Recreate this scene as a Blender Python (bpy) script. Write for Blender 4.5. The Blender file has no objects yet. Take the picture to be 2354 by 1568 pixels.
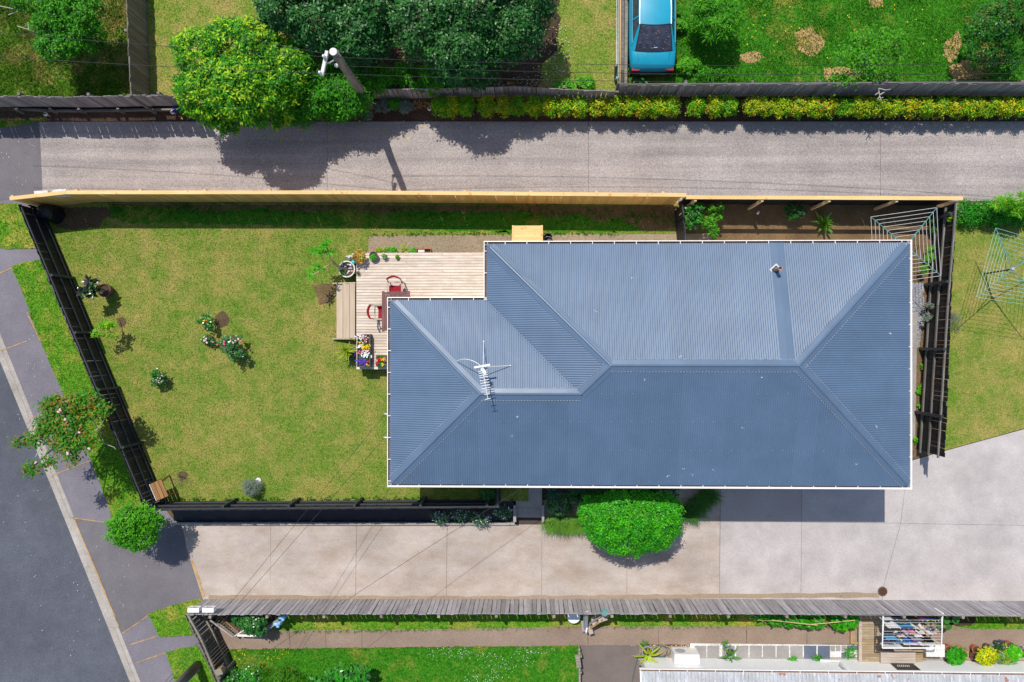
import bpy, bmesh, math, random
import numpy as np
from mathutils import Vector, Matrix

S = bpy.context.scene
R = math.radians
rnd = random.Random(7)
nrg = np.random.default_rng(7)

# ------------------------------------------------------------------ camera
H = 29.0                    # drone height above the lawn, metres
FPX = 1724.0                # focal length in units of a 2354 wide picture
CX, CY = 1177.0, 784.0
TH = math.atan(40.0 / FPX)  # the drone's camera is a touch off plumb
cam = bpy.data.cameras.new('drone_camera')
cam.sensor_width = 36.0
cam.lens = 36.0 * FPX / 2354.0
cam.clip_start = 0.5
cam.clip_end = 2000.0
camo = bpy.data.objects.new('drone_camera', cam)
S.collection.objects.link(camo)
camo.location = (0, 0, H)
camo.rotation_euler = (0, TH, 0)
S.camera = camo
S.render.resolution_x, S.render.resolution_y = 1024, 682

# ------------------------------------------------------------------ light
SUN_EL, SUN_AZ = R(59.5), R(21.3)     # sun stands north, a little to the west
world = bpy.data.worlds.new('World')
S.world = world
world.use_nodes = True
wn = world.node_tree
sky = wn.nodes.new('ShaderNodeTexSky')
sky.sky_type = 'NISHITA'
sky.sun_disc = False
sky.sun_elevation = SUN_EL
sky.sun_rotation = -SUN_AZ
sky.air_density = 1.0
sky.dust_density = 0.6
bg = wn.nodes['Background']
bg.inputs['Strength'].default_value = 0.145
wn.links.new(sky.outputs[0], bg.inputs['Color'])
sun = bpy.data.lights.new('sun', 'SUN')
sun.energy = 4.3
sun.angle = R(0.53)
sun.color = (1.0, 0.955, 0.88)
suno = bpy.data.objects.new('sun', sun)
S.collection.objects.link(suno)
to_sun = Vector((-math.sin(SUN_AZ) * math.cos(SUN_EL), math.cos(SUN_AZ) * math.cos(SUN_EL), math.sin(SUN_EL)))
suno.rotation_euler = to_sun.to_track_quat('Z', 'Y').to_euler()
suno.location = (-20, 40, 60)
S.view_settings.view_transform = 'Standard'
S.view_settings.look = 'None'
S.view_settings.exposure = 0.0
S.view_settings.gamma = 1.0
S.view_settings.use_curve_mapping = False

# ------------------------------------------------------------------ survey: picture coordinates to site coordinates
def Pn(u, v, z):
    dx = np.asarray(u, float) - CX; dy = CY - np.asarray(v, float); z = np.asarray(z, float)
    c, s = math.cos(TH), math.sin(TH)
    rx = c * dx - s * FPX; rz = -s * dx - c * FPX
    t = (H - z) / (-rz)
    return rx * t, dy * t, z

def P(u, v, z=0.0):
    x, y, z = Pn(u, v, z)
    return Vector((float(x), float(y), float(z)))

def mpp(z=0.0):             # metres per picture unit at height z
    return (H - z) / FPX

ZB = -0.45                  # level of the lower drive and the lot below it
def zA(u, v): return 0.0
def zB(u, v): return ZB
def zR(u, v): return ZB * min(1, max(0, (v - 600) / 650.0))
def zE(u, v): return ZB * min(1, max(0, (v - 560) / 440.0))

# ------------------------------------------------------------------ scene helpers
COL = S.collection
def link(name, data, parent=None, loc=(0, 0, 0)):
    o = bpy.data.objects.new(name, data)
    COL.objects.link(o)
    o.location = loc
    if parent is not None: o.parent = parent
    return o
def wloc(o):
    v = Vector((0, 0, 0))
    while o is not None:
        v += o.location; o = o.parent
    return v
def tag(o, label=None, cat=None, group=None, kind=None):
    if label: o['label'] = label
    if cat: o['category'] = cat
    if group: o['group'] = group
    if kind: o['kind'] = kind
    return o
def thing(name, label, cat, loc=(0, 0, 0), group=None, rz=0.0):
    o = bpy.data.objects.new(name, None)
    o.empty_display_size = 0.2
    COL.objects.link(o)
    o.location = loc; o.rotation_euler = (0, 0, rz)
    return tag(o, label, cat, group)
def copy_tree(o, parent=None):
    c = o.copy(); COL.objects.link(c)
    if parent is not None: c.parent = parent
    for ch in list(o.children): copy_tree(ch, c)
    return c

class MB:
    def __init__(self): self.v = []; self.f = []; self.m = []
    def add(self, vs, fs, m=0):
        b = len(self.v)
        self.v += [tuple(x) for x in vs]
        self.f += [tuple(i + b for i in f) for f in fs]
        self.m += [m] * len(fs)
        return self
    BF = [(0, 3, 2, 1), (4, 5, 6, 7), (0, 1, 5, 4), (1, 2, 6, 5), (2, 3, 7, 6), (3, 0, 4, 7)]
    def boxm(self, M, s, m=0):
        x, y, z = s[0] / 2, s[1] / 2, s[2] / 2
        vs = [M @ Vector(p) for p in ((-x, -y, -z), (x, -y, -z), (x, y, -z), (-x, y, -z), (-x, -y, z), (x, -y, z), (x, y, z), (-x, y, z))]
        return self.add(vs, MB.BF, m)
    def box(self, c, s, rz=0.0, m=0):
        return self.boxm(Matrix.Translation(c) @ Matrix.Rotation(rz, 4, 'Z'), s, m)
    def beam(self, p0, p1, w, h, m=0, up=(0, 0, 1)):
        p0, p1 = Vector(p0), Vector(p1)
        d = (p1 - p0); L = d.length
        if L < 1e-6: return self
        d.normalize(); side = Vector(up).cross(d)
        if side.length < 1e-4: side = Vector((1, 0, 0))
        side.normalize(); u = d.cross(side)
        M = Matrix((( d.x, side.x, u.x, 0), (d.y, side.y, u.y, 0), (d.z, side.z, u.z, 0), (0, 0, 0, 1)))
        M.translation = (p0 + p1) / 2
        return self.boxm(M, (L, w, h), m)
    def tube(self, pts, r, seg=6, m=0, caps=True):
        pts = [Vector(p) for p in pts]; n = len(pts)
        rr = r if isinstance(r, (list, tuple)) else [r] * n
        vs = []; ref = Vector((0.3, 0.9, 0.31)).normalized()
        for i, p in enumerate(pts):
            d = (pts[min(i + 1, n - 1)] - pts[max(i - 1, 0)])
            if d.length < 1e-9: d = Vector((0, 0, 1))
            d.normalize()
            a = ref.cross(d)
            if a.length < 0.05: a = Vector((1, 0, 0)).cross(d)
            a.normalize(); b = d.cross(a)
            for k in range(seg):
                t = 2 * math.pi * k / seg
                vs.append(p + (a * math.cos(t) + b * math.sin(t)) * rr[i])
        fs = []
        for i in range(n - 1):
            for k in range(seg):
                k2 = (k + 1) % seg
                fs.append((i * seg + k, i * seg + k2, (i + 1) * seg + k2, (i + 1) * seg + k))
        if caps:
            fs.append(tuple(range(seg - 1, -1, -1))); fs.append(tuple((n - 1) * seg + k for k in range(seg)))
        return self.add(vs, fs, m)
    def lathe(self, prof, seg=16, c=(0, 0, 0), m=0, M=None):
        vs = []; fs = []; n = len(prof); c = Vector(c)
        for (r, z) in prof:
            for k in range(seg):
                t = 2 * math.pi * k / seg
                p = Vector((r * math.cos(t), r * math.sin(t), z))
                vs.append((M @ p if M else p) + c)
        for i in range(n - 1):
            for k in range(seg):
                k2 = (k + 1) % seg
                fs.append((i * seg + k, i * seg + k2, (i + 1) * seg + k2, (i + 1) * seg + k))
        if prof[0][0] > 1e-5: fs.append(tuple(range(seg - 1, -1, -1)))
        if prof[-1][0] > 1e-5: fs.append(tuple((n - 1) * seg + k for k in range(seg)))
        return self.add(vs, fs, m)
    def ball(self, c, r, seg=10, rings=6, m=0, sc=(1, 1, 1)):
        prof = []
        M = Matrix.Diagonal((sc[0], sc[1], sc[2], 1))
        for i in range(rings + 1):
            a = -math.pi / 2 + math.pi * i / rings
            prof.append((max(r * math.cos(a), 1e-4), r * math.sin(a)))
        return self.lathe(prof, seg, c, m, M)
    def quad(self, a, b, c, d, m=0): return self.add([a, b, c, d], [(0, 1, 2, 3)], m)
    def build(self, name, mats, parent=None, loc=None, smooth=False):
        me = bpy.data.meshes.new(name)
        off = wloc(parent) if parent is not None else Vector(loc if loc is not None else (0, 0, 0))
        me.from_pydata([(x[0] - off.x, x[1] - off.y, x[2] - off.z) for x in self.v], [], self.f)
        mats = mats if isinstance(mats, (list, tuple)) else [mats]
        for mt in mats: me.materials.append(mt)
        if len(mats) > 1: me.polygons.foreach_set('material_index', self.m)
        if smooth: me.polygons.foreach_set('use_smooth', [True] * len(me.polygons))
        me.update()
        return link(name, me, parent, off if parent is None else (0, 0, 0))

# ------------------------------------------------------------------ materials
class NT:
    def __init__(self, name):
        self.mat = bpy.data.materials.new(name); self.mat.use_nodes = True
        self.t = self.mat.node_tree; self.n = self.t.nodes; self.l = self.t.links
        self.b = self.n['Principled BSDF']; self.out = self.n['Material Output']
        g = self.n.new('ShaderNodeNewGeometry'); self.pos = g.outputs['Position']
        self._oi = None
    def new(self, t, **k):
        nd = self.n.new(t)
        for a, b in k.items(): setattr(nd, a, b)
        return nd
    def noise(self, scale, detail=3.0, rough=0.55, vec=None, stretch=None, rot=0.0):
        nd = self.new('ShaderNodeTexNoise')
        nd.inputs['Scale'].default_value = scale; nd.inputs['Detail'].default_value = detail; nd.inputs['Roughness'].default_value = rough
        v = vec or self.pos
        if stretch:
            mp = self.new('ShaderNodeMapping'); mp.inputs['Scale'].default_value = stretch; mp.inputs['Rotation'].default_value = (0, 0, rot)
            self.l.new(v, mp.inputs['Vector']); v = mp.outputs[0]
        self.l.new(v, nd.inputs['Vector'])
        return nd.outputs[0]
    def objco(self):
        tc = self.new('ShaderNodeTexCoord'); return tc.outputs['Object']
    def rng(self, x, a, b, c=0.0, d=1.0):
        m = self.new('ShaderNodeMapRange'); m.inputs[1].default_value = a; m.inputs[2].default_value = b
        m.inputs[3].default_value = c; m.inputs[4].default_value = d
        self.l.new(x, m.inputs[0]); return m.outputs[0]
    def mix(self, f, a, b, mode='MIX'):
        m = self.new('ShaderNodeMix', data_type='RGBA', blend_type=mode)
        if isinstance(f, (int, float)): m.inputs[0].default_value = f
        else: self.l.new(f, m.inputs[0])
        for i, x in ((6, a), (7, b)):
            if isinstance(x, (tuple, list)): m.inputs[i].default_value = (*x[:3], 1)
            else: self.l.new(x, m.inputs[i])
        return m.outputs[2]
    def grey(self, x):      # scalar to colour
        c = self.new('ShaderNodeCombineColor')
        for i in range(3): self.l.new(x, c.inputs[i])
        return c.outputs[0]
    def mul(self, col, fac): return self.mix(1.0, col, self.grey(fac), 'MULTIPLY')
    def objrand(self):
        if self._oi is None: self._oi = self.new('ShaderNodeObjectInfo')
        return self._oi.outputs['Random']
    def bump(self, h, strength=0.3, dist=0.02):
        b = self.new('ShaderNodeBump'); b.inputs['Strength'].default_value = strength; b.inputs['Distance'].default_value = dist
        self.l.new(h, b.inputs['Height']); self.l.new(b.outputs[0], self.b.inputs['Normal'])
    def done(self, col, rough=0.8, spec=0.3, metal=0.0):
        if isinstance(col, (tuple, list)): self.b.inputs['Base Color'].default_value = (*col[:3], 1)
        else: self.l.new(col, self.b.inputs['Base Color'])
        if isinstance(rough, (int, float)): self.b.inputs['Roughness'].default_value = rough
        else: self.l.new(rough, self.b.inputs['Roughness'])
        self.b.inputs['Specular IOR Level'].default_value = spec
        self.b.inputs['Metallic'].default_value = metal
        return self.mat

def m_plain(name, c, rough=0.6, spec=0.3, var=0.12, scale=9.0, objv=0.0, metal=0.0):
    k = NT(name)
    col = k.mul(k.mix(0, c, c), k.rng(k.noise(scale, 4), 0.3, 0.7, 1 - var, 1 + var))
    if objv: col = k.mul(col, k.rng(k.objrand(), 0, 1, 1 - objv, 1 + objv))
    return k.done(col, rough, spec, metal)

def m_wood(name, c1, c2, objv=0.2, along='X', grain=30.0, rough=0.75, knots=None, wear=None, lo=0.3):
    """boards: grain runs along the object's own axis, every board a shade of its own"""
    k = NT(name); oc = k.objco()
    add = k.new('ShaderNodeVectorMath', operation='ADD')
    cmb = k.new('ShaderNodeCombineXYZ')
    sc = k.new('ShaderNodeMath', operation='MULTIPLY'); sc.inputs[1].default_value = 57.0
    k.l.new(k.objrand(), sc.inputs[0])
    for i in range(3): k.l.new(sc.outputs[0], cmb.inputs[i])
    k.l.new(oc, add.inputs[0]); k.l.new(cmb.outputs[0], add.inputs[1]); v = add.outputs[0]
    st = {'X': (0.07, 1, 1), 'Y': (1, 0.07, 1), 'Z': (1, 1, 0.07)}[along]
    g = k.noise(grain, 5, 0.6, v, st)
    col = k.mix(k.rng(g, lo, 0.7), c1, c2)
    if wear:
        w = k.noise(2.2, 4, 0.6, v)
        col = k.mix(k.rng(w, 0.45, 0.75, 0, 0.8), col, wear)
    if knots:
        kn = k.noise(5.0, 1.5, 0.4, v)
        col = k.mix(k.rng(kn, 0.66, 0.72, 0, 0.8), col, knots)
    col = k.mul(col, k.rng(k.objrand(), 0, 1, 1 - objv, 1 + objv))
    k.bump(g, 0.25, 0.004)
    return k.done(col, rough, 0.25)

def m_grass(name, green, light, dry, dryness=0.45, soil=None, soilamt=0.62, big=0.35, fine=16.0):
    k = NT(name)
    n1 = k.noise(big, 4, 0.6); n2 = k.noise(1.7, 5, 0.65); n3 = k.noise(fine, 3, 0.7); n4 = k.noise(7.5, 4, 0.7)
    base = k.mix(k.rng(n4, 0.32, 0.68), green, light)
    f = k.new('ShaderNodeMath', operation='ADD')
    a = k.rng(n1, 0.25, 0.75, 0, 0.55); b = k.rng(n2, 0.3, 0.7, 0, 0.45)
    k.l.new(a, f.inputs[0]); k.l.new(b, f.inputs[1])
    col = k.mix(k.rng(f.outputs[0], 1.0 - dryness - 0.22, 1.0 - dryness + 0.22, 0.0, 0.92), base, dry)
    if soil:
        n5 = k.noise(1.1, 5, 0.7)
        col = k.mix(k.rng(n5, soilamt, soilamt + 0.07), col, soil)
    col = k.mul(col, k.rng(n3, 0.32, 0.68, 0.55, 1.4))
    k.bump(n3, 0.6, 0.035)
    return k.done(col, 0.85, 0.12)

def m_concrete(name, c, stain, dark=None, speck=55.0, amt=0.35, big=0.6, stretch=(0.25, 1, 1), stainamt=0.7, rough=0.85):
    k = NT(name)
    n1 = k.noise(big, 5, 0.6); n2 = k.noise(1.6, 5, 0.65, None, stretch); n3 = k.noise(speck, 2, 0.7); n4 = k.noise(14, 4, 0.6)
    col = k.mix(k.rng(n2, 0.35, 0.72, 0, stainamt), c, stain)
    col = k.mul(col, k.rng(n1, 0.3, 0.7, 0.84, 1.12))
    col = k.mul(col, k.rng(n3, 0.3, 0.7, 1 - amt, 1 + amt))
    col = k.mul(col, k.rng(n4, 0.3, 0.7, 0.93, 1.07))
    if dark:
        n5 = k.noise(2.3, 6, 0.75)
        col = k.mix(k.rng(n5, 0.6, 0.72, 0, 0.55), col, dark)
    k.bump(n3, 0.25, 0.008)
    return k.done(col, rough, 0.2)

def m_leaf(name, c, trans=0.22, rough=0.5, spec=0.3):
    k = NT(name)
    col = k.mul(k.mix(0, c, c), k.rng(k.noise(2.5, 3), 0.3, 0.7, 0.75, 1.25))
    k.done(col, rough, spec)
    tr = k.new('ShaderNodeBsdfTranslucent'); mx = k.new('ShaderNodeMixShader'); mx.inputs[0].default_value = trans
    tc = k.mix(1.0, col, (1.25, 1.3, 0.5), 'MULTIPLY')
    k.l.new(tc, tr.inputs['Color'])
    k.l.new(k.b.outputs[0], mx.inputs[1]); k.l.new(tr.outputs[0], mx.inputs[2]); k.l.new(mx.outputs[0], k.out.inputs['Surface'])
    return k.mat

M = {}
M['lawn'] = m_grass('lawn_grass', (.085, .190, .020), (.205, .265, .035), (.36, .285, .085), 0.42, None, .6, .30, 22)
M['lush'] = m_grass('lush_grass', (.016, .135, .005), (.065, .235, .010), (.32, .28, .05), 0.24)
M['weedy'] = m_grass('weedy_grass', (.022, .115, .006), (.13, .24, .014), (.46, .33, .11), 0.40, (.19, .105, .05), 0.66)
M['dryyard'] = m_grass('dry_yard_grass', (.10, .21, .02), (.23, .27, .04), (.40, .30, .10), 0.40, (.30, .18, .085), 0.62)
M['verge'] = m_grass('verge_grass', (.035, .20, .008), (.16, .30, .018), (.45, .34, .07), 0.32)
M['soil'] = m_concrete('dark_soil', (.085, .052, .032), (.16, .10, .06), None, 40, 0.55, 1.0)
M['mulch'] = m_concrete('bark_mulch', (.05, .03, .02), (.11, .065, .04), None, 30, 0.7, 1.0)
M['drysoil'] = m_concrete('dry_soil_and_grass', (.19, .12, .06), (.10, .065, .03), (.10, .12, .03), 30, 0.55, 1.0, (1, 1, 1))
M['straw'] = m_concrete('straw', (.50, .31, .13), (.30, .18, .07), None, 45, 0.6, 1.0, (1, 1, 1))
M['pebble'] = m_concrete('grey_pebbles', (.30, .30, .32), (.2, .2, .22), None, 22, 0.7, 1.0, (1, 1, 1))
M['slab_up'] = m_concrete('upper_drive_concrete', (.42, .365, .34), (.235, .21, .20), (.24, .22, .21), 42, 0.5, 0.5, (.045, 1.1, 1), .9)
M['slab_low'] = m_concrete('lower_drive_concrete', (.47, .405, .36), (.36, .275, .215), (.29, .245, .215), 50, 0.34, 0.7, (0.45, 1, 1), 0.95)
M['slab_right'] = m_concrete('pale_drive_concrete', (.485, .44, .42), (.38, .34, .325), (.34, .31, .30), 50, 0.3, 0.6, (1, 1, 1), 0.7)
M['slab_rust'] = m_concrete('rust_stained_concrete', (.45, .40, .38), (.36, .31, .28), (.36, .19, .08), 50, 0.3, 0.8, (1, 1, 1), 0.6)
M['joint'] = m_plain('dark_joint', (.07, .055, .045), 0.9)
M['asphalt'] = m_concrete('road_asphalt', (.108, .113, .135), (.082, .087, .105), None, 60, 0.5, 0.3, (1, 1, 1), 0.8)
M['foot'] = m_concrete('footpath_asphalt', (.20, .182, .205), (.165, .15, .168), None, 65, 0.34, 0.5, (1, 1, 1), 0.6)
M['cross'] = m_concrete('crossing_asphalt', (.165, .15, .158), (.135, .122, .13), None, 65, 0.3, 0.5, (1, 1, 1), 0.7)
M['kerb'] = m_concrete('kerb_concrete', (.43, .385, .34), (.31, .27, .23), (.22, .19, .16), 45, 0.3, 1.2, (1, 1, 1), 0.7)
M['path'] = m_concrete('exposed_aggregate_path', (.29, .215, .165), (.235, .165, .12), (.20, .155, .12), 48, 0.45, 0.6, (1, 1, 1), 0.7)
M['pad'] = m_concrete('old_asphalt_pad', (.185, .15, .135), (.145, .115, .105), None, 55, 0.35, 0.6, (1, 1, 1), 0.7)
M['sidepath'] = m_concrete('old_concrete_path', (.34, .26, .18), (.25, .19, .13), (.20, .17, .09), 45, 0.35, 0.8, (1, 1, 1), 0.7)
M['greyconc'] = m_concrete('grey_concrete', (.36, .33, .30), (.26, .235, .21), (.16, .14, .12), 50, 0.3, 1.2, (1, 1, 1), 0.7)
M['earth'] = m_plain('far_earth', (.10, .11, .05), 0.95)
M['pine'] = m_wood('new_pine', (.66, .35, .085), (.80, .48, .15), 0.14, 'Z', 22, 0.7, lo=0.25)
M['pinecap'] = m_wood('new_pine_cap', (.70, .44, .17), (.80, .56, .25), 0.07, 'X', 16, 0.7, (.62, .30, .07))
M['pinerail'] = m_wood('new_pine_rail', (.62, .40, .20), (.70, .47, .26), 0.06, 'X', 16, 0.7)
M['grey_wood'] = m_wood('weathered_grey_wood', (.23, .21, .215), (.42, .39, .40), 0.22, 'Z', 34, 0.85, None, (.43, .40, .41))
M['dark_wood'] = m_wood('weathered_dark_wood', (.17, .155, .155), (.34, .315, .315), 0.25, 'Z', 34, 0.85)
M['brown_wood'] = m_wood('weathered_brown_wood', (.12, .098, .08), (.255, .21, .17), 0.2, 'Z', 30, 0.85, None, (.17, .16, .10))
M['sleeper'] = m_wood('sleeper_wood', (.10, .09, .08), (.24, .22, .20), 0.2, 'X', 25, 0.9)
M['mossy'] = m_wood('mossy_wood', (.15, .13, .10), (.34, .31, .25), 0.15, 'X', 25, 0.9, None, (.30, .30, .17))
M['black_wood'] = m_wood('black_stained_wood', (.010, .010, .012), (.022, .022, .026), 0.3, 'Z', 30, 0.6)
M['black_rail'] = m_wood('black_stained_rail', (.032, .034, .042), (.06, .062, .075), 0.1, 'X', 30, 0.5)
M['deck'] = m_wood('bleached_deck', (.50, .395, .30), (.72, .61, .50), 0.10, 'X', 14, 0.75, None, (.74, .65, .56))
M['step'] = m_wood('bleached_tread', (.44, .335, .235), (.56, .45, .335), 0.06, 'Y', 12, 0.75)
M['tread_dark'] = m_wood('brown_deck', (.25, .175, .095), (.38, .285, .175), 0.13, 'X', 14, 0.8, None, (.44, .37, .29))
M['redwood'] = m_wood('red_brown_hardwood', (.125, .05, .045), (.20, .095, .085), 0.12, 'Y', 22, 0.55)
M['stool'] = m_wood('brown_stool_wood', (.25, .125, .045), (.38, .205, .085), 0.10, 'X', 16, 0.65)
M['teak'] = m_wood('greyed_teak', (.36, .29, .24), (.52, .44, .38), 0.08, 'X', 20, 0.7)
M['bark'] = m_wood('bark', (.10, .085, .07), (.22, .19, .16), 0.1, 'Z', 12, 0.95)
M['palebark'] = m_wood('pale_bark', (.30, .27, .24), (.48, .45, .42), 0.1, 'Z', 12, 0.95)
M['frangi'] = m_plain('frangipani_bark', (.50, .36, .23), 0.8, 0.2, 0.2, 12)
M['pole'] = m_wood('old_pole_wood', (.145, .12, .09), (.30, .255, .20), 0.05, 'Z', 14, 0.9)
M['white'] = m_plain('white_paint', (.80, .79, .77), 0.45, 0.3, 0.04, 4)
M['whitewall'] = m_plain('white_weatherboard', (.80, .80, .79), 0.5, 0.3, 0.04, 1.5)
M['oldwhite'] = m_plain('worn_white_paint', (.68, .66, .63), 0.7, 0.2, 0.22, 14)
M['fascia'] = m_plain('cream_gutter', (.80, .76, .72), 0.4, 0.4, 0.06, 6)
M['gutdirt'] = m_concrete('gutter_dirt', (.20, .13, .105), (.12, .075, .06), None, 30, 0.5, 2)
M['black'] = m_plain('black_plastic', (.012, .013, .017), 0.4, 0.4)
M['weedmat'] = m_plain('black_weed_mat', (.008, .0105, .019), 0.55, 0.35, 0.35, 5)
M['blackiron'] = m_plain('dark_metal', (.03, .03, .032), 0.5, 0.4)
M['steel'] = m_plain('galvanised_steel', (.55, .56, .58), 0.4, 0.5, 0.1, 20, 0, 0.5)
M['greymetal'] = m_plain('grey_metal', (.40, .42, .44), 0.45, 0.5)
M['wire'] = m_plain('wire_black', (.03, .03, .032), 0.6, 0.3)
M['teal'] = m_plain('teal_paint', (.10, .30, .27), 0.5, 0.4)
M['paleline'] = m_plain('pale_line', (.62, .60, .58), 0.5, 0.3)
M['tealline'] = m_plain('teal_line', (.24, .50, .46), 0.5, 0.3)
M['terra'] = m_plain('terracotta', (.36, .135, .065), 0.8, 0.2, 0.18, 9)
M['brownpot'] = m_plain('brown_pot', (.15, .075, .055), 0.75, 0.25, 0.15, 9)
M['tan'] = m_plain('tan_pot', (.42, .25, .11), 0.75, 0.25, 0.15, 9)
M['bluepot'] = m_plain('blue_glaze', (.045, .07, .22), 0.25, 0.5)
M['lilac'] = m_plain('lilac_glaze', (.34, .32, .46), 0.4, 0.4)
M['greypot'] = m_plain('grey_pot', (.085, .085, .095), 0.6, 0.3)
M['redcloth'] = m_plain('red_canvas', (.30, .018, .030), 0.85, 0.1, 0.1, 12)
M['pot_soil'] = m_concrete('potting_soil', (.075, .045, .03), (.13, .085, .06), None, 60, 0.5, 3)
# ------------------------------------------------------------------ shared builders
def jit(poly, amp=2.0, step=12.0, seed=1):
    """roughen the outline of a grass or soil patch"""
    r = random.Random(seed); out = []
    n = len(poly)
    for i in range(n):
        a, b = poly[i], poly[(i + 1) % n]
        L = math.hypot(b[0] - a[0], b[1] - a[1]); k = max(1, int(L / step))
        for j in range(k):
            t = j / k
            out.append((a[0] + (b[0] - a[0]) * t + r.uniform(-amp, amp), a[1] + (b[1] - a[1]) * t + r.uniform(-amp, amp)))
    return out

def ground(name, poly, zf, off, mat, kind='structure', label=None, cat=None, parent=None, thick=0.0, cut=True):
    bm = bmesh.new()
    f = bm.faces.new([bm.verts.new((p[0], p[1], 0)) for p in poly])
    bmesh.ops.triangulate(bm, faces=[f])
    if cut and zf in (zR, zE):
        for v in range(560, 1270, 44):
            bmesh.ops.bisect_plane(bm, geom=bm.verts[:] + bm.edges[:] + bm.faces[:], plane_co=(0, v, 0), plane_no=(0, 1, 0))
    for v in bm.verts:
        v.co = P(v.co.x, v.co.y, zf(v.co.x, v.co.y) + off)
    bmesh.ops.recalc_face_normals(bm, faces=bm.faces[:])
    if bm.faces[:] and sum(fc.normal.z for fc in bm.faces) < 0:
        bmesh.ops.reverse_faces(bm, faces=bm.faces[:])
    if thick:
        ex = bmesh.ops.extrude_face_region(bm, geom=bm.faces[:])
        vs = [e for e in ex['geom'] if isinstance(e, bmesh.types.BMVert)]
        bmesh.ops.translate(bm, verts=vs, vec=(0, 0, -thick))
        bmesh.ops.recalc_face_normals(bm, faces=bm.faces[:])
    me = bpy.data.meshes.new(name); bm.to_mesh(me); bm.free()
    me.materials.append(mat)
    o = link(name, me, parent)
    if parent is not None: o.location = -wloc(parent)
    if kind: o['kind'] = kind
    if label: tag(o, label, cat)
    return o

def in_poly(u, v, poly):
    ins = np.zeros(u.shape, bool); n = len(poly)
    for i in range(n):
        x1, y1 = poly[i]; x2, y2 = poly[(i + 1) % n]
        if y1 == y2: continue
        c = ((y1 > v) != (y2 > v)) & (u < (x2 - x1) * (v - y1) / (y2 - y1) + x1)
        ins ^= c
    return ins

def mesh_np(name, verts, nper, mats, mi=None, parent=None, smooth=False):
    """verts: (N, nper, 3) polygons without shared vertices"""
    verts = np.asarray(verts, np.float32); N = verts.shape[0]
    off = np.array(wloc(parent) if parent is not None else (0, 0, 0), np.float32)
    me = bpy.data.meshes.new(name)
    me.vertices.add(N * nper); me.loops.add(N * nper); me.polygons.add(N)
    me.vertices.foreach_set('co', (verts.reshape(-1, 3) - off).ravel())
    me.loops.foreach_set('vertex_index', np.arange(N * nper, dtype=np.int32))
    me.polygons.foreach_set('loop_start', np.arange(0, N * nper, nper, dtype=np.int32))
    mats = mats if isinstance(mats, (list, tuple)) else [mats]
    for m in mats: me.materials.append(m)
    if mi is not None and len(mats) > 1: me.polygons.foreach_set('material_index', np.asarray(mi, np.int32))
    me.update(calc_edges=True)
    return link(name, me, parent)

def blades(name, label, poly, zf, per_m2, h, mat, off=0.0, lean=0.7, w=0.011, clump=0.0, exclude=()):
    u0 = min(p[0] for p in poly); u1 = max(p[0] for p in poly); v0 = min(p[1] for p in poly); v1 = max(p[1] for p in poly)
    u0 = max(u0, -40); u1 = min(u1, 2394); v0 = max(v0, -40); v1 = min(v1, 1608)
    A = (u1 - u0) * (v1 - v0) * mpp() ** 2
    n = int(A * per_m2)
    u = nrg.uniform(u0, u1, n); v = nrg.uniform(v0, v1, n)
    k = in_poly(u, v, poly)
    for e in exclude: k &= ~in_poly(u, v, e)
    u, v = u[k], v[k]
    zf_v = np.array([zf(a, b) for a, b in zip(u, v)]) if zf in (zR, zE) else np.full(u.shape, zf(u[0], v[0]) if len(u) else 0.0)
    x, y, z = Pn(u, v, zf_v + off); n = len(x)
    a = nrg.uniform(0, 2 * np.pi, n); hh = h * nrg.uniform(0.5, 1.25, n)
    if clump: hh *= 0.5 + clump * (np.sin(x * 2.3 + 1.1 * np.sin(y * 1.7)) * np.sin(y * 2.9 + x) * 0.5 + 0.5)
    l = hh * lean * nrg.uniform(0.2, 1.4, n)
    tx, ty = x + np.cos(a) * l, y + np.sin(a) * l
    px, py = -np.sin(a) * w, np.cos(a) * w
    vs = np.stack([np.stack([x - px, y - py, z], 1), np.stack([x + px, y + py, z], 1), np.stack([tx, ty, z + hh], 1)], 1)
    o = mesh_np(name, vs, 3, mat)
    return tag(o, label, 'grass', None, 'stuff')

def leaf_quads(pts, out, L, W, rng, up=0.6, jitter=0.7, drop=0.0):
    """kite shaped leaves at pts, facing roughly outward and up"""
    n = len(pts)
    nr = out * 0.5 + np.array([0, 0, up]) + rng.normal(0, jitter * 0.5, (n, 3))
    nr /= np.linalg.norm(nr, axis=1, keepdims=True) + 1e-9
    ax = rng.normal(0, 1, (n, 3)) + out * 0.5 + np.array([0, 0, -drop])
    ax -= nr * (ax * nr).sum(1, keepdims=True)
    ax /= np.linalg.norm(ax, axis=1, keepdims=True) + 1e-9
    sd = np.cross(nr, ax)
    s = rng.uniform(0.65, 1.25, (n, 1))
    l = ax * L * s; w = sd * W * s * 0.5
    return np.stack([pts, pts + l * 0.45 + w + nr * (W * 0.12), pts + l, pts + l * 0.45 - w + nr * (W * 0.12)], 1)

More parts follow.
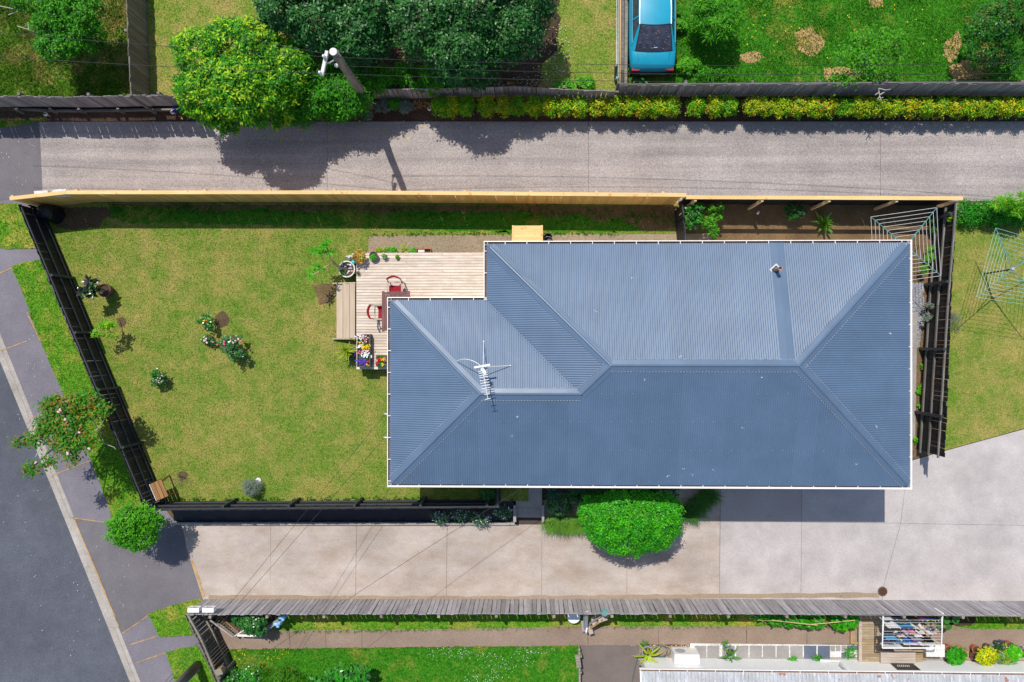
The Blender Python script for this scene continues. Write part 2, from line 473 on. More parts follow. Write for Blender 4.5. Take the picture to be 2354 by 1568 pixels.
def foliage(name, parent, lobes, n, L, W, mats, weights, seed=1, per=24, cr=None, up=0.85, jitter=0.65, flat=1.0, lower=0.15, depth=0.3, drop=0.0, stuff=True):
    """leaves gathered in clumps over ellipsoid lobes [(centre, (rx,ry,rz)), ...]"""
    rng = np.random.default_rng(seed)
    area = np.array([max(l[1][0] * l[1][1], 1e-4) for l in lobes]); area = area / area.sum()
    P_, O_, MI = [], [], []
    for (c, r), a in zip(lobes, area):
        m = max(4, int(n * a / per))
        d = rng.normal(0, 1, (m, 3)); d[:, 2] = np.where(d[:, 2] < 0, np.where(rng.random(m) < lower, d[:, 2], -d[:, 2]), d[:, 2])
        d /= np.linalg.norm(d, axis=1, keepdims=True)
        rr = 1 - depth * rng.random(m) ** 1.5 + 0.10 * np.sin(d[:, 0] * 7 + seed) * np.sin(d[:, 1] * 6 + 2 * seed)
        cc = np.array(c) + d * np.array(r) * rr[:, None]
        cs = cr if cr else 0.16 * (r[0] + r[1]) / 2 + 0.02
        k = max(1, per)
        pt = np.repeat(cc, k, 0) + rng.normal(0, 1, (m * k, 3)) * cs * 0.55 * np.array([1, 1, 0.7])
        oo = np.repeat(d, k, 0) * 0.7 + (pt - np.repeat(cc, k, 0)) / (cs + 1e-6) * 0.5
        pt[:, 2] = np.maximum(pt[:, 2], c[2] - r[2] * 1.02)
        w = np.array(weights, float); w /= w.sum()
        cm = rng.choice(len(mats), m, p=w)
        lm = np.where(rng.random(m * k) < 0.55, np.repeat(cm, k), rng.choice(len(mats), m * k, p=w))
        P_.append(pt); O_.append(oo); MI.append(lm)
    pt = np.concatenate(P_); oo = np.concatenate(O_); mi = np.concatenate(MI)
    q = leaf_quads(pt, oo, L, W, rng, up, jitter, drop)
    o = mesh_np(name, q, 4, mats, mi, parent)
    if stuff: o['kind'] = 'stuff'
    return o

LIFT = 0.0
def lob(u, v, z, rx, ry, rz):     # a lobe given in picture units at height z
    z = z + LIFT; k = mpp(z)
    return (tuple(P(u, v, z)), (rx * k, ry * k, rz))

def trunk(parent, base, tops, r, mat, name='trunk', limbs=True):
    mb = MB(); base = Vector(base)
    cz = sum((Vector(t) for t in tops), Vector((0, 0, 0))) / len(tops)
    fork = base + (cz - base) * 0.45
    mb.tube([base, base + (fork - base) * 0.5 + Vector((r * .4, -r * .3, 0)), fork], [r, r * .85, r * .7], 8)
    o = mb.build(name, mat, parent, smooth=True)
    if limbs:
        for t in tops:
            t = Vector(t); b = MB()
            mid = fork + (t - fork) * 0.5 + Vector((rnd.uniform(-.1, .1), rnd.uniform(-.1, .1), 0.08))
            b.tube([fork, mid, t], [r * .6, r * .4, r * .15], 6)
            b.build('limb', mat, parent, smooth=True)
    return o

def plant(name, label, cat, uv, zb, lobes, n, L, W, mats, weights, tr=0.05, tmat=None, seed=1, group=None, **k):
    zb = zb + LIFT
    t = thing(name, label, cat, P(uv[0], uv[1], zb), group)
    tops = [Vector(l[0]) for l in lobes]
    if len(tops) > 9: tops = tops[::max(1, len(tops) // 8)]
    trunk(t, P(uv[0], uv[1], zb - 0.03), tops, tr, tmat or M['bark'], 'trunk' if tr > 0.03 else 'stem')
    foliage('crown' if tr > 0.03 else 'foliage', t, lobes, n, L, W, mats, weights, seed, **k)
    return t

def strap_mesh(name, L, W, mat, rise=0.5, curl=0.8, seg=5, fold=0.15, tip=0.05, wide=0.35):
    """one long leaf growing along +X from its origin"""
    vs, fs = [], []
    for i in range(seg + 1):
        t = i / seg
        x = L * t * (1 - 0.12 * curl * t); z = L * (rise * t - curl * t * t * 0.7)
        w = W * (0.45 + 0.55 * math.sin(min(1, t / max(wide, .01)) * math.pi / 2)) * (1 - max(0, (t - wide) / (1 - wide)) ** 1.6) + W * tip * (1 - t)
        w *= 0.5
        vs += [(x, w, z + fold * w), (x, 0, z), (x, -w, z + fold * w)]
    for i in range(seg):
        a = i * 3
        fs += [(a, a + 1, a + 4, a + 3), (a + 1, a + 2, a + 5, a + 4)]
    me = bpy.data.meshes.new(name); me.from_pydata(vs, [], fs); me.materials.append(mat)
    me.polygons.foreach_set('use_smooth', [True] * len(me.polygons)); me.update()
    return me

def rosette(parent, c, n, meshes, seed=1, tilt=(-0.2, 0.9), scale=(0.7, 1.1), name='leaf', spread=0.02, arc=None):
    r = random.Random(seed); c = Vector(c) - wloc(parent)
    for i in range(n):
        me = meshes[i % len(meshes)]
        o = bpy.data.objects.new(name, me); COL.objects.link(o); o.parent = parent
        a = 2.399963 * i + r.uniform(-.3, .3) if arc is None else r.uniform(*arc)
        t = tilt[0] + (tilt[1] - tilt[0]) * ((i + 0.5) / n) + r.uniform(-.12, .12)
        s = r.uniform(*scale)
        o.location = c + Vector((math.cos(a), math.sin(a), 0)) * spread
        o.rotation_euler = (r.uniform(-.25, .25), -t, a)
        o.scale = (s, s, s)

def pot_shape(mb, c, r, h, m=0, taper=0.78, seg=18, rim=0.12, lip=0.02, dirt=1, fill=0.82):
    t = max(r * rim, 0.006)
    mb.lathe([(r * taper, 0), (r * 0.97, h * .86), (r + lip * r, h * .86), (r + lip * r, h), (r - t, h), (r - t * 1.25, h * fill)], seg, c, m)
    # inside face closed by the soil disc
    vs = [Vector(c) + Vector(((r - t * 1.2) * math.cos(2 * math.pi * k / seg), (r - t * 1.2) * math.sin(2 * math.pi * k / seg), h * fill + 0.004)) for k in range(seg)]
    return vs

def pot(parent, c, r, h, mat, soil=True, **k):
    mb = MB(); vs = pot_shape(mb, c, r, h, **k)
    mb.f.pop(); mb.m.pop()          # drop the lathe's flat closing cap
    o = mb.build('pot', mat, parent, smooth=False)
    if soil:
        s = MB(); s.add(vs, [tuple(range(len(vs)))]); s.build('soil', M['pot_soil'], parent)
    return o

def poly_len(pts):
    return [0.0] + list(np.cumsum([(pts[i + 1] - pts[i]).length for i in range(len(pts) - 1)]))
def along(pts, cum, s):
    s = min(max(s, 0), cum[-1])
    for i in range(len(pts) - 1):
        if s <= cum[i + 1] or i == len(pts) - 2:
            d = cum[i + 1] - cum[i]; t = (s - cum[i]) / d if d else 0
            dirv = (pts[i + 1] - pts[i]); dirv.z = 0; dirv.normalize()
            return pts[i].lerp(pts[i + 1], t), dirv, i

def box_mesh(name, s, mat, origin_bottom=True, bev=0.0):
    x, y = s[0] / 2, s[1] / 2; z0, z1 = (0, s[2]) if origin_bottom else (-s[2] / 2, s[2] / 2)
    me = bpy.data.meshes.new(name)
    me.from_pydata([(-x, -y, z0), (x, -y, z0), (x, y, z0), (-x, y, z0), (-x, -y, z1), (x, -y, z1), (x, y, z1), (-x, y, z1)], [], MB.BF)
    me.materials.append(mat); me.update()
    return me

def put(parent, me, name, pos, rz=0.0, ry=0.0, rx=0.0, scale=(1, 1, 1)):
    o = bpy.data.objects.new(name, me); COL.objects.link(o)
    if parent is not None: o.parent = parent; pos = Vector(pos) - wloc(parent)
    o.location = pos; o.rotation_euler = (rx, ry, rz); o.scale = scale
    return o

def fence(name, label, cat, top, zt, zb, pal_mat, rail_mat, pw=0.15, gap=0.012, pt=0.02, rails=(0.25, 0.9, 1.4), rail_side=1, rail_w=0.05, rail_h=0.09,
          posts=2.4, post_mat=None, post_s=0.10, post_h=None, cap=None, cap_mat=None, seed=3, hv=0.012, group=None, missing=(), post_over=0.0, pal_name='paling', lean=0.01, first_post=0.0):
    """top: picture outline of the paling tops; zt / zb: height of top and foot at each point (absolute)"""
    n = len(top)
    zt = zt if isinstance(zt, (list, tuple)) else [zt] * n
    zb = zb if isinstance(zb, (list, tuple)) else [zb] * n
    pts = [P(u, v, z) for (u, v), z in zip(top, zt)]
    root = thing(name, label, cat, (pts[0].x, pts[0].y, zb[0]), group)
    flat = [Vector((p.x, p.y, 0)) for p in pts]
    cum = poly_len(flat); Ltot = cum[-1]
    r = random.Random(seed)
    pm = box_mesh(pal_name, (pw, pt, 1.0), pal_mat)
    N = int(Ltot / (pw + gap))
    def zz(s, arr):
        p, d, i = along(flat, cum, s); t = (s - cum[i]) / max(cum[i + 1] - cum[i], 1e-6)
        return arr[i] + (arr[i + 1] - arr[i]) * t
    for i in range(N):
        if i in missing: continue
        s = (i + 0.5) * (pw + gap)
        p, d, k = along(flat, cum, s)
        b, t = zz(s, zb), zz(s, zt)
        hgt = t - b + r.uniform(-hv, hv)
        nrm = Vector((-d.y, d.x, 0))
        o = put(root, pm, pal_name, (p.x, p.y, b), math.atan2(d.y, d.x) + r.uniform(-.015, .015), r.uniform(-lean, lean), r.uniform(-lean, lean), (1, 1, hgt))
    for rh in rails:
        for k in range(n - 1):
            a, c = flat[k], flat[k + 1]; d = (c - a).normalized(); nrm = Vector((-d.y, d.x, 0)) * rail_side
            L = (c - a).length; m = max(1, round(L / 4.8))
            for q in range(m):
                s0, s1 = q / m, (q + 1) / m
                z0 = zb[k] + (zb[k + 1] - zb[k]) * s0; z1 = zb[k] + (zb[k + 1] - zb[k]) * s1
                p0 = a.lerp(c, s0) + nrm * (pt / 2 + rail_w / 2 + .002) + Vector((0, 0, z0 + rh)); p1 = a.lerp(c, s1) + nrm * (pt / 2 + rail_w / 2 + .002) + Vector((0, 0, z1 + rh))
                p1 = p1 - (p1 - p0).normalized() * 0.008
                Lr = (p1 - p0).length
                me = box_mesh('rail', (Lr, rail_w, rail_h), rail_mat, False)
                put(root, me, 'rail', (p0 + p1) / 2, math.atan2(d.y, d.x), -math.asin(max(-1, min(1, (p1.z - p0.z) / Lr))))
    if posts:
        s = first_post; ps = None
        while s <= Ltot + 0.01:
            p, d, k = along(flat, cum, s); nrm = Vector((-d.y, d.x, 0)) * rail_side
            b, t = zz(s, zb), zz(s, zt)
            h_ = (post_h or (t - b - 0.06)) + post_over
            me = box_mesh('post', (post_s, post_s, h_), post_mat or rail_mat)
            q = p + nrm * (pt / 2 + rail_w + post_s / 2 + .006)
            put(root, me, 'post', (q.x, q.y, b), math.atan2(d.y, d.x))
            s += posts
    if cap:
        cw, ch, coff = cap
        for k in range(n - 1):
            a, c = flat[k], flat[k + 1]; d = (c - a).normalized(); nrm = Vector((-d.y, d.x, 0)) * rail_side
            L = (c - a).length; m = max(1, round(L / 4.8))
            for q in range(m):
                p0 = a.lerp(c, q / m) + nrm * coff; p1 = a.lerp(c, (q + 1) / m) + nrm * coff
                z0 = zt[k] + (zt[k + 1] - zt[k]) * q / m; z1 = zt[k] + (zt[k + 1] - zt[k]) * (q + 1) / m
                p0.z = z0 + ch / 2 + .014; p1.z = z1 + ch / 2 + .014
                Lr = (p1 - p0).length - 0.004
                me = box_mesh('cap_board', (Lr, cw, ch), cap_mat, False)
                put(root, me, 'cap_board', (p0 + p1) / 2, math.atan2(d.y, d.x), -math.asin(max(-1, min(1, (p1.z - p0.z) / Lr))))
    return root
# ------------------------------------------------------------------ the ground
def big_sheet():
    mb = MB(); s = 150
    mb.quad((-s, -s, -0.75), (s, -s, -0.75), (s, s, -0.75), (-s, s, -0.75))
    o = mb.build('ground', M['earth']); o['kind'] = 'structure'
big_sheet()

def zY(u, v): return 0.6 if u < 297 else (0.5 if u < 1430 else 0.42)
def zYa(u, v): return 0.6
def zYb(u, v): return 0.5
def zYc(u, v): return 0.42
def zBed(u, v): return (0.6 if u < 350 else 0.42) * min(1, max(0, (266 - v) / 36.0)) - 0.01
YARD_A = [(-250, -250), (330, -250), (332, 243), (-250, 246)]
YARD_B = [(330, -250), (1432, -250), (1432, 228), (840, 228), (430, 240), (332, 243)]
YARD_C = [(1432, -250), (2620, -250), (2620, 224), (1432, 224)]
ground('weedy_yard', YARD_A, zYa, 0, M['weedy'])
ground('dry_yard', YARD_B, zYb, 0, M['dryyard'])
ground('green_yard', YARD_C, zYc, 0, M['lush'])
for i_ in range(4):
    va_, vb_ = 226 + 10 * i_, 236 + 10 * i_ if i_ < 3 else 285
    bedo = ground('planting_bed', [(-250, va_), (2620, va_), (2620, vb_), (-250, vb_)], zBed, 0, M['mulch'])
ground('shaded_soil', jit([(640, -60), (1270, -80), (1290, 60), (1275, 120), (1250, 150), (1240, 215), (905, 222), (760, 160), (660, 90)], 6, 14, 4), zYb, 0.004, M['mulch'])  # mulch whose dark colour also puts shade under the hedge trees

# upper drive: slabs over a dark sub-base, open joints between them
UPB = 464.0
ud = ground('upper_driveway', [(86, 268), (2620, 264), (2620, 470), (98, UPB + 2)], zA, -0.008, M['joint'])
ux = [None, 752, 1353, 2024, 2620]
for i in range(4):
    if i == 0: p = [(90, 272), (420, 266), (751.65, 266), (751.65, UPB), (99, UPB), (94, 350)]
    else: p = [(ux[i] + .35, 266), (ux[i + 1] - .35, 266), (ux[i + 1] - .35, UPB + (0 if i < 3 else -4)), (ux[i] + .35, UPB)]
    ground('concrete_slab', p, zA, 0.012, M['slab_up'], None, parent=ud, thick=0.018)

LAWN = [(60, 466), (1565, 466), (1565, 560), (1215, 600), (1215, 1152), (376, 1152), (100, 484)]
ground('lawn', LAWN, zA, 0, M['lawn'])
def blob(u, v, ru, rv, n=16): return [(u + ru * math.cos(6.2832 * k_ / n), v + rv * math.sin(6.2832 * k_ / n)) for k_ in range(n)]
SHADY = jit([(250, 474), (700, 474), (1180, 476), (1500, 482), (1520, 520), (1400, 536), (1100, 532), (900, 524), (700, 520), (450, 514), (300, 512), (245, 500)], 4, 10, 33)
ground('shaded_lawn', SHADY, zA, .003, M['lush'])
for i, pl in enumerate([
    [(100, 478), (245, 476), (262, 488), (236, 505), (228, 522), (170, 530), (128, 520)],
    [(255, 470), (700, 471), (1150, 473), (1560, 474), (1560, 520), (1490, 534), (1420, 500), (1380, 512), (1330, 490), (1280, 502), (1200, 484), (1100, 489), (960, 482), (880, 492), (800, 480), (700, 488), (600, 478), (480, 486), (400, 478)],
    blob(279, 741, 11, 12),
    blob(510, 735, 16, 19),
    blob(482, 783, 14, 12),
    blob(535, 782, 14, 11),
    blob(420, 1092, 12, 10),
    blob(374, 874, 14, 11)]):
    ground('bare_soil', jit(pl, 1.8, 6, 20 + i), zA, 0.005 + 0.0004 * i, M['drysoil'] if i == 1 else M['soil'])
ground('worn_patch', jit([(716, 655), (765, 650), (770, 690), (735, 700)], 3, 8, 51), zA, 0.004, M['drysoil'])

# yard strip on the north and east of the house
ground('side_garden', [(1565, 466), (2190, 466), (2190, 560), (1565, 560)], zA, -0.004, M['drysoil'])
ground('east_garden', [(2040, 560), (2190, 560), (2188, 700), (2168, 1037), (2080, 1060)], zE, -0.004, M['drysoil'])
ground('pebble_strip', jit([(2098, 648), (2124, 650), (2124, 740), (2112, 800), (2096, 800)], 2, 6, 5), zE, 0.004, M['pebble'])
ground('edge_path', [(2086, 718), (2109, 718), (2104, 1010), (2080, 1010)], zE, 0.02, M['greyconc'], thick=0.05)
ground('side_path', [(848, 543), (1010, 541), (1565, 538), (1565, 600), (1000, 600), (846, 584)], zA, 0.012, M['sidepath'], thick=0.03)
ground('door_slab', [(1573, 537), (1636, 537), (1636, 575), (1573, 575)], zA, 0.02, M['sidepath'], thick=0.04)

RLAWN = [(2192, 468), (2620, 468), (2620, 925), (2354, 985), (2166, 1037), (2186, 700)]
ground('neighbour_lawn', RLAWN, zE, 0.008, M['lawn'])
ground('drive_verge', [(2170, 455), (2620, 452), (2620, 470), (2170, 470)], zA, -0.002, M['soil'])

# lower drive
LOB = 1380.0
ld = ground('lower_driveway', [(405, 1203), (1175, 1203), (1240, 1060), (2078, 1060), (2165, 1037), (2354, 985), (2620, 925), (2620, 1390), (470, LOB)], zB, -0.01, M['joint'])
G = 0.9
slabs = [
    ([(412, 1206), (621.7, 1206), (621.7, LOB), (467, LOB)], 'slab_low'), ([(622.3, 1206), (819.7, 1206), (816.7, LOB), (621.7, LOB)], 'slab_low'),
    ([(820.3, 1206), (1027.7, 1206), (1025.7, LOB), (817.3, LOB)], 'slab_low'), ([(1028.3, 1206), (1245.7, 1206), (1244.7, LOB), (1026.3, LOB)], 'slab_low'),
    ([(1246.3, 1150), (1441.7, 1150), (1440.7, LOB), (1245.3, LOB)], 'slab_low'), ([(1442.3, 1080), (1655.7, 1080), (1653.7, LOB), (1441.3, LOB)], 'slab_low'),
    ([(1656.3, 1070), (1842.7, 1070), (1842.7, 1199.7), (1656.1, 1199.7)], 'slab_rust'), ([(1656.0, 1200.3), (1842.7, 1200.3), (1840.7, LOB), (1654.3, LOB)], 'slab_right'),
    ([(1843.3, 1064), (2086.7, 1064), (2070.4, 1202.5), (1843.3, 1200.2)], 'slab_right'), ([(1843.3, 1200.8), (2070.2, 1203.1), (2029.6, 1352), (2027.6, LOB), (1841.3, LOB)], 'slab_right'),
    ([(2087.3, 1062), (2165, 1039), (2354, 987), (2620, 927), (2620, 1212), (2071.2, 1203)], 'slab_right'), ([(2070.8, 1203.6), (2620, 1212.6), (2620, 1388), (2028.4, LOB), (2030.4, 1352)], 'slab_right')]
for p, m in slabs:
    ground('concrete_slab', p, zB, 0.010, M[m], None, parent=ld, thick=0.018)
ground('sediment_stain', jit([(480, 1368), (1100, 1371), (2020, 1362), (2020, 1374), (1100, 1379), (480, 1379)], 1.5, 25, 9), zB, 0.0145, M['sidepath'])

# bank below the front fence under black weed mat
bk = MB()
xs = np.linspace(398, 1180, 60); rows = [(1148, 0.0), (1160, -0.02), (1176, -0.20), (1190, -0.36), (1199, -0.42)]
vs = []
for v, z in rows:
    for x in xs:
        vs.append(P(x + (v - 1150) * 0.02, v, z + 0.02 * math.sin(x * .09 + v) * (1 if 1150 < v < 1198 else 0) + 0.012 * math.sin(x * .31)))
nx = len(xs)
bk.add(vs, [(r * nx + i, (r + 1) * nx + i, (r + 1) * nx + i + 1, r * nx + i + 1) for r in range(len(rows) - 1) for i in range(nx - 1)])
o = bk.build('weed_mat', M['weedmat'], loc=P(790, 1180, -.2), smooth=True); tag(o, 'long black weed mat covering the bank below the front fence', 'weed mat')
ed = MB()
a, b = P(400, 1203, ZB), P(1184, 1203, ZB); n = 9
for i in range(n):
    p, q = a.lerp(b, i / n), a.lerp(b, (i + 1) / n - .0008)
    ed.beam((p.x, p.y, ZB + .05), (q.x, q.y, ZB + .05), 0.10, 0.12)
o = ed.build('concrete_edging', M['greyconc'], loc=a); tag(o, 'low concrete edging strip between weed mat and lower driveway', 'edging')
ground('edging_bed', [(380, 1150), (400, 1195), (1184, 1195), (1184, 1202), (404, 1202), (372, 1160)], lambda u, v: ZB - .02 if v > 1190 else -0.16, 0.004, M['drysoil'], cut=False)

# street side: footpath, crossings, verges, kerb, road
def kin(v): return 7.5 + (v - 785) * 0.4030          # back of kerb
def kout(v): return -0.5 + (v - 829) * 0.4085 if v < 1200 else 151 + (v - 1200) * 0.4010
foot = [(kin(285), 285), (96, 285), (100, 466), (62, 472), (100, 490), (374, 1152), (415, 1204), (470, 1382), (520, 1400), (610, 1820), (kin(1820), 1820), (kin(1400), 1400), (kin(1000), 1000), (kin(700), 700)]
ground('footpath', foot, zR, 0.0, M['foot'])
ground('upper_crossing', [(kin(150) - 20, 285), (92, 281), (99, 466), (22, 458), (-30, 466), (-150, 470), (kin(470), 470)], zR, 0.005, M['cross'])
ground('lower_crossing', [(170, 1192), (262, 1205), (414, 1206), (467, 1379), (340, 1411), (278, 1458), (kin(1455) + 1, 1455)], zR, 0.005, M['cross'])
VER = [
    ('verge', [(-250, 466), (42, 468), (62, 484), (82, 560), (83, 571), (5, 572), (-60, 540), (-250, 540)], 'lower_grass'),
    ('verge', [(26, 612), (55, 602), (92, 598), (150, 740), (240, 950), (335, 1168), (345, 1195), (255, 1190), (249, 1160), (205, 1049), (143, 900), (93, 784), (68, 718), (45, 655)], ''),
    ('verge', [(-250, 240), (110, 250), (122, 262), (118, 276), (60, 284), (10, 292), (-250, 310)], ''),
    ('verge', [(340, 1412), (395, 1391), (462, 1376), (470, 1386), (428, 1420), (444, 1460), (368, 1465)], ''),
    ('verge', [(381, 1500), (415, 1490), (455, 1486), (500, 1570), (560, 1720), (470, 1720), (400, 1560)], '')]
for i, (nm, p, _) in enumerate(VER):
    ground(nm, jit(p, 1.6, 7, 60 + i), zR, 0.03, M['verge'], thick=0.06)
jp = MB()
def strip(mb, pts, w, z, zf=zR):
    for (a, b) in zip(pts[:-1], pts[1:]):
        n_ = max(1, int(math.hypot(b[0] - a[0], b[1] - a[1]) / 8))
        for i in range(n_):
            u0, v0 = a[0] + (b[0] - a[0]) * i / n_, a[1] + (b[1] - a[1]) * i / n_
            u1, v1 = a[0] + (b[0] - a[0]) * (i + 1) / n_, a[1] + (b[1] - a[1]) * (i + 1) / n_
            p, q = P(u0, v0, zf(u0, v0) + z), P(u1, v1, zf(u1, v1) + z)
            d = (q - p); d.z = 0; d.normalize(); nn = Vector((-d.y, d.x, 0)); ww = w * rnd.uniform(.5, 1.2)
            mb.quad(p - nn * ww, q - nn * ww, q + nn * ww, p + nn * ww)
for a, b in [((0, 807), (62, 784)), ((60, 966), (118, 944)), ((115, 1095), (207, 1059)), ((172, 1191), (260, 1204)), ((278, 1458), (340, 1416)), ((299, 1482), (363, 1462)), ((312, 1524), (380, 1501)), ((0, 628), (30, 615)), ((93, 784), (62, 718))]:
    strip(jp, [a, b], 0.022, 0.012)
strip(jp, [(171, 1194), (228, 1330), (273, 1440)], 0.03, 0.02)
strip(jp, [(440, 1288), (458, 1335), (468, 1372)], 0.05, 0.02)
o = jp.build('dry_grass', M['straw']); tag(o, 'dry brown grass growing in the footpath joints and behind the kerb', 'dry grass', None, 'stuff')
road = [(-900, -250), (kout(-250), -250), (kout(285), 285), (kout(829), 829), (kout(1176), 1176), (kout(1568), 1568), (kout(1820), 1820), (-900, 1820)]
ground('road', road, zR, -0.11, M['asphalt'])
# kerb: one block after another, with the channel along its foot
kb = thing('kerb', None, None, P(kin(900), 900, zR(0, 900)))
kb['kind'] = 'structure'
v = 560.0
while v < 1640:
    v1 = v + 42
    low = 1186 < v < 1440
    za, zb_ = zR(0, v), zR(0, v1)
    hk = -0.07 if low else 0.006
    b0, b1, f0, f1 = kin(v + .1), kin(v1 - .1), kout(v + .1), kout(v1 - .1)
    w0 = (b0 - f0)
    def q(frac, vv, zz, bb, ff): return P(ff + (bb - ff) * frac, vv, zR(0, vv) + zz)
    mb = MB()
    sec = [(0.0, -0.105), (0.5, -0.10), (0.60, hk - 0.02), (0.66, hk), (1.0, hk), (1.0, -0.16), (0.0, -0.16)]
    A = [q(s, v + .1, z, b0, f0) for s, z in sec]; B = [q(s, v1 - .1, z, b1, f1) for s, z in sec]; k = len(sec)
    mb.add(A + B, [(i, (i + 1) % k, k + (i + 1) % k, k + i) for i in range(k)] + [tuple(range(k)), tuple(range(2 * k - 1, k - 1, -1))])
    mb.build('kerbstone', M['kerb'], kb)
    v = v1

# the lot south of the lower drive
LL1 = [(455, 1378), (2620, 1384), (2620, 1450), (2400, 1446), (1990, 1449), (1668, 1444), (1300, 1445), (1170, 1449), (900, 1451), (640, 1455), (520, 1447), (452, 1420)]
ground('grass_strip', LL1, zB, 0.0, M['verge'])
ground('side_path_lower'.replace('_lower', ''), [(470, 1430), (650, 1449), (900, 1447), (1177, 1444), (1300, 1440), (1668, 1440), (1990, 1440), (2150, 1434), (2240, 1446), (2620, 1446), (2620, 1530), (1140, 1530), (1140, 1487), (588, 1494), (480, 1496)], zB, 0.010, M['path'])
ground('old_pad', [(1325, 1483), (1470, 1483), (1470, 1720), (1330, 1720)], zB, 0.014, M['pad'])
LL2 = [(520, 1493), (700, 1491), (1177, 1486), (1330, 1485), (1331, 1720), (590, 1720), (545, 1570)]
ground('front_lawn', jit(LL2, 1.0, 10, 77), zB, 0.03, M['lush'], thick=0.05)
ground('garden_bed', jit([(478, 1415), (640, 1412), (620, 1440), (560, 1456), (500, 1430)], 2, 9, 78), zB, 0.016, M['soil'])
ground('daisy_bed', jit([(2140, 1412), (2250, 1412), (2235, 1440), (2160, 1436)], 2, 8, 79), zB, 0.012, M['mulch'])
jp2 = MB()
for a, b in [((665, 1452), (667, 1492)), ((747, 1450), (750, 1490)), ((832, 1449), (832, 1488)), ((1350, 1442), (1352, 1482)), ((1514, 1442), (1514, 1480)), ((1716, 1440), (1716, 1482)), ((1855, 1440), (1855, 1482))]:
    strip(jp2, [a, b], 0.010, 0.015, zB)
strip(jp2, [(1470, 1483), (1700, 1484), (1955, 1482)], 0.03, 0.016, zB)
o = jp2.build('path_joints', M['soil']); tag(o, 'earth filled joints across the brown garden path', 'joints', None, 'stuff')

# ------------------------------------------------------------------ grass blades and small debris
VG = [p for _, p, _ in VER]
HOUSE_PX = [(890, 684), (1112, 684), (1112, 552), (2098, 552), (2098, 1119), (890, 1119)]
blades('lawn_grass', 'short yellow green lawn grass inside the black fence', LAWN, zA, 620, .04, M['lawn'], exclude=(HOUSE_PX,))
blades('yard_grass', 'long weedy grass in the top left yard', YARD_A, zYa, 900, .12, M['weedy'], lean=.9, w=.014, clump=1.2)
blades('dry_grass_patch', 'short dry grass in the yard behind the hedge trees', YARD_B, zYb, 350, .04, M['dryyard'])
blades('green_grass', 'green grass in the yard round the blue car', YARD_C, zYc, 650, .07, M['lush'], lean=.9, w=.013, clump=1.0)
blades('neighbour_grass', 'lawn grass under the open rotary clothes line', RLAWN, zE, 380, .035, M['lawn'])
for i, (p, lab) in enumerate(zip(VG, ['verge grass by the corner of the golden fence', 'verge grass strip along the black side fence', 'verge grass beside the upper driveway mouth', 'verge grass by the two letterboxes', 'verge grass round the foot of the leaning pole'])):
    blades('verge_grass', lab, p, zR, 700, .05, M['verge'], off=.03)
blades('strip_grass', 'grass strip behind the grey paling fence', LL1, zB, 600, .05, M['verge'])
blades('front_grass', 'daisy dotted green lawn at the bottom of the picture', LL2, zB, 600, .05, M['lush'], off=.03)
def edge_tufts(name, label, line, zf, n, h, mat, spread=3.0, off=0.0):
    us, vs_ = [], []
    for _ in range(n):
        k = rnd.randrange(len(line) - 1); t = rnd.random()
        us.append(line[k][0] + (line[k + 1][0] - line[k][0]) * t + rnd.gauss(0, spread)); vs_.append(line[k][1] + (line[k + 1][1] - line[k][1]) * t + rnd.gauss(0, spread))
    zz = np.array([zf(a, b) + off for a, b in zip(us, vs_)])
    x, y, z = Pn(us, vs_, zz); rep = 8
    x, y, z = [np.repeat(q, rep) for q in (x, y, z)]; n = len(x)
    a = nrg.uniform(0, 2 * np.pi, n); hh = h * nrg.uniform(.4, 1.2, n); l = hh * nrg.uniform(.2, 1.1, n); w = .009
    px, py = -np.sin(a) * w, np.cos(a) * w
    V = np.stack([np.stack([x - px, y - py, z], 1), np.stack([x + px, y + py, z], 1), np.stack([x + np.cos(a) * l, y + np.sin(a) * l, z + hh], 1)], 1)
    o = mesh_np(name, V, 3, mat); tag(o, label, 'grass', None, 'stuff')
edge_tufts('fence_weeds', 'weeds and grass tufts along the foot of the front fence', [(395, 1147), (600, 1147), (880, 1147), (975, 1146)], zA, 130, .13, M['lush'])
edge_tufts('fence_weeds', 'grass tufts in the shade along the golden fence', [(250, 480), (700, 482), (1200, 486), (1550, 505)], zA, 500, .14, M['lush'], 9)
edge_tufts('path_weeds', 'grass creeping over the edge of the side path', [(850, 541), (1000, 538), (1170, 536), (1300, 537), (1420, 540)], zA, 150, .10, M['lush'], 2)
edge_tufts('bed_weeds', 'weeds growing along the sleeper retaining wall', [(-20, 258), (60, 262), (110, 266), (115, 246), (330, 246)], zA, 260, .16, M['weedy'], 5)
edge_tufts('path_weeds', 'grass edge of the brown garden path', [(640, 1453), (900, 1449), (1300, 1443), (1660, 1442)], zB, 200, .09, M['verge'], 1.6)
edge_tufts('path_weeds', 'grass fringe along the front lawn edge', [(530, 1494), (900, 1489), (1325, 1485)], zB, 160, .08, M['verge'], 1.4, .03)

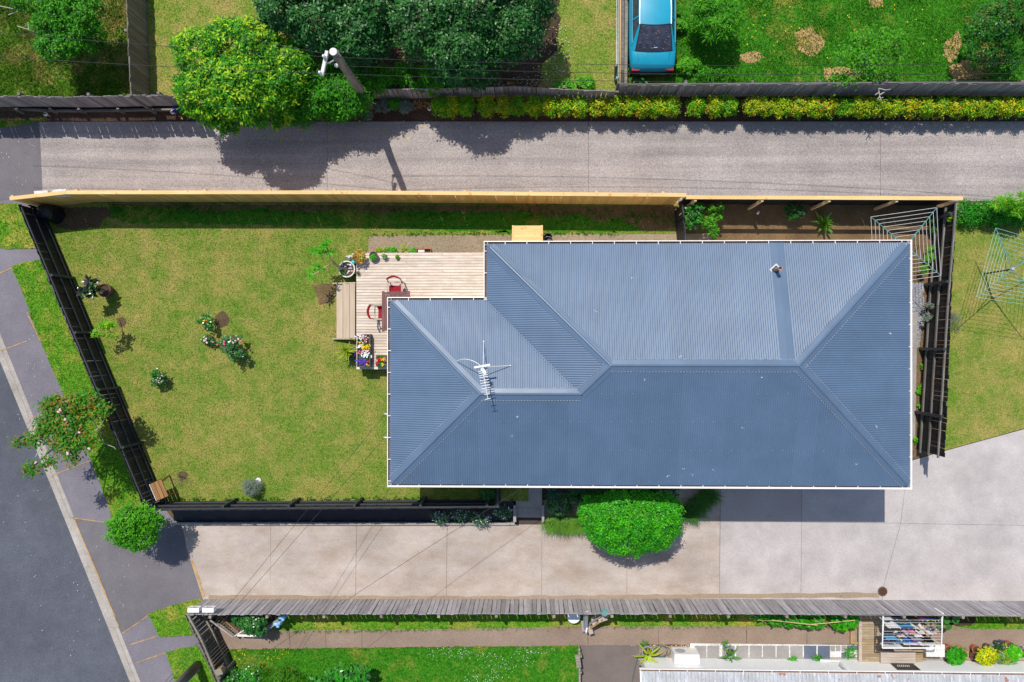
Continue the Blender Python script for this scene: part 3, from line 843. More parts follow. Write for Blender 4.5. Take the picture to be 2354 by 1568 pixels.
def specks(name, label, cat, regions, n, size, mat, zf, off=.02, flat=True):
    mb = MB()
    for _ in range(n):
        r = rnd.choice(regions); a = rnd.uniform(0, 6.283); q = math.sqrt(rnd.random())
        u, v = r[0] + math.cos(a) * r[2] * q, r[1] + math.sin(a) * r[3] * q
        p = P(u, v, zf(u, v) + off); s = size * rnd.uniform(.6, 1.3); t = rnd.uniform(0, 3.14)
        dx, dy = Vector((math.cos(t), math.sin(t), rnd.uniform(-.2, .3))) * s, Vector((-math.sin(t), math.cos(t), .1)) * s * .8
        mb.quad(p - dx, p - dy * .8, p + dx, p + dy * .8)
    o = mb.build(name, mat); return tag(o, label, cat, None, 'stuff')
M['daisy'] = m_plain('daisy_white', (.82, .80, .78), .8, .1)
M['yellowf'] = m_plain('yellow_flower', (.80, .52, .02), .7, .1)
M['orangef'] = m_plain('orange_flower', (.75, .22, .02), .7, .1)
M['pinkf'] = m_plain('pink_flower', (.70, .12, .26), .7, .1)
M['palepink'] = m_plain('pale_pink_flower', (.75, .48, .52), .7, .1)
M['redf'] = m_plain('red_flower', (.48, .02, .03), .7, .1)
M['purplef'] = m_plain('purple_flower', (.10, .06, .42), .7, .1)
M['leaflit'] = m_plain('fallen_leaf', (.34, .19, .06), .8, .1, .4, 3)
M['yleaf'] = m_plain('yellow_leaf', (.55, .45, .06), .8, .1, .3, 3)
specks('daisies', 'white daisies scattered over the front lawn', 'daisies', [(1090, 1500, 40, 18), (1130, 1540, 60, 25), (1170, 1520, 60, 20), (1110, 1560, 50, 10), (1020, 1500, 60, 12), (1230, 1495, 50, 8)], 240, .016, M['daisy'], zB, .09)
specks('petals', 'fallen white petals on the soil by the dark hedge tree', 'petals', [(1250, 120, 40, 80), (1230, 180, 50, 30), (1290, 110, 20, 60), (1225, 90, 25, 60)], 220, .018, M['daisy'], zYb, .06)
specks('dandelions', 'yellow dandelions scattered in the green yard', 'dandelions', [(1800, 60, 90, 60), (1950, 90, 100, 60), (2080, 60, 100, 60), (1660, 100, 80, 60)], 55, .03, M['yellowf'], zYc, .10)
specks('dandelions', 'yellow flowers fallen on the grass behind the gate', 'flowers', [(545, 1512, 20, 20), (570, 1535, 25, 14), (640, 1505, 40, 12)], 40, .028, M['yellowf'], zB, .08)
specks('fallen_leaves', 'fallen leaves on the upper driveway below the shrubs', 'leaves', [(650, 310, 100, 30), (800, 310, 100, 30), (950, 300, 150, 25), (1250, 295, 200, 20), (700, 290, 90, 12)], 75, .05, M['yleaf'], zA, .02)
specks('fallen_leaves', 'brown leaf litter under the hedge trees', 'leaves', [(960, 170, 50, 30), (1180, 200, 50, 15), (870, 240, 60, 8), (960, 240, 40, 10), (1260, 190, 40, 20)], 330, .045, M['leaflit'], zYb, .02)
specks('fallen_leaves', 'small light petals and leaves on the street asphalt', 'leaves', [(60, 1100, 60, 250), (150, 1400, 90, 130), (260, 1330, 90, 90), (90, 900, 40, 150), (40, 330, 50, 100)], 150, .018, M['oldwhite'], lambda u, v: zR(u, v), .02)
specks('wall_pebbles', 'grey stones below the sleeper retaining wall', 'stones', [(230, 268, 110, 4), (350, 264, 60, 4)], 260, .03, M['pebble'], zA, .03)
specks('paver_pebbles', 'white pebbles between the grey paving tiles', 'pebbles', [(1700, 1484, 250, 2), (1700, 1512, 250, 2), (1920, 1502, 14, 6), (1660, 1513, 180, 2)], 420, .02, M['daisy'], zB, .035)
straw = [[(1828, 78), (1842, 66), (1866, 64), (1880, 80), (1896, 98), (1888, 120), (1862, 130), (1842, 120), (1828, 100)], [(2178, 95), (2200, 70), (2212, 90), (2204, 120), (2188, 145), (2168, 130), (2170, 105)],
         [(1895, 155), (1940, 152), (1985, 165), (1975, 188), (1905, 188), (1890, 175)], [(1995, 0), (2025, -10), (2030, 10), (2000, 18)], [(2180, 155), (2250, 120), (2300, 135), (2270, 180), (2190, 185)], [(1700, 125), (1745, 118), (1760, 132), (1730, 145), (1700, 140)]]
for i, pl in enumerate(straw):
    o = ground('straw_mulch', jit(pl, 3, 7, 90 + i), zYc, .006 + i * .0005, M['straw'], None)
    tag(o, ['round straw patch left of the sparse fruit tree', 'slim straw patch left of the dense tree at right', 'straw patch under the sparse fruit tree by the fence', 'straw ring at the top edge of the green yard', 'dry straw under the dense tree at right', 'pale straw patch right of the narrow leaved shrub'][i], 'straw', None, 'stuff')
# ------------------------------------------------------------------ the house
ZE_ = 3.2; SL = 0.28
def rf(name, c, objv=.05):
    k = NT(name)
    col = k.mul(k.mix(0, c, c), k.rng(k.noise(1.2, 5, .6), .3, .7, .92, 1.08))
    col = k.mul(col, k.rng(k.noise(70, 2, .6), .3, .7, .94, 1.06))
    col = k.mul(col, k.rng(k.objrand(), 0, 1, 1 - objv, 1 + objv))
    return k.done(col, k.rng(k.noise(.9, 4), .3, .7, .33, .40), .55)
M['roof'] = rf('slate_blue_roofing', (.092, .145, .225))
M['ridge'] = rf('slate_blue_flashing', (.098, .150, .228), .02)
M['softedge'] = m_plain('grey_soft_edge', (.26, .29, .33), .6, .3, .3, 30)
ol = [P(889, 1120, ZE_), P(2097, 1120, ZE_), P(2098, 551, ZE_), P(1112, 551, ZE_), P(891, 683, ZE_)]
xW1 = (ol[0].x + ol[4].x) / 2; xE = (ol[1].x + ol[2].x) / 2; yS = ol[0].y; yN = ol[2].y; xW = ol[3].x; yW = ol[4].y
house = thing('house', 'single storey house with a slate blue corrugated hip roof and white gutters', 'house', ((xW + xE) / 2, (yN + yS) / 2, 0))
IN = 0.105        # gutter lip to roof sheet edge
x1, x0, xe, ys, yn, yw = xW1 + IN, xW + IN, xE - IN, yS + IN, yN - IN, yW - IN
a_ = (yn - ys) / 2; b_ = (yw - ys) / 2
ym = (yn + ys) / 2; yv = (yw + ys) / 2
zr, zw = ZE_ + SL * a_, ZE_ + SL * b_
roof = link('roof', None, house); roof.empty_display_size = .2
roof.location = (0, 0, ZE_)
AMP, PIT = 0.0095, 0.076
def roof_plane(poly, eave0, e, d, mat=None, gaps=()):
    e = Vector(e); d = Vector(d); st = [((Vector(p) - Vector(eave0)).dot(e), (Vector(p) - Vector(eave0)).dot(d)) for p in poly]
    smin, smax = min(s for s, t in st), max(s for s, t in st)
    def span(s):
        ts = []
        for i in range(len(st)):
            (s0, t0), (s1, t1) = st[i], st[(i + 1) % len(st)]
            if abs(s1 - s0) < 1e-6: continue
            if min(s0, s1) - 1e-7 <= s <= max(s0, s1) + 1e-7:
                ts.append(t0 + (t1 - t0) * (s - s0) / (s1 - s0))
        return (min(ts), max(ts)) if len(ts) >= 2 else None
    W = 0.76; n = int(math.ceil((smax - smin) / W)); idx = 0
    for k in range(n):
        sa, sb = smin + k * W, min(smin + (k + 1) * W, smax)
        m = int(round((sb - sa) / (PIT / 6)))
        if m < 2: continue
        vs = []
        for i in range(-2, m + 3):
            s = min(max(sa + (sb - sa) * i / m, smin), smax)
            if (i < 0 and k == 0) or (i > m and k == n - 1): continue
            sc = min(max(s, smin + 1e-4), smax - 1e-4)
            sp = span(sc)
            if sp is None: continue
            ph = 2 * math.pi * (s - smin) / PIT
            w = AMP * math.cos(ph) + .0006 * (k % 2)
            for t in sp:
                p = Vector(eave0) + e * s + d * t
                vs.append((p.x, p.y, ZE_ + SL * t + w))
        mb = MB(); c = len(vs) // 2
        if c < 2: continue
        mb.add(vs, [(2 * i, 2 * i + 2, 2 * i + 3, 2 * i + 1) for i in range(c - 1)])
        o = mb.build('roof_sheet', mat or M['roof'], roof, smooth=True)
        if o.data.polygons and sum(p.normal.z for p in o.data.polygons) < 0: o.data.flip_normals()
V2 = lambda x, y: Vector((x, y, 0))
SW, SE, NE, NW = V2(x1, ys), V2(xe, ys), V2(xe, yn), V2(x0, yn)
WNW, INN = V2(x1, yw), V2(x0, yw)
RE, RW = V2(xe - a_, ym), V2(x0 + a_, ym)
WE, WW = V2(x0 + b_, yv), V2(x1 + b_, yv)
roof_plane([SW, SE, RE, RW, WE, WW], SW, (1, 0, 0), (0, 1, 0))
roof_plane([SE, NE, RE], SE, (0, 1, 0), (-1, 0, 0))
roof_plane([NE, NW, RW, RE], NW, (1, 0, 0), (0, -1, 0))
roof_plane([NW, INN, WE, RW], V2(x0, yw), (0, 1, 0), (1, 0, 0))
roof_plane([INN, WNW, WW, WE], WNW, (1, 0, 0), (0, -1, 0))
roof_plane([WNW, SW, WW], SW, (0, 1, 0), (1, 0, 0))
def hz(p):      # roof height at a plan corner
    return {0: ZE_}.get(0)
def capstrip(name, p, zp, q, zq, hip=True, w=0.19, soft=(True, True)):
    p = Vector((p.x, p.y, zp)); q = Vector((q.x, q.y, zq))
    if hip and abs(zp - ZE_) < .01: p = p + (q - p).normalized() * .16
    d = (q - p); d.z = 0; d.normalize(); n = Vector((-d.y, d.x, 0))
    dr = SL * (math.cos(math.pi / 4) if hip else 1)
    sec = [(-w, -.004), (-.045, .010), (-.032, .030), (-.012, .042), (.012, .042), (.032, .030), (.045, .010), (w, -.004)]
    mb = MB(); k = len(sec); N_ = max(2, int((q - p).length / .45)); rows = []
    for i in range(N_ + 1):
        c = p.lerp(q, i / N_)
        for j, (o_, z_) in enumerate(sec):
            wob = rnd.uniform(-.0035, .0035) if j in (0, k - 1) else 0
            rows.append(c + n * o_ + Vector((0, 0, .018 + z_ - dr * abs(o_) + wob)))
    mb.add(rows, [(i * k + j, (i + 1) * k + j, (i + 1) * k + j + 1, i * k + j + 1) for i in range(N_) for j in range(k - 1)])
    o = mb.build(name, M['ridge'], roof)
    if sum(pp.normal.z for pp in o.data.polygons) < 0: o.data.flip_normals()
    sm = MB()
    for sgn, on in ((-1, soft[0]), (1, soft[1])):
        if not on: continue
        L = (q - p).length; m = int(L / .10)
        for i in range(m):
            c = p.lerp(q, (i + .2) / m); c2 = p.lerp(q, (i + .8) / m)
            for cc in (c,):
                ce = n * sgn * (w + .008); z0 = Vector((0, 0, .016 - dr * w))
                sm.quad(cc + ce + z0, c2 + ce + z0, c2 + ce * 1.0 + n * sgn * .022 + z0, cc + ce + n * sgn * .022 + z0)
    if sm.v:
        s_ = sm.build('soft_edge', M['softedge'], o); s_['kind'] = 'stuff'
    return o
capstrip('ridge_cap', RW, zr, RE, zr, False)
capstrip('ridge_cap', WW, zw, WE, zw, False)
capstrip('hip_cap', SW, ZE_, WW, zw)
capstrip('hip_cap', WNW, ZE_, WW, zw, soft=(False, False))
capstrip('hip_cap', NW, ZE_, RW, zr, soft=(False, False))
capstrip('hip_cap', WE, zw, RW, zr, soft=(False, True))
capstrip('hip_cap', SE, ZE_, RE, zr)
capstrip('hip_cap', NE, ZE_, RE, zr)
vl = MB()      # valley tray
p, q = Vector((x0, yw, ZE_ - .02)), Vector((x0 + b_, yv, zw - .02))
d = (q - p).normalized(); n_ = Vector((-d.y, d.x, 0)).normalized(); up = .707 * SL
for s, sg in ((.07, 1), (.07, -1)):
    vl.quad(p, q, q + n_ * sg * s + Vector((0, 0, .035)), p + n_ * sg * s + Vector((0, 0, .035)))
vl.build('valley', M['ridge'], roof)
fl = MB()      # flat apron running from the ridge to the north eave past the flue
fx0, fx1 = P(1768.5, 552, ZE_).x, P(1800, 552, ZE_).x
N_ = 10
for i in range(N_):
    t0, t1 = i / N_, (i + 1) / N_
    y0_, y1_ = yn + .02 - (a_ - .1) * t0, yn + .02 - (a_ - .1) * t1
    z0_, z1_ = ZE_ + SL * (yn - y0_) + .016, ZE_ + SL * (yn - y1_) + .016
    w0, w1 = rnd.uniform(-.004, .004), rnd.uniform(-.004, .004)
    fl.quad((fx0, y0_, z0_), (fx0, y1_, z1_), ((fx0 + fx1) / 2, y1_, z1_ + .004), ((fx0 + fx1) / 2, y0_, z0_ + .004))
    fl.quad(((fx0 + fx1) / 2, y0_, z0_ + .004), ((fx0 + fx1) / 2, y1_, z1_ + .004), (fx1, y1_, z1_), (fx1, y0_, z0_))
fl.build('apron_flashing', M['ridge'], roof)
sc = MB()
for t in (.15, 1.25, 2.25, 3.2, 4.0):
    for s in np.arange(.4, xe - x1 - .3, .34):
        x = x1 + s; y = ys + t
        inside = t < min(s, (xe - x1) - s) - .2 and (t < b_ - .25 or x > x0 + t + .2)
        if inside:
            c = Vector((x, y, ZE_ + SL * t + AMP + .006)); sc.box(c, (.02, .02, .008))
for t in (.15, 1.1, 2.1):
    for s in np.arange(.3, yn - ys - .3, .34):
        if t < min(s, (yn - ys) - s) - .2: sc.box((xe - t, ys + s, ZE_ + SL * t + AMP + .006), (.02, .02, .008))
so = sc.build('roof_screws', M['softedge'], roof); so['kind'] = 'stuff'
db = MB()
for (u, v, s) in ((1560, 818, 5), (1478, 872, 3), (2065, 768, 4), (1190, 958, 4), (1178, 1004, 3), (1370, 716, 4), (1458, 636, 3), (2030, 985, 4), (1985, 1075, 3), (1712, 985, 3), (1545, 1103, 4), (1600, 1100, 3), (1580, 1083, 3), (1650, 1088, 3), (1745, 868, 3)):
    for _ in range(3):
        c = P(u + rnd.uniform(-3, 3), v + rnd.uniform(-3, 3), 4.0)
        t = min(c.x - x1, xe - c.x, c.y - ys, yn - c.y); t = max(t, 0)
        if c.x < x0 + 3 and c.y > yw: t = min(t, abs(c.x - x0))
        db.box((c.x, c.y, ZE_ + SL * t + AMP + .004), (.006 * s * rnd.uniform(.6, 1.2), .006 * s, .006), rnd.uniform(0, 3))
dbo = db.build('bird_droppings', M['oldwhite'], roof); dbo['kind'] = 'stuff'
# flue with its rubber boot
fc = P(1787, 619, 3.65); fz = ZE_ + SL * (yn - fc.y) + .02
flue = thing('flue', 'short copper brown flue pipe in a white edged rubber boot on the blue roof', 'flue', (fc.x, fc.y, fz))
tilt = Matrix.Rotation(math.atan(SL), 4, 'X')
fr = MB()
for sx, sy, lx, ly in ((0, .13, .30, .04), (0, -.13, .30, .04), (.13, 0, .04, .22), (-.13, 0, .04, .22)):
    Mx = Matrix.Translation((fc.x, fc.y, fz + .01)) @ tilt @ Matrix.Rotation(R(45), 4, 'Z')
    fr.boxm(Mx @ Matrix.Translation((sx, sy, 0)), (lx, ly, .012))
fr.build('boot_frame', M['white'], flue)
bt = MB(); bt.lathe([(.13, -.02), (.12, .02), (.09, .05), (.065, .11)], 16, (fc.x, fc.y, fz)); bt.build('rubber_boot', M['greypot'], flue, smooth=True)
M['copper'] = m_plain('copper_pipe', (.42, .20, .13), .5, .4, .3, 18)
pp = MB(); pp.lathe([(.062, -.02), (.062, .42), (.068, .42), (.068, .48), (.05, .48), (.05, .38), (.0001, .37)], 14, (fc.x, fc.y, fz)); pp.build('pipe', [M['copper']], flue)
# gutters with their brackets, fascia and walls
def gutter(p, q, nrm, zz, parent, W=.12, step=.75, mi=None, first=.35, lip=.03):
    p, q, nrm = Vector((p.x, p.y, 0)), Vector((q.x, q.y, 0)), Vector(nrm)
    zt = zz + .005
    sec = [(0, -.10), (0, .0), (lip, .004), (lip + .002, -.008), (lip, -.085), (W + .01, -.085), (W + .01, .0), (W + .02, .0), (W + .02, -.10)]
    mb = MB(); k = len(sec)
    A = [p - nrm * o_ + Vector((0, 0, zt + z_)) for o_, z_ in sec]; B = [q - nrm * o_ + Vector((0, 0, zt + z_)) for o_, z_ in sec]
    for i in range(k - 1): mb.add([A[i], B[i], B[i + 1], A[i + 1]], [(0, 1, 2, 3)], 1 if i == 4 else 0)
    g = mb.build('gutter', [M['fascia'], M['gutdirt']], parent)
    L = (q - p).length; d = (q - p).normalized(); s = first
    me = box_mesh('bracket', (.024, W + .01, .012), M['fascia'], False)
    while s < L - .1:
        c = p + d * s - nrm * (W / 2 + .008) + Vector((0, 0, zt + .004))
        put(g, me, 'bracket', c, math.atan2(d.y, d.x)); s += step
    return g
GE = {'s': (V2(xW1, yS), V2(xE, yS), (0, -1, 0)), 'e': (V2(xE, yS), V2(xE, yN), (1, 0, 0)), 'n': (V2(xE, yN), V2(xW, yN), (0, 1, 0)), 'w': (V2(xW, yN), V2(xW, yW), (-1, 0, 0)),
      'm': (V2(xW, yW), V2(xW1, yW), (0, 1, 0)), 'v': (V2(xW1, yW), V2(xW1, yS), (-1, 0, 0))}
for gi_, (k_, (p, q, nn)) in enumerate(GE.items()): gutter(p, q, nn, ZE_ - .02 + .003 * gi_, house, lip=.06 if k_ in 'se' else .028)
def prism(name, pts, z0, z1, mat, parent):
    mb = MB(); n = len(pts)
    mb.add([(x, y, z0) for x, y in pts] + [(x, y, z1) for x, y in pts], [(i, (i + 1) % n, n + (i + 1) % n, n + i) for i in range(n)])
    return mb.build(name, mat, parent)
O = .50
wpts = [(xW1 + O, yS + O), (xE - O, yS + O), (xE - O, yN - O), (xW + O, yN - O), (xW + O, yW - O), (xW1 + O, yW - O)]
prism('wall', wpts, -.5, ZE_ - .05, M['whitewall'], house)
sf = MB(); o1 = .13
e6 = [(xW1 + o1, yS + o1), (xE - o1, yS + o1), (xE - o1, yN - o1), (xW + o1, yN - o1), (xW + o1, yW - o1), (xW1 + o1, yW - o1)]
for i in range(6):
    j = (i + 1) % 6
    sf.quad((*e6[i], ZE_ - .12), (*e6[j], ZE_ - .12), (*wpts[j], ZE_ - .12), (*wpts[i], ZE_ - .12))
sf.build('soffit', M['white'], house)
prism('fascia', [(x, y) for x, y in e6], ZE_ - .2, ZE_ - .02, M['fascia'], house)
# brackets where the service wires land on the west wall
for k_, (u, v) in enumerate(((885, 952), (884, 1006))):
    b = MB(); p = P(u, v, 2.9); b.beam((xW1 + O, p.y + .06, 2.95), (p.x, p.y, 2.9), .04, .04); b.ball((p.x, p.y, 2.9), .035)
    b.build('wire_bracket', M['oldwhite'], house)

# television aerial on the wing roof
def wing_z(x, y): return ZE_ + SL * max(0, min(x - x1, yw - y, y - ys))
m0 = P(1112, 843, 4.2); ab = Vector((m0.x, m0.y, wing_z(m0.x, m0.y)))
ant = thing('tv_aerial', 'white television aerial with a comb of crossbars on the wing roof', 'aerial', ab)
top = ab + Vector((0, 0, .95))
b = MB(); b.tube([ab + Vector((0, 0, -.02)), top], .02, 8); b.build('mast', M['oldwhite'], ant)
b = MB(); s2 = P(1110.5, 785, 4.0); s3 = P(1173, 841, 4.0)
for e_ in (s2, s3): e_.z = wing_z(e_.x, e_.y) + .03
b.tube([top - Vector((0, 0, .35)), s2], .012, 5); b.tube([top - Vector((0, 0, .35)), s3], .012, 5); b.ball(s2, .03); b.ball(s3, .03)
b.build('stay', M['oldwhite'], ant)
e0 = top + Vector((-.02, .04, 0)); e1 = P(1121, 919, 5.0); e1.z = top.z + .02
b = MB(); b.tube([e0, e1], .013, 6); b.build('boom', M['oldwhite'], ant)
dirb = (e1 - e0).normalized(); sdb = Vector((-dirb.y, dirb.x, 0)).normalized()
LB = (e1 - e0).length
for i, f in enumerate((.0, .14, .20, .27, .33, .42, .50, .58, .66, .84, .99)):
    b = MB(); c = e0 + dirb * LB * f; hw = .26 if f == 0 else (.15 if f < .7 else .09)
    b.beam(c - sdb * hw, c + sdb * hw, .018 if f else .06, .015); b.build('crossbar', M['white'], ant)
b = MB(); b.box(top + Vector((.03, -.12, -.03)), (.10, .22, .05), .6); b.build('junction_box', M['white'], ant)
cb = MB(); pts = []
c0, c1, c2, c3 = top, P(1086, 824, 5.0), P(1066, 822, 4.6), P(1047, 831, 4.2); c3.z = wing_z(c3.x, c3.y) + .05
for i in range(13):
    t = i / 12; pts.append(c0 * (1 - t) ** 3 + c1 * 3 * t * (1 - t) ** 2 + c2 * 3 * t * t * (1 - t) + c3 * t ** 3)
cb.tube(pts, .012, 5); cb.build('cable', M['white'], ant)

# ------------------------------------------------------------------ deck and steps
ZD = .55
d0 = P(819, 581, ZD); d1 = P(1112, 581, ZD); d2 = P(848, 844, ZD)
deck = thing('deck', 'bleached timber deck of narrow boards beside the blue roof', 'deck', (d0.x, d2.y, 0))
pw_ = 0.1085; rows_ = int((d0.y - d2.y) / pw_)
xr1 = xW + O - .02; xr2 = xW1 + O - .02
for i in range(rows_ + 1):
    y = d0.y - pw_ * (i + .5)
    xl = P(819, 700, ZD).x; xr = xr1 if y > yW - O else xr2
    cuts = [xl, xr] if (i * 7) % 3 else [xl, xl + (xr - xl) * (.35 if i % 2 else .6), xr]
    for a, b2 in zip(cuts[:-1], cuts[1:]):
        L = b2 - a - .006
        me = box_mesh('deck_board', (L, pw_ - .012, .025), M['deck'], False)
        put(deck, me, 'deck_board', ((a + b2) / 2, y, ZD - .0125 + rnd.uniform(-.001, .001)))
b = MB(); xl = d0.x + .03
b.beam((xl, d0.y - .02, ZD - .12), (xl, d2.y + .02, ZD - .12), .04, .16); b.beam((xl, d2.y + .03, ZD - .12), (xr2, d2.y + .03, ZD - .12), .04, .16); b.beam((xl, d0.y - .03, ZD - .12), (xr1, d0.y - .03, ZD - .12), .04, .16)
for y in np.arange(d2.y + .4, d0.y, .5): b.beam((xl, y, ZD - .10), (xr1 if y > yW - O else xr2, y, ZD - .10), .045, .14)
b.build('joist_frame', M['tread_dark'], deck)
for fx in (.04, .5):
    for fy in (.05, .5, .95):
        me = box_mesh('pile', (.1, .1, ZD - .2), M['tread_dark'])
        put(deck, me, 'pile', (xl + .05 + fx * 1.8, d2.y + (d0.y - d2.y) * fy, 0))
st = thing('deck_steps', 'three pale timber steps down from deck to lawn', 'steps', (P(796, 715).x, P(796, 715).y, 0))
yt0, yt1 = P(800, 652, .4).y, P(800, 777, .4).y
xs_ = [P(818.5, 700, .42).x, P(803.5, 700, .42).x, P(788.5, 700, .28).x, P(773.5, 700, .14).x]
for i in range(3):
    z = .42 - .14 * i; xa, xb = xs_[i + 1] + .006, xs_[i] - .010
    me = box_mesh('tread', (xb - xa, yt0 - yt1, .035), M['step'], False)
    put(st, me, 'tread', ((xa + xb) / 2, (yt0 + yt1) / 2, z))
    me = box_mesh('riser', (.018, yt0 - yt1 - .01, .10), M['step'], False)
    put(st, me, 'riser', (xb - .012, (yt0 + yt1) / 2, z + .072))
for y in (yt0 + .03, yt1 - .03):
    me = MB(); me.beam((xs_[0], y, .36), (xs_[3] - .14, y, .06), .045, .16); me.build('stringer', M['step'], st)

# the lower neighbour's house at the bottom right
ZL = 2.0
le = P(1470, 1537, ZL); lw_y = P(1470, 1512, ZB).y
nb = thing('neighbour_house', 'white walled house with a rusting pale iron roof at the bottom edge', 'house', (P(1900, 1560, ZB).x, le.y - 3, ZB))
xL, xR = le.x, P(2620, 1537, ZL).x
prism('wall', [(xL + .45, lw_y - 6), (xR, lw_y - 6), (xR, lw_y), (xL + .45, lw_y)], ZB - .1, ZL - .05, M['whitewall'], nb)
b = MB()
for k_ in range(16): b.beam((xL + .46, lw_y + .012, ZB + .1 + k_ * .15), (xR, lw_y + .012, ZB + .1 + k_ * .15), .02, .1485)
b.build('weatherboards', M['whitewall'], nb)
g = gutter(V2(xR, le.y), V2(xL, le.y), (0, 1, 0), ZL, nb, W=.11, step=1.0, first=.9)
k = NT('weathered_iron')
n1 = k.noise(9, 4, .6, None, (1, .12, 1)); n2 = k.noise(1.8, 5, .6); n3 = k.noise(3.3, 3, .5); n4 = k.noise(20, 3, .7)
col = k.mix(k.rng(n2, .3, .7), (.36, .36, .355), (.47, .475, .48)); col = k.mix(k.rng(n1, .5, .7, 0, .8), col, (.62, .65, .70))
col = k.mix(k.rng(n3, .66, .70, 0, .9), col, (.34, .13, .085)); col = k.mul(col, k.rng(n4, .3, .7, .85, 1.12))
M['iron'] = k.done(col, .55, .3)
nroof = link('roof', None, nb)
sx = xL + .06
while sx < xR - .1:
    W_ = min(.76, xR - sx); m = max(3, int(W_ / (.127 / 6))); mb = MB(); vs = []
    for i in range(m + 1):
        s = W_ * i / m; ph = ((sx + s) % .127) / .127
        w = .022 if abs(ph - .5) < .13 else .0
        for t in (-.0, 5.0): vs.append((sx + s, le.y - .10 - t, ZL + .0 + .2 * t + w))
    mb.add(vs, [(2 * i, 2 * i + 1, 2 * i + 3, 2 * i + 2) for i in range(m)])
    mb.build('roof_sheet', M['iron'], nroof); sx += W_ + .001
bb = MB(); bb.beam((xL + .03, le.y - .05, ZL + .02), (xL + .03, le.y - 5.1, ZL + 1.02), .05, .18); bb.build('barge_board', M['white'], nb)
pp = MB(); q0 = P(1888, 1513, 0); dx_ = P(1934, 1532, .4)
pts = [Vector((P(1885, 1514, -.2).x, lw_y + .07, -.2)), Vector((P(1930, 1514, -.15).x, lw_y + .07, -.12)), Vector((P(1934, 1522, .1).x, lw_y + .07, .1)), Vector((P(1932, 1527, .3).x, lw_y + .10, .3)), Vector((P(1938, 1534, .7).x, lw_y + .45, 1.9))]
pp.tube(pts, .045, 8); pp.build('downpipe', M['white'], nb, smooth=True)
wd = MB(); wa, wb_ = P(2050, 1522, .05).x, P(2102, 1522, .05).x
wd.box(((wa + wb_) / 2, lw_y + .03, .35), (wb_ - wa, .04, .8)); wf = wd.build('window', M['black'], nb)
wl = MB()
for i in range(7): wl.box((wa + .15 + i * .07, lw_y + .055, .22), (.03, .01, .05)); wl.box((wa + .18 + i * .07, lw_y + .055, .13), (.03, .01, .04))
wl.build('louvre', M['oldwhite'], wf)

# front steps down to the lower drive
fs = thing('concrete_steps', 'grey concrete path and steps from the house to the lower driveway', 'steps', P(1215, 1170, ZB))
for i, (va, vb, z) in enumerate(((1090, 1166, -.02), (1165, 1179, -.17), (1178, 1190, -.31))):
    a, b2 = P(1186, va, z), P(1246, vb, z); mb = MB()
    mb.box(((a.x + b2.x) / 2, (a.y + b2.y) / 2, (z + ZB - .1) / 2), (b2.x - a.x, a.y - b2.y - .004, z - ZB + .1)); mb.build('landing' if i == 0 else 'stair', M['greyconc'], fs)
for ua, ub in ((1180, 1186.5), (1245.5, 1251)):
    a, b2 = P(ua, 1162, .02), P(ub, 1200, .02); mb = MB()
    mb.box(((a.x + b2.x) / 2, (a.y + b2.y) / 2, -.22), (b2.x - a.x, a.y - b2.y, .5)); mb.build('side_wall', M['greyconc'], fs)
# ------------------------------------------------------------------ fences
gf = fence('golden_fence', 'new golden pine paling fence with a flat cap along the upper driveway', 'fence', [(24, 458), (153, 444), (800, 444), (1577, 450)], 1.76, 0.0,
      M['pine'], M['pinerail'], pw=.15, gap=.0006, rails=(.3, .95, 1.5), rail_side=1, posts=2.4, post_mat=M['pinerail'], cap=(.135, .035, .02), cap_mat=M['pinecap'], hv=.004, post_h=1.66)
gp = fence('golden_fence', 'golden capped fence section with black palings behind the house', 'fence', [(1577, 452), (2211, 455)], 1.46, 0.0,
      M['black_wood'], M['black_rail'], pw=.15, gap=.001, rails=(.3, .85), rail_side=1, posts=None, hv=.004)
a, c = P(1577, 453.5, 1.76), P(2213, 456, 1.76); dd = (c - a).normalized()
for i in range(4):
    p, q = a.lerp(c, i / 4), a.lerp(c, (i + 1) / 4)
    me = box_mesh('cap_board', ((q - p).length - .004, .135, .035), M['pinecap'], False); put(gp, me, 'cap_board', (p + q) / 2, math.atan2(dd.y, dd.x))
    me = box_mesh('rail', ((q - p).length - .004, .04, .15), M['pinerail'], False); put(gp, me, 'rail', (p + q) / 2 + Vector((0, -.02, -.10)), math.atan2(dd.y, dd.x))
s = .35
while s < (c - a).length:
    p = a + dd * s; me = box_mesh('post', (.09, .09, 1.72), M['pinerail']); put(gp, me, 'post', (p.x, p.y - .09, 0)); s += 2.4
bwall = [(41, 470), (331, 1168)]
fence('black_fence', 'black stained paling fence along the street side of the lawn', 'fence', bwall, 1.5, [0.0, 0.0], M['black_wood'], M['black_rail'], pw=.150, gap=.0045, rails=(.22, .80, 1.40), rail_side=1,
      rail_w=.045, rail_h=.07, posts=2.32, post_mat=M['black_rail'], hv=.02, first_post=2.9, post_s=.09)
fence('black_fence', 'black stained paling fence between the lawn and the weed mat bank', 'fence', [(331, 1168), (345, 1173.5), (1147, 1168)], 1.42, 0.0, M['black_wood'], M['black_rail'], pw=.150, gap=.004, rails=(.22, .80, 1.35), rail_side=1,
      rail_w=.05, rail_h=.075, posts=2.46, post_mat=M['black_rail'], hv=.02, first_post=2.95, post_s=.09)
fence('black_fence', 'short black fence return beside the concrete steps', 'fence', [(1147, 1168), (1147, 1122)], 1.42, 0.0, M['black_wood'], M['black_rail'], pw=.148, gap=.012, rails=(.3, 1.35), rail_side=1, posts=None, rail_w=.07)
fence('black_gate_fence', 'black lapped paling screen across the side path', 'fence', [(1569, 470), (1576, 552)], 1.5, 0.0, M['black_wood'], M['black_rail'], pw=.15, gap=-.01, rails=(.4, 1.3), rail_side=1, posts=None, hv=.05, lean=.03)
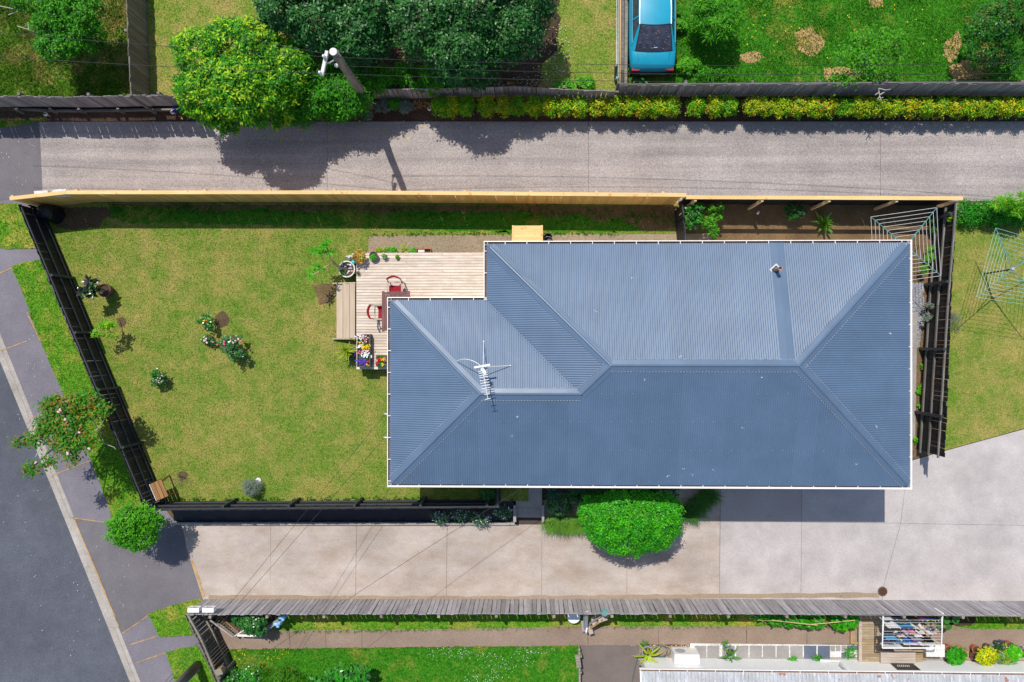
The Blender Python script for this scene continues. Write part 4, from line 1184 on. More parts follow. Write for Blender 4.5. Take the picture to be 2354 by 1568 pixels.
fence('back_fence', 'dark weathered paling fence behind the house with three rails', 'fence', [(2198, 466), (2186, 700), (2172, 1057)], 1.55, [0.0, -.2, -.45], M['black_wood'], M['sleeper'], pw=.15, gap=.006, rails=(.35, .95, 1.62), rail_side=-1,
      rail_w=.055, rail_h=.08, posts=2.45, post_mat=M['black_rail'], hv=.03, first_post=.4, post_s=.10)
fence('grey_fence', 'long weathered grey paling fence along the lower driveway', 'fence', [(426, 1413), (1000, 1411.5), (1600, 1411), (2500, 1415)], [1.2, 1.17, 1.17, 1.05], ZB, M['grey_wood'], M['mossy'], pw=.152, gap=.019, rails=(.3, 1.45), rail_side=-1,
      rail_w=.05, rail_h=.09, posts=2.15, post_mat=M['mossy'], hv=.02, lean=.012, first_post=.9)
fence('gate_fence', 'old grey timber gate and fence facing the street at lower left', 'fence', [(424, 1414), (460, 1482), (505, 1590), (560, 1720)], 1.12, ZB, M['brown_wood'], M['mossy'], pw=.14, gap=.025, rails=(.5, 1.42), rail_side=1, posts=2.6, post_mat=M['sleeper'], hv=.03, rail_w=.07, first_post=.1)
fence('dark_fence', 'dark weathered paling fence between the yellow shrubs and the hedge trees', 'fence', [(846, 206), (1000, 203), (1180, 199), (1330, 207), (1424, 210)], 1.55, .38, M['dark_wood'], M['sleeper'], pw=.15, gap=.022, rails=(.3, 1.0), rail_side=1, posts=2.4, hv=.02, lean=.012)
fence('dark_fence', 'dark weathered paling fence behind the blue car yard', 'fence', [(1424, 196), (1700, 195), (2100, 192), (2354, 193), (2560, 194)], 1.72, .40, M['dark_wood'], M['sleeper'], pw=.15, gap=.012, rails=(.3, 1.3), rail_side=1, posts=2.4, post_over=.05, hv=.015)
fence('dark_fence', 'bowed grey paling fence in front of the weedy yard', 'fence', [(-120, 222), (60, 221), (160, 223), (250, 221), (330, 219), (425, 220)], 1.87, .68, M['dark_wood'], M['sleeper'], pw=.15, gap=.010, rails=(.3, .95), rail_side=1, posts=2.6, hv=.03, lean=.02)
fence('side_fence', 'tall brown paling fence dividing the two yards at upper left', 'fence', [(301, 218), (294, 80), (286, -150)], 1.97, .45, M['brown_wood'], M['sleeper'], pw=.15, gap=.008, rails=(.3, 1.4), rail_side=1, posts=2.4, hv=.04, lean=.012)
# sleeper retaining wall with raking stakes
rw_ = thing('sleeper_wall', 'low sleeper retaining wall with raking stakes by the upper driveway', 'retaining wall', P(230, 255, 0))
rx = [(30, 250), (112, 254), (180, 255), (255, 254), (335, 252), (425, 252)]
for (u0, v0), (u1, v1) in zip(rx[:-1], rx[1:]):
    b = MB()
    for k_ in range(2):
        p, q = P(u0, v0, .12 + .17 * k_), P(u1 - 1, v1, .12 + .17 * k_); b.beam((p.x, p.y, .10 + .17 * k_), (q.x, q.y, .10 + .17 * k_), .07, .16)
    b.build('sleeper', M['sleeper'], rw_)
for u in (45, 122, 188, 278, 350, 415):
    p = P(u - 8, 251, .55); q = P(u + 14, 262, 0); b = MB(); b.beam((q.x, q.y, -.05), (p.x, p.y, .55), .10, .10); b.build('stake', M['sleeper'], rw_)

YL = .42
# timber barrier with ropes left of the car
tb = thing('timber_barrier', 'old timber barrier of stacked beams beside the blue car', 'barrier', P(1432, 100, 0))
for (u0, u1, z, w, m) in ((1441, 1438, .95, .11, 'mossy'), (1432.5, 1430, .85, .11, 'sleeper'), (1426.5, 1426, .6, .06, 'pinerail')):
    p, q = P(u0, -110, z), P(u1, 192, z); b = MB(); b.beam(p, q, w, .12); b.build('beam', M[m], tb)
for v in (-60, 20, 100, 188):
    b = MB(); p = P(1436, v, .8); b.beam((p.x, p.y, -.02), (p.x, p.y, .86), .1, .1); b.build('post', M['sleeper'], tb)
for k_ in range(5):
    p, q = P(1436, -110, .1 + .16 * k_), P(1434, 190, .1 + .16 * k_); b = MB(); b.beam((p.x, p.y, .1 + .16 * k_), (q.x, q.y, .1 + .16 * k_), .03, .14); b.build('board', M['dark_wood'], tb)
b = MB(); p, q = P(1421, 190, .9), P(1416, 148, 1.0); b.beam((p.x, p.y, 0), (P(1416, 150, 1.5)), .09, .09); b.build('leaning_post', M['sleeper'], tb)
b = MB(); b.beam(P(1430, 195, .9), P(1431, 160, 1.25), .10, .08); b.build('brace', M['brown_wood'], tb)
rp = thing('rope', 'pale ropes strung beside the timber barrier', 'rope', P(1420, 90, 1))
for u0, u1 in ((1418, 1417), (1421, 1422), (1416, 1419)):
    b = MB(); b.tube([P(u0, -100, 1.1), P((u0 + u1) / 2 + .6, 40, 1.0), P(u1, 180, 1.1)], .010, 5); b.build('strand', M['paleline'], rp)
b = MB(); b.tube([P(1415, 182, 1.15), P(1420, 181, 1.2), P(1424, 178, 1.15)], .022, 6); b.build('knot', M['teal'], rp)
for i, (u, v0, v1, lab) in enumerate(((1405, 55, 83, 'upper small concrete block set in the grass by the ropes'), (1403, 112, 160, 'longer concrete block set in the grass by the ropes'))):
    a_0, b_0 = P(u - 6, v1, .03), P(u + 7, v0, .03); b = MB(); b.box(((a_0.x + b_0.x) / 2, (a_0.y + b_0.y) / 2, .03), (b_0.x - a_0.x, b_0.y - a_0.y, .08)); o = b.build('concrete_block', M['pad'], loc=a_0); tag(o, lab, 'block')
b = MB(); b.beam(P(454.5, -60, .1), P(453.5, 62, .1), .13, .14); o = b.build('kerb_strip', M['greyconc'], loc=P(454, 30, 0)); tag(o, 'narrow concrete garden edging in the dry yard', 'edging')

# ------------------------------------------------------------------ poles and wires
pb, pt_ = P(856, 246, 0), P(766, 119, 5.75)
pole = thing('utility_pole', 'old round timber power pole standing by the dark fence', 'power pole', pb)
b = MB(); n = 8
b.tube([pb.lerp(pt_, i / n) + Vector((0.02 * math.sin(i), 0, 0)) for i in range(n + 1)], [.17 - .05 * i / n for i in range(n + 1)], 12); b.build('shaft', M['pole'], pole, smooth=True)
b = MB(); b.lathe([(.125, 0), (.12, .02), (.0001, .025)], 12, pt_); b.build('pole_top', M['oldwhite'], pole)
c0, c1 = P(752, 118, 5.5), P(740, 174, 5.5)
b = MB(); b.beam(c0, c1, .10, .10); b.build('crossarm', M['oldwhite'], pole)
b = MB(); b.tube([P(747, 146, 5.45), P(757, 145, 5.1), P(767, 139, 4.9)], .025, 6); b.build('brace', M['greymetal'], pole)
I1, I2 = P(745, 130.5, 5.62), P(736, 168, 5.62)
for q in (I1, I2):
    b = MB(); b.lathe([(.03, -.08), (.04, -.02), (.05, 0), (.045, .05), (.05, .07), (.035, .11), (.0001, .12)], 12, q); b.build('insulator', M['white'], pole, smooth=True)
I3 = P(774, 151, 4.7); b = MB(); b.ball(I3, .07); b.build('insulator', M['oldwhite'], pole)
b = MB(); cl = pb.lerp(pt_, .28); b.lathe([(.165, -.03), (.17, 0), (.165, .03)], 12, cl); b.build('band', M['steel'], pole)
pb2 = P(456, 1527, ZB); pole2 = thing('utility_pole', 'tall timber pole cut by the bottom edge on the verge', 'power pole', pb2)
b = MB(); b.tube([pb2 + Vector((0, 0, z)) for z in (-.02, 2.5, 5, 7.2)], [.17, .16, .14, .125], 12); b.build('shaft', M['pole'], pole2, smooth=True)
b = MB(); b.tube([pb2 + Vector((.12, -.14, z)) for z in (.2, 3, 7)], .03, 6); b.build('conduit', M['greymetal'], pole2)
T2 = pb2 + Vector((0, 0, 6.9))
def wire(lab, p, q, sag=.25, r=.008, mids=()):
    pts = []
    for i in range(17):
        t = i / 16; x = p.lerp(q, t); x.z -= sag * 4 * t * (1 - t); pts.append(x)
    b = MB(); b.tube(pts, r, 5); o = b.build('power_line', M['wire'], loc=p); tag(o, lab, 'wire', 'overhead wires')
wire('upper wire running left from the pole crossarm', I1, P(-300, 45, 5.9))
wire('lower wire running left from the pole crossarm', I2, P(-300, 108, 5.9))
wire('upper wire running right from the pole crossarm', I1, P(2560, 138, 5.9), .6)
wire('lower wire running right from the pole crossarm', I2, P(2560, 178, 5.9), .6)
wire('middle wire running right from the pole shaft', I3, P(2560, 165, 5.4), .5)
wire('short wire running up left from the pole top', pt_ + Vector((0, 0, -.3)), P(560, 85, 5.4), .1, .008)
wire('first service wire from the west wall of the house to the bottom left pole', P(885, 952, 2.95), T2 + Vector((.1, .1, 0)), .35, .0065)
wire('second service wire from the west wall of the house to the bottom left pole', P(884, 1006, 2.95), T2, .35, .0065)
wire('service wire from the front eave of the house to the bottom left pole', P(1197, 1124, 3.0), T2 + Vector((.05, -.1, -.2)), .45, .0065)

# ------------------------------------------------------------------ trees and shrubs
def LM(name, c, t=.26, rough=.5, spec=.22): M[name] = m_leaf(name, c, t, rough, spec); return M[name]
lg = [LM('leaf_bright_a', (.085, .34, .006)), LM('leaf_bright_b', (.036, .225, .005)), LM('leaf_lime', (.38, .56, .012)), LM('leaf_mid', (.022, .15, .005))]
hd = [LM('leaf_dark_a', (.012, .085, .010), .12, .42, .35), LM('leaf_dark_b', (.020, .13, .014), .14, .42, .35), LM('leaf_dark_c', (.05, .20, .025), .16, .40, .35)]
yl = [LM('leaf_yellow', (.66, .60, .008)), LM('leaf_lime2', (.32, .48, .008)), LM('leaf_green2', (.07, .25, .006)), LM('leaf_orange', (.58, .27, .015)), LM('leaf_fresh', (.11, .40, .008))]
sg = [LM('leaf_shrub_a', (.05, .40, .004), .28, .42, .3), LM('leaf_shrub_b', (.022, .27, .004), .25, .42, .3), LM('leaf_shrub_c', (.13, .52, .010), .30, .4, .3)]
bl = [LM('leaf_bronze', (.20, .17, .02)), LM('leaf_street_a', (.04, .18, .008)), LM('leaf_street_b', (.09, .27, .010)), LM('leaf_tip', (.34, .20, .03))]
gy = [LM('leaf_grey', (.20, .25, .19), .1, .7, .2), LM('leaf_grey_b', (.13, .17, .13), .1, .7, .2)]
dk = [LM('leaf_rubber', (.018, .028, .018), .05, .2, .5), LM('leaf_rubber_b', (.045, .035, .03), .05, .2, .5)]
gl = [LM('leaf_gloss_a', (.018, .115, .014), .12, .28, .5), LM('leaf_gloss_b', (.045, .19, .018), .15, .28, .5)]
M['strap_y'] = m_leaf('strap_leaf_yellow', (.34, .45, .02), .2); M['strap_g'] = m_leaf('strap_leaf_green', (.07, .24, .02), .2); M['agave'] = m_leaf('agave_leaf', (.06, .22, .05), .1, .4)

# the light green flowering tree
lobes = [lob(470, 130, 2.6, 60, 58, 1.0), lob(470, 215, 2.3, 60, 58, 1.0), lob(560, 110, 3.0, 80, 60, 1.1), lob(560, 205, 3.0, 90, 75, 1.2), lob(640, 170, 2.6, 70, 80, 1.1), lob(520, 262, 1.6, 55, 38, .8), lob(620, 255, 1.8, 60, 40, .8)]
plant('flowering_tree', 'broad lime green flowering tree overhanging the upper driveway', 'tree', (555, 200), 0, lobes, 40000, .14, .055, [lg[0], lg[1], lg[2], lg[3]], (3, 3, 2.2, 1.5), .11, seed=11, per=30, cr=.15, drop=.2)
lobes = [lob(720, 140, 1.9, 55, 50, .8), lob(720, 215, 1.7, 65, 50, .8), lob(800, 205, 1.6, 60, 55, .8), lob(860, 185, 1.3, 45, 30, .6), lob(780, 245, 1.2, 65, 28, .6), lob(690, 250, 1.3, 40, 35, .6)]
plant('bushy_shrub', 'deep green narrow leaved shrub mass beneath the power pole', 'shrub', (770, 215), 0, lobes, 24000, .15, .042, [lg[0], lg[1], lg[3]], (3, 3, 2), .07, seed=12, per=26, cr=.16)
LIFT = .45
lobes = [lob(955, 185, .8, 42, 22, .5), lob(930, 170, .9, 24, 20, .5)]
plant('bushy_shrub', 'small green narrow leaved shrub behind the dark fence', 'shrub', (945, 185), 0, lobes, 2200, .14, .038, lg[:2] + lg[3:], (3, 3, 1), .04, seed=13)
lobes = [lob(1010, 188, .9, 30, 22, .5), lob(988, 165, 1.0, 22, 22, .5), lob(985, 200, .8, 12, 16, .4)]
plant('bushy_shrub', 'fresh green shrub leaning over the dark fence', 'shrub', (1000, 188), 0, lobes, 2000, .14, .038, lg[:2], (3, 2), .04, seed=14)
lobes = [lob(660, 20, 2.5, 62, 60, 1.5), lob(740, 60, 2.4, 72, 60, 1.5), lob(730, -40, 2.8, 110, 70, 1.6), lob(830, 90, 2.2, 70, 52, 1.4), lob(870, 30, 2.5, 50, 55, 1.5), lob(800, 130, 1.7, 48, 30, 1.0)]
plant('hedge_tree', 'left dark glossy hedge tree at the top edge', 'tree', (770, 50), 0, lobes, 44000, .11, .062, hd, (3, 3, 2), .14, seed=15, per=26, cr=.17, depth=.35, group='dark hedge trees')
lobes = [lob(975, 60, 2.6, 72, 75, 1.6), lob(1060, 120, 2.4, 80, 65, 1.5), lob(1090, 20, 2.9, 100, 80, 1.7), lob(1170, 70, 2.4, 75, 75, 1.5), lob(1220, 0, 2.5, 52, 70, 1.5), lob(1000, -50, 2.6, 100, 60, 1.5), lob(1070, 175, 1.4, 70, 25, .8)]
plant('hedge_tree', 'right dark glossy hedge tree casting shade on the daisies', 'tree', (1085, 60), 0, lobes, 50000, .11, .062, hd, (3, 3, 2), .14, seed=16, per=26, cr=.17, depth=.35, group='dark hedge trees')
# left yard tree with bare branches
lobes = [lob(150, 20, 2.2, 55, 50, .9), lob(200, 40, 2.0, 38, 55, .9), lob(110, 60, 1.8, 30, 30, .6), lob(130, 115, 1.7, 45, 26, .6), lob(180, 90, 1.8, 40, 30, .7), lob(90, 5, 2.0, 60, 24, .7)]
t = plant('yard_tree', 'bright green tree with bare grey twigs in the top left yard', 'tree', (150, 70), 0, lobes, 16000, .10, .052, [lg[0], lg[1], lg[3]], (3, 3, 2), .08, M['palebark'], seed=17, per=22, cr=.14)
b = MB()
for pts in ([(0, 14, 1.6), (40, 22, 1.9), (80, 20, 2.0), (95, 40, 2.2)], [(40, 60, 1.5), (66, 68, 1.7), (85, 76, 1.8)], [(66, 68, 1.7), (64, 52, 1.5)], [(110, 50, 2.1), (128, 62, 2.0), (142, 88, 1.9)], [(20, 34, 1.4), (46, 24, 1.8)], [(74, 70, 1.7), (84, 85, 1.5)]):
    b.tube([P(u, v, z) for u, v, z in pts], [.02, .014, .010, .006][:len(pts)], 5)
b.build('bare_branch', M['palebark'], t)
# green yard
plant('yard_shrub', 'bright narrow leaved shrub right of the blue car', 'shrub', (1645, 75), 0, [lob(1640, 20, 1.3, 48, 40, .7), lob(1650, 62, 1.2, 40, 30, .6), lob(1675, 40, 1.2, 28, 38, .6), lob(1615, 15, 1.2, 24, 24, .5)], 5200, .17, .034, [lg[0], lg[1]], (3, 2), .05, seed=18, cr=.16)
plant('fruit_tree', 'sparse young tree reaching over the fence at upper right', 'tree', (1990, 160), 0, [lob(1945, 130, 1.3, 24, 20, .4), lob(1985, 140, 1.4, 30, 26, .5), lob(2035, 100, 1.6, 42, 26, .5), lob(2010, 160, 1.3, 34, 20, .4), lob(1990, 90, 1.5, 22, 24, .4), lob(1945, 190, 1.2, 22, 10, .3), lob(2060, 130, 1.3, 22, 22, .4), lob(1960, 105, 1.3, 18, 18, .4)], 1900, .10, .07, [lg[0], lg[1], bl[2]], (3, 2, 2), .05, M['palebark'], seed=19, per=10, cr=.2)
b = MB()
root_ = P(2018, 190, 1.5)
for pts in ([(2018, 185, 1.2), (2020, 205, 1.6), (2022, 220, 1.7), (2026, 232, 1.75)], [(2020, 203, 1.55), (2036, 207, 1.7), (2048, 205, 1.8)], [(2021, 212, 1.6), (2012, 218, 1.75)], [(2022, 218, 1.7), (2033, 212, 1.7)], [(2023, 222, 1.7), (2017, 228, 1.8)], [(2024, 226, 1.7), (2030, 224, 1.8)]):
    b.tube([P(u, v, z) for u, v, z in pts], [.022, .016, .012, .008][:len(pts)], 5)
o = b.build('bare_branch', M['palebark'], loc=root_); tag(o, 'bare forked branch lying over the dark fence top', 'branch')
plant('dense_tree', 'dense dark green tree at the upper right corner', 'tree', (2285, 100), 0, [lob(2280, 60, 1.8, 55, 50, 1.0), lob(2320, 40, 1.9, 50, 50, 1.0), lob(2265, 110, 1.5, 48, 40, .8), lob(2330, 100, 1.5, 40, 45, .8), lob(2300, 150, 1.1, 30, 24, .6), lob(2335, 0, 1.8, 40, 40, .9)], 12000, .10, .045, [lg[3], lg[1], hd[1], bl[0]], (3, 2, 3, .8), .09, seed=20)
plant('weed_clump', 'broad leaved weed clump near the dark fence in the car yard', 'weeds', (1645, 178), 0, [lob(1645, 175, .25, 50, 14, .25), lob(1620, 165, .2, 20, 10, .2)], 900, .16, .035, [lg[0], lg[1]], (2, 2), .02, seed=21, up=.3)
for i, (u, v, s, lab) in enumerate(((1930, 185, 20, 'low leafy weeds at the foot of the sparse fruit tree'), (1560, 60, 16, 'weeds close to the right side of the blue car'), (1580, 150, 26, 'white flowered weeds behind the blue car'), (1345, 192, 20, 'rounded fresh green weeds behind the dark fence'), (1300, 200, 24, 'low pale green weeds behind the dark fence'))):
    plant('weed_clump', lab, 'weeds', (u, v), 0, [lob(u, v, .2, s, s * .55, .25)], 700, .10, .06, [lg[0], yl[4]], (2, 1), .015, seed=30 + i)
LIFT = .3
# clipped yellow shrubs along the upper drive
row = [(1014, 'g'), (1040, 'y'), (1071, 'g'), (1119, 'y'), (1157, 'o'), (1192, 'g'), (1227, 'y'), (1260, 'y'), (1297, 'y'), (1332, 'y'), (1377, 'o'), (1410, 'y'), (1445, 'y'), (1475, 'o'), (1508, 'y'), (1542, 'y'), (1600, 'g'), (1640, 'y'), (1672, 'g'), (1728, 'o'), (1760, 'y'),
       (1795, 'y'), (1830, 'o'), (1865, 'y'), (1900, 'o'), (1938, 'g'), (1975, 'o'), (2012, 'y'), (2050, 'y'), (2088, 'o'), (2125, 'y'), (2160, 'y'), (2198, 'o'), (2235, 'y'), (2272, 'y'), (2310, 'o'), (2346, 'y'), (2385, 'y')]
ordn = ['first', 'second', 'third', 'fourth', 'fifth', 'sixth', 'seventh', 'eighth', 'ninth', 'tenth', 'eleventh', 'twelfth', 'thirteenth', 'fourteenth', 'fifteenth', 'sixteenth', 'seventeenth', 'eighteenth', 'nineteenth', 'twentieth']
for i, (u, c) in enumerate(row):
    w = {'g': (.3, 1.2, 1.2, .1, 3.2), 'y': (1.5, 2.6, 1.6, .25, 1.6), 'o': (1.5, 1.8, 1.8, .9, .6)}[c]
    nm = {'g': 'fresh green', 'y': 'yellow green', 'o': 'orange tinged yellow'}[c]
    if i < 19: lab = '%s clipped shrub, %s from the power pole along the upper driveway' % (nm, ordn[i])
    else: lab = '%s clipped shrub, %s from the right end along the upper driveway' % (nm, ordn[len(row) - 1 - i])
    rx_ = 20 if i < 20 else 21
    v_ = 247 if i < 20 else 249
    plant('hedge_shrub', lab, 'shrub', (u, v_), 0, [lob(u, v_ - 3, .42, rx_, 19, .42), lob(u + rnd.uniform(-5, 5), v_ + 5, .3, rx_ * .8, 15, .3)], 1500, .075, .036, yl, w, .025, seed=100 + i, group='clipped shrubs along the upper driveway', per=18, cr=.09)
for i, (u, v, s, m, lab) in enumerate(((905, 240, 15, lg[:2], 'small green shrub between the power pole and the yellow row'), (882, 243, 20, gy, 'grey leaved plant at the foot of the power pole'), (935, 247, 16, gy, 'dead looking grey plant beside the small green shrub'), (835, 262, 22, gy + [lg[3]], 'grey green groundcover left of the power pole'), (425, 252, 16, [lg[3], lg[1]], 'strap leaved clump beside the lime green tree'))):
    plant('bed_shrub', lab, 'shrub', (u, v), 0, [lob(u, v, .25, s, s * .7, .25)], 900, .08, .03, m, [1] * len(m), .02, seed=150 + i)
LIFT = 0.0
ag = thing('purple_lily', 'purple agapanthus flower head by the sleeper wall', 'flower', P(402, 258, 0))
b = MB(); hd_ = P(403, 252, .75); b.tube([P(404, 258, 0), hd_], .012, 5); b.build('stem', lg[1], ag)
for i in range(16):
    a_a = i * 2.4; e_ = Vector((math.cos(a_a), math.sin(a_a), .4 * math.sin(i))) * .13; b = MB(); b.tube([hd_, hd_ + e_], [.006, .018], 5); b.build('floret', M['purplef'], ag)
for i, (u, v, lab) in enumerate(((118, 268.5, 'white solar garden light by the verge corner'), (406.5, 264, 'white solar garden light under the purple flower'), (990, 256.5, 'white solar garden light at the start of the yellow shrubs'))):
    t = thing('garden_light', lab, 'garden light', P(u, v, 0), 'solar garden lights'); p = P(u, v, .0)
    b = MB(); b.lathe([(.012, 0), (.012, .3), (.075, .31), (.08, .36), (.05, .40)], 12, p); b.build('lamp_body', M['white'], t)
    b = MB(); b.box(p + Vector((0, 0, .405)), (.06, .06, .012)); b.build('solar_panel', M['black'], t)

# big round shrub in front of the house
lobes = [lob(1450, 1185, 1.35, 98, 60, .9), lob(1400, 1195, 1.2, 62, 55, .8), lob(1505, 1190, 1.25, 58, 55, .8), lob(1440, 1232, .95, 70, 40, .7), lob(1490, 1225, 1.0, 55, 38, .7), lob(1365, 1180, 1.1, 34, 38, .7), lob(1535, 1180, 1.1, 30, 40, .7)]
plant('round_shrub', 'big bright green clipped round shrub in front of the house', 'shrub', (1450, 1190), ZB, lobes, 36000, .08, .042, sg, (3, 3, 1.5), .09, seed=40, per=24, cr=.12, depth=.16)
plant('dark_bush', 'dark shaded shrubs under the eave behind the round green shrub', 'shrub', (1450, 1128), ZB, [lob(1380, 1128, .3, 50, 18, .5), lob(1450, 1126, .3, 55, 16, .5), lob(1520, 1130, .3, 40, 18, .5), lob(1330, 1135, .2, 20, 20, .4)], 5200, .11, .04, [hd[0], hd[1], lg[3]], (2, 2, 1), .03, seed=41)
plant('white_flower_bush', 'dark leaved bush with white flowers beside the concrete steps', 'shrub', (1285, 1160), ZB, [lob(1285, 1160, .1, 26, 20, .45)], 1300, .10, .045, [gl[0], gl[1], hd[0], gy[0]], (3, 2, 2, .9), .03, seed=42)
def grass_clump(name, lab, uv, zb, n, L, spread, mat, lean=.9, dirv=None):
    t = thing(name, lab, 'ornamental grass', P(uv[0], uv[1], zb)); us = [rnd.gauss(uv[0], spread[0]) for _ in range(n)]; vs_ = [rnd.gauss(uv[1], spread[1]) for _ in range(n)]
    x, y, z = Pn(us, vs_, np.full(n, zb)); a = nrg.uniform(0, 6.283, n); l = L * nrg.uniform(.6, 1.15, n); w = .007
    dx, dy = np.cos(a) * lean, np.sin(a) * lean
    if dirv: dx += dirv[0]; dy += dirv[1]
    px, py = -np.sin(a) * w, np.cos(a) * w
    m1 = np.stack([x + dx * l * .35, y + dy * l * .35, z + l * .55], 1); m2 = np.stack([x + dx * l * .8, y + dy * l * .8, z + l * .5], 1); pw = np.stack([px, py, px * 0], 1)
    b0 = np.stack([x, y, z], 1)
    V = np.concatenate([np.stack([b0 - pw, b0 + pw, m1 + pw, m1 - pw], 1), np.stack([m1 - pw, m1 + pw, m2, m2 - pw * .2], 1)])
    o = mesh_np('grass_leaves', V, 4, mat, None, t); o['kind'] = 'stuff'
M['ograss'] = m_leaf('ornamental_grass', (.13, .30, .025), .3); M['ograss2'] = m_leaf('ornamental_grass_b', (.06, .20, .02), .3)
for i, (u, v, lab) in enumerate(((1272, 1198, 'bright arching grass clump nearest the concrete steps'), (1298, 1200, 'bright arching grass clump, middle one beside the round shrub'), (1326, 1198, 'bright arching grass clump touching the round shrub'))):
    grass_clump('ornamental_grass', lab, (u, v), ZB, 620, .62, (8, 4), M['ograss'], .75, (0, -.25))
for i, (u, v, lab) in enumerate(((1582, 1172, 'grass clump right of the round shrub, nearest the shrub'), (1603, 1153, 'middle grass clump in the row right of the round shrub'), (1622, 1134, 'grass clump right of the round shrub, close to the eave'))):
    grass_clump('ornamental_grass', lab, (u, v), ZB, 620, .62, (8, 6), M['ograss2'], .75, (.2, -.2))
fp = thing('fan_palm', 'dark blue green fan palm by the steps under the eave', 'palm', P(1272, 1138, ZB))
b = MB(); b.tube([P(1272, 1138, ZB), P(1272, 1135, .2)], .04, 6); b.build('stem', M['bark'], fp)
M['palmleaf'] = m_leaf('palm_leaf', (.03, .11, .06), .12)
rosette(fp, P(1272, 1134, .22), 16, [strap_mesh('leaf', .5, .06, M['palmleaf'], .3, .5)], 3, (.0, .8))
dp = thing('cordyline', 'dark strappy cordyline among the plants beside the steps', 'plant', P(1300, 1160, ZB))
rosette(dp, P(1308, 1165, ZB + .1), 14, [strap_mesh('leaf', .5, .05, bl[0], .6, .6)], 4, (.1, 1.1))
rosette(dp, P(1325, 1128, ZB + .3), 16, [strap_mesh('leaf', .55, .07, hd[0], .5, .6)], 5, (.1, 1.1))
sl = thing('strap_lily', 'green strap leaved lily in front of the white flowered bush', 'plant', P(1290, 1182, ZB)); rosette(sl, P(1290, 1180, ZB + .1), 22, [strap_mesh('leaf', .5, .05, M['strap_g'], .6, .7)], 6, (.0, 1.0))
# climbers over the weed mat
for i, (u, v, s, lab) in enumerate(((1013, 1188, 14, 'white flecked climber on the weed mat, leftmost of four'), (1062, 1183, 15, 'white flecked climber on the weed mat, second from left'), (1105, 1192, 20, 'white flecked climber spilling over the concrete edging'), (1158, 1176, 16, 'white flecked climber beside the concrete steps'))):
    plant('climber', lab, 'climber', (u, v), -.3, [lob(u, v, -.1, s, s * .75, .2), lob(u - 12, v - 4, -.05, s * .6, s * .4, .15)], 620, .075, .04, [gl[0], hd[1], gy[0], M['daisy']], (3, 2, 1.2, .7), .015, seed=160 + i, per=9, cr=.12)
plant('porch_shrub', 'shaded shrub in a terracotta pot by the fence return', 'shrub', (1128, 1138), 0, [lob(1128, 1137, .6, 20, 16, .4)], 900, .09, .04, [gl[0], hd[1]], (2, 2), .03, seed=165)

# street trees
lobes = [lob(150, 935, 2.3, 44, 28, .45), lob(195, 925, 2.3, 34, 22, .4), lob(232, 945, 2.3, 22, 16, .3), lob(125, 975, 2.5, 34, 26, .4), lob(165, 985, 2.5, 42, 24, .4), lob(85, 1005, 2.6, 22, 16, .3), lob(150, 1020, 2.6, 36, 20, .3), lob(190, 1020, 2.5, 30, 18, .3), lob(165, 1050, 2.6, 16, 10, .25), lob(115, 1058, 2.7, 12, 10, .2), lob(75, 1075, 2.8, 17, 14, .25), lob(38, 1015, 2.8, 13, 8, .2), lob(108, 930, 2.4, 12, 12, .25)]
t = plant('street_tree', 'small leaning street tree with bronze tipped leaves and pink flowers', 'tree', (232, 948), -.2, lobes, 5600, .13, .062, bl + [lg[1]], (1.2, 3, 3, 1.2, 2), .09, M['bark'], seed=44, per=14, cr=.17)
b = MB()
for (u, v, z) in ((139, 942, 2.85), (134, 948, 2.85), (183, 994, 2.9), (205, 1031, 2.9), (82, 1063, 3.1), (156, 1042, 2.9), (150, 964, 2.9)):
    for k_ in range(4): b.ball(P(u + rnd.uniform(-2, 2), v + rnd.uniform(-2, 2), z), .035, 6, 4)
b.build('flower', M['palepink'], t)
b = MB()
for pts in ([(205, 945, 1.2), (240, 1020, 1.9), (262, 1028, 2.1), (266, 1033, 2.1)], [(120, 970, 2.4), (95, 955, 2.5), (60, 975, 2.7)], [(100, 985, 2.5), (80, 965, 2.6)], [(85, 1005, 2.6), (60, 1005, 2.8), (48, 1012, 2.8)], [(110, 1000, 2.5), (82, 1050, 2.8)], [(230, 960, 2.0), (242, 962, 2.2), (225, 985, 2.3), (205, 1005, 2.4)]):
    b.tube([P(*q) for q in pts], [.02, .015, .011, .007][:len(pts)], 5)
b.build('bare_branch', M['palebark'], t)
lobes = [lob(300, 1200, 1.6, 42, 36, .7), lob(338, 1192, 1.5, 32, 32, .6), lob(285, 1222, 1.4, 34, 30, .6), lob(320, 1228, 1.4, 38, 32, .6), lob(352, 1205, 1.3, 20, 20, .5), lob(318, 1250, 1.3, 18, 14, .4)]
plant('round_tree', 'round bright green young tree at the corner of the lower driveway', 'tree', (345, 1190), -.4, lobes, 8200, .10, .05, [lg[0], lg[1], yl[4]], (3, 3, 1.5), .06, seed=45, cr=.13)
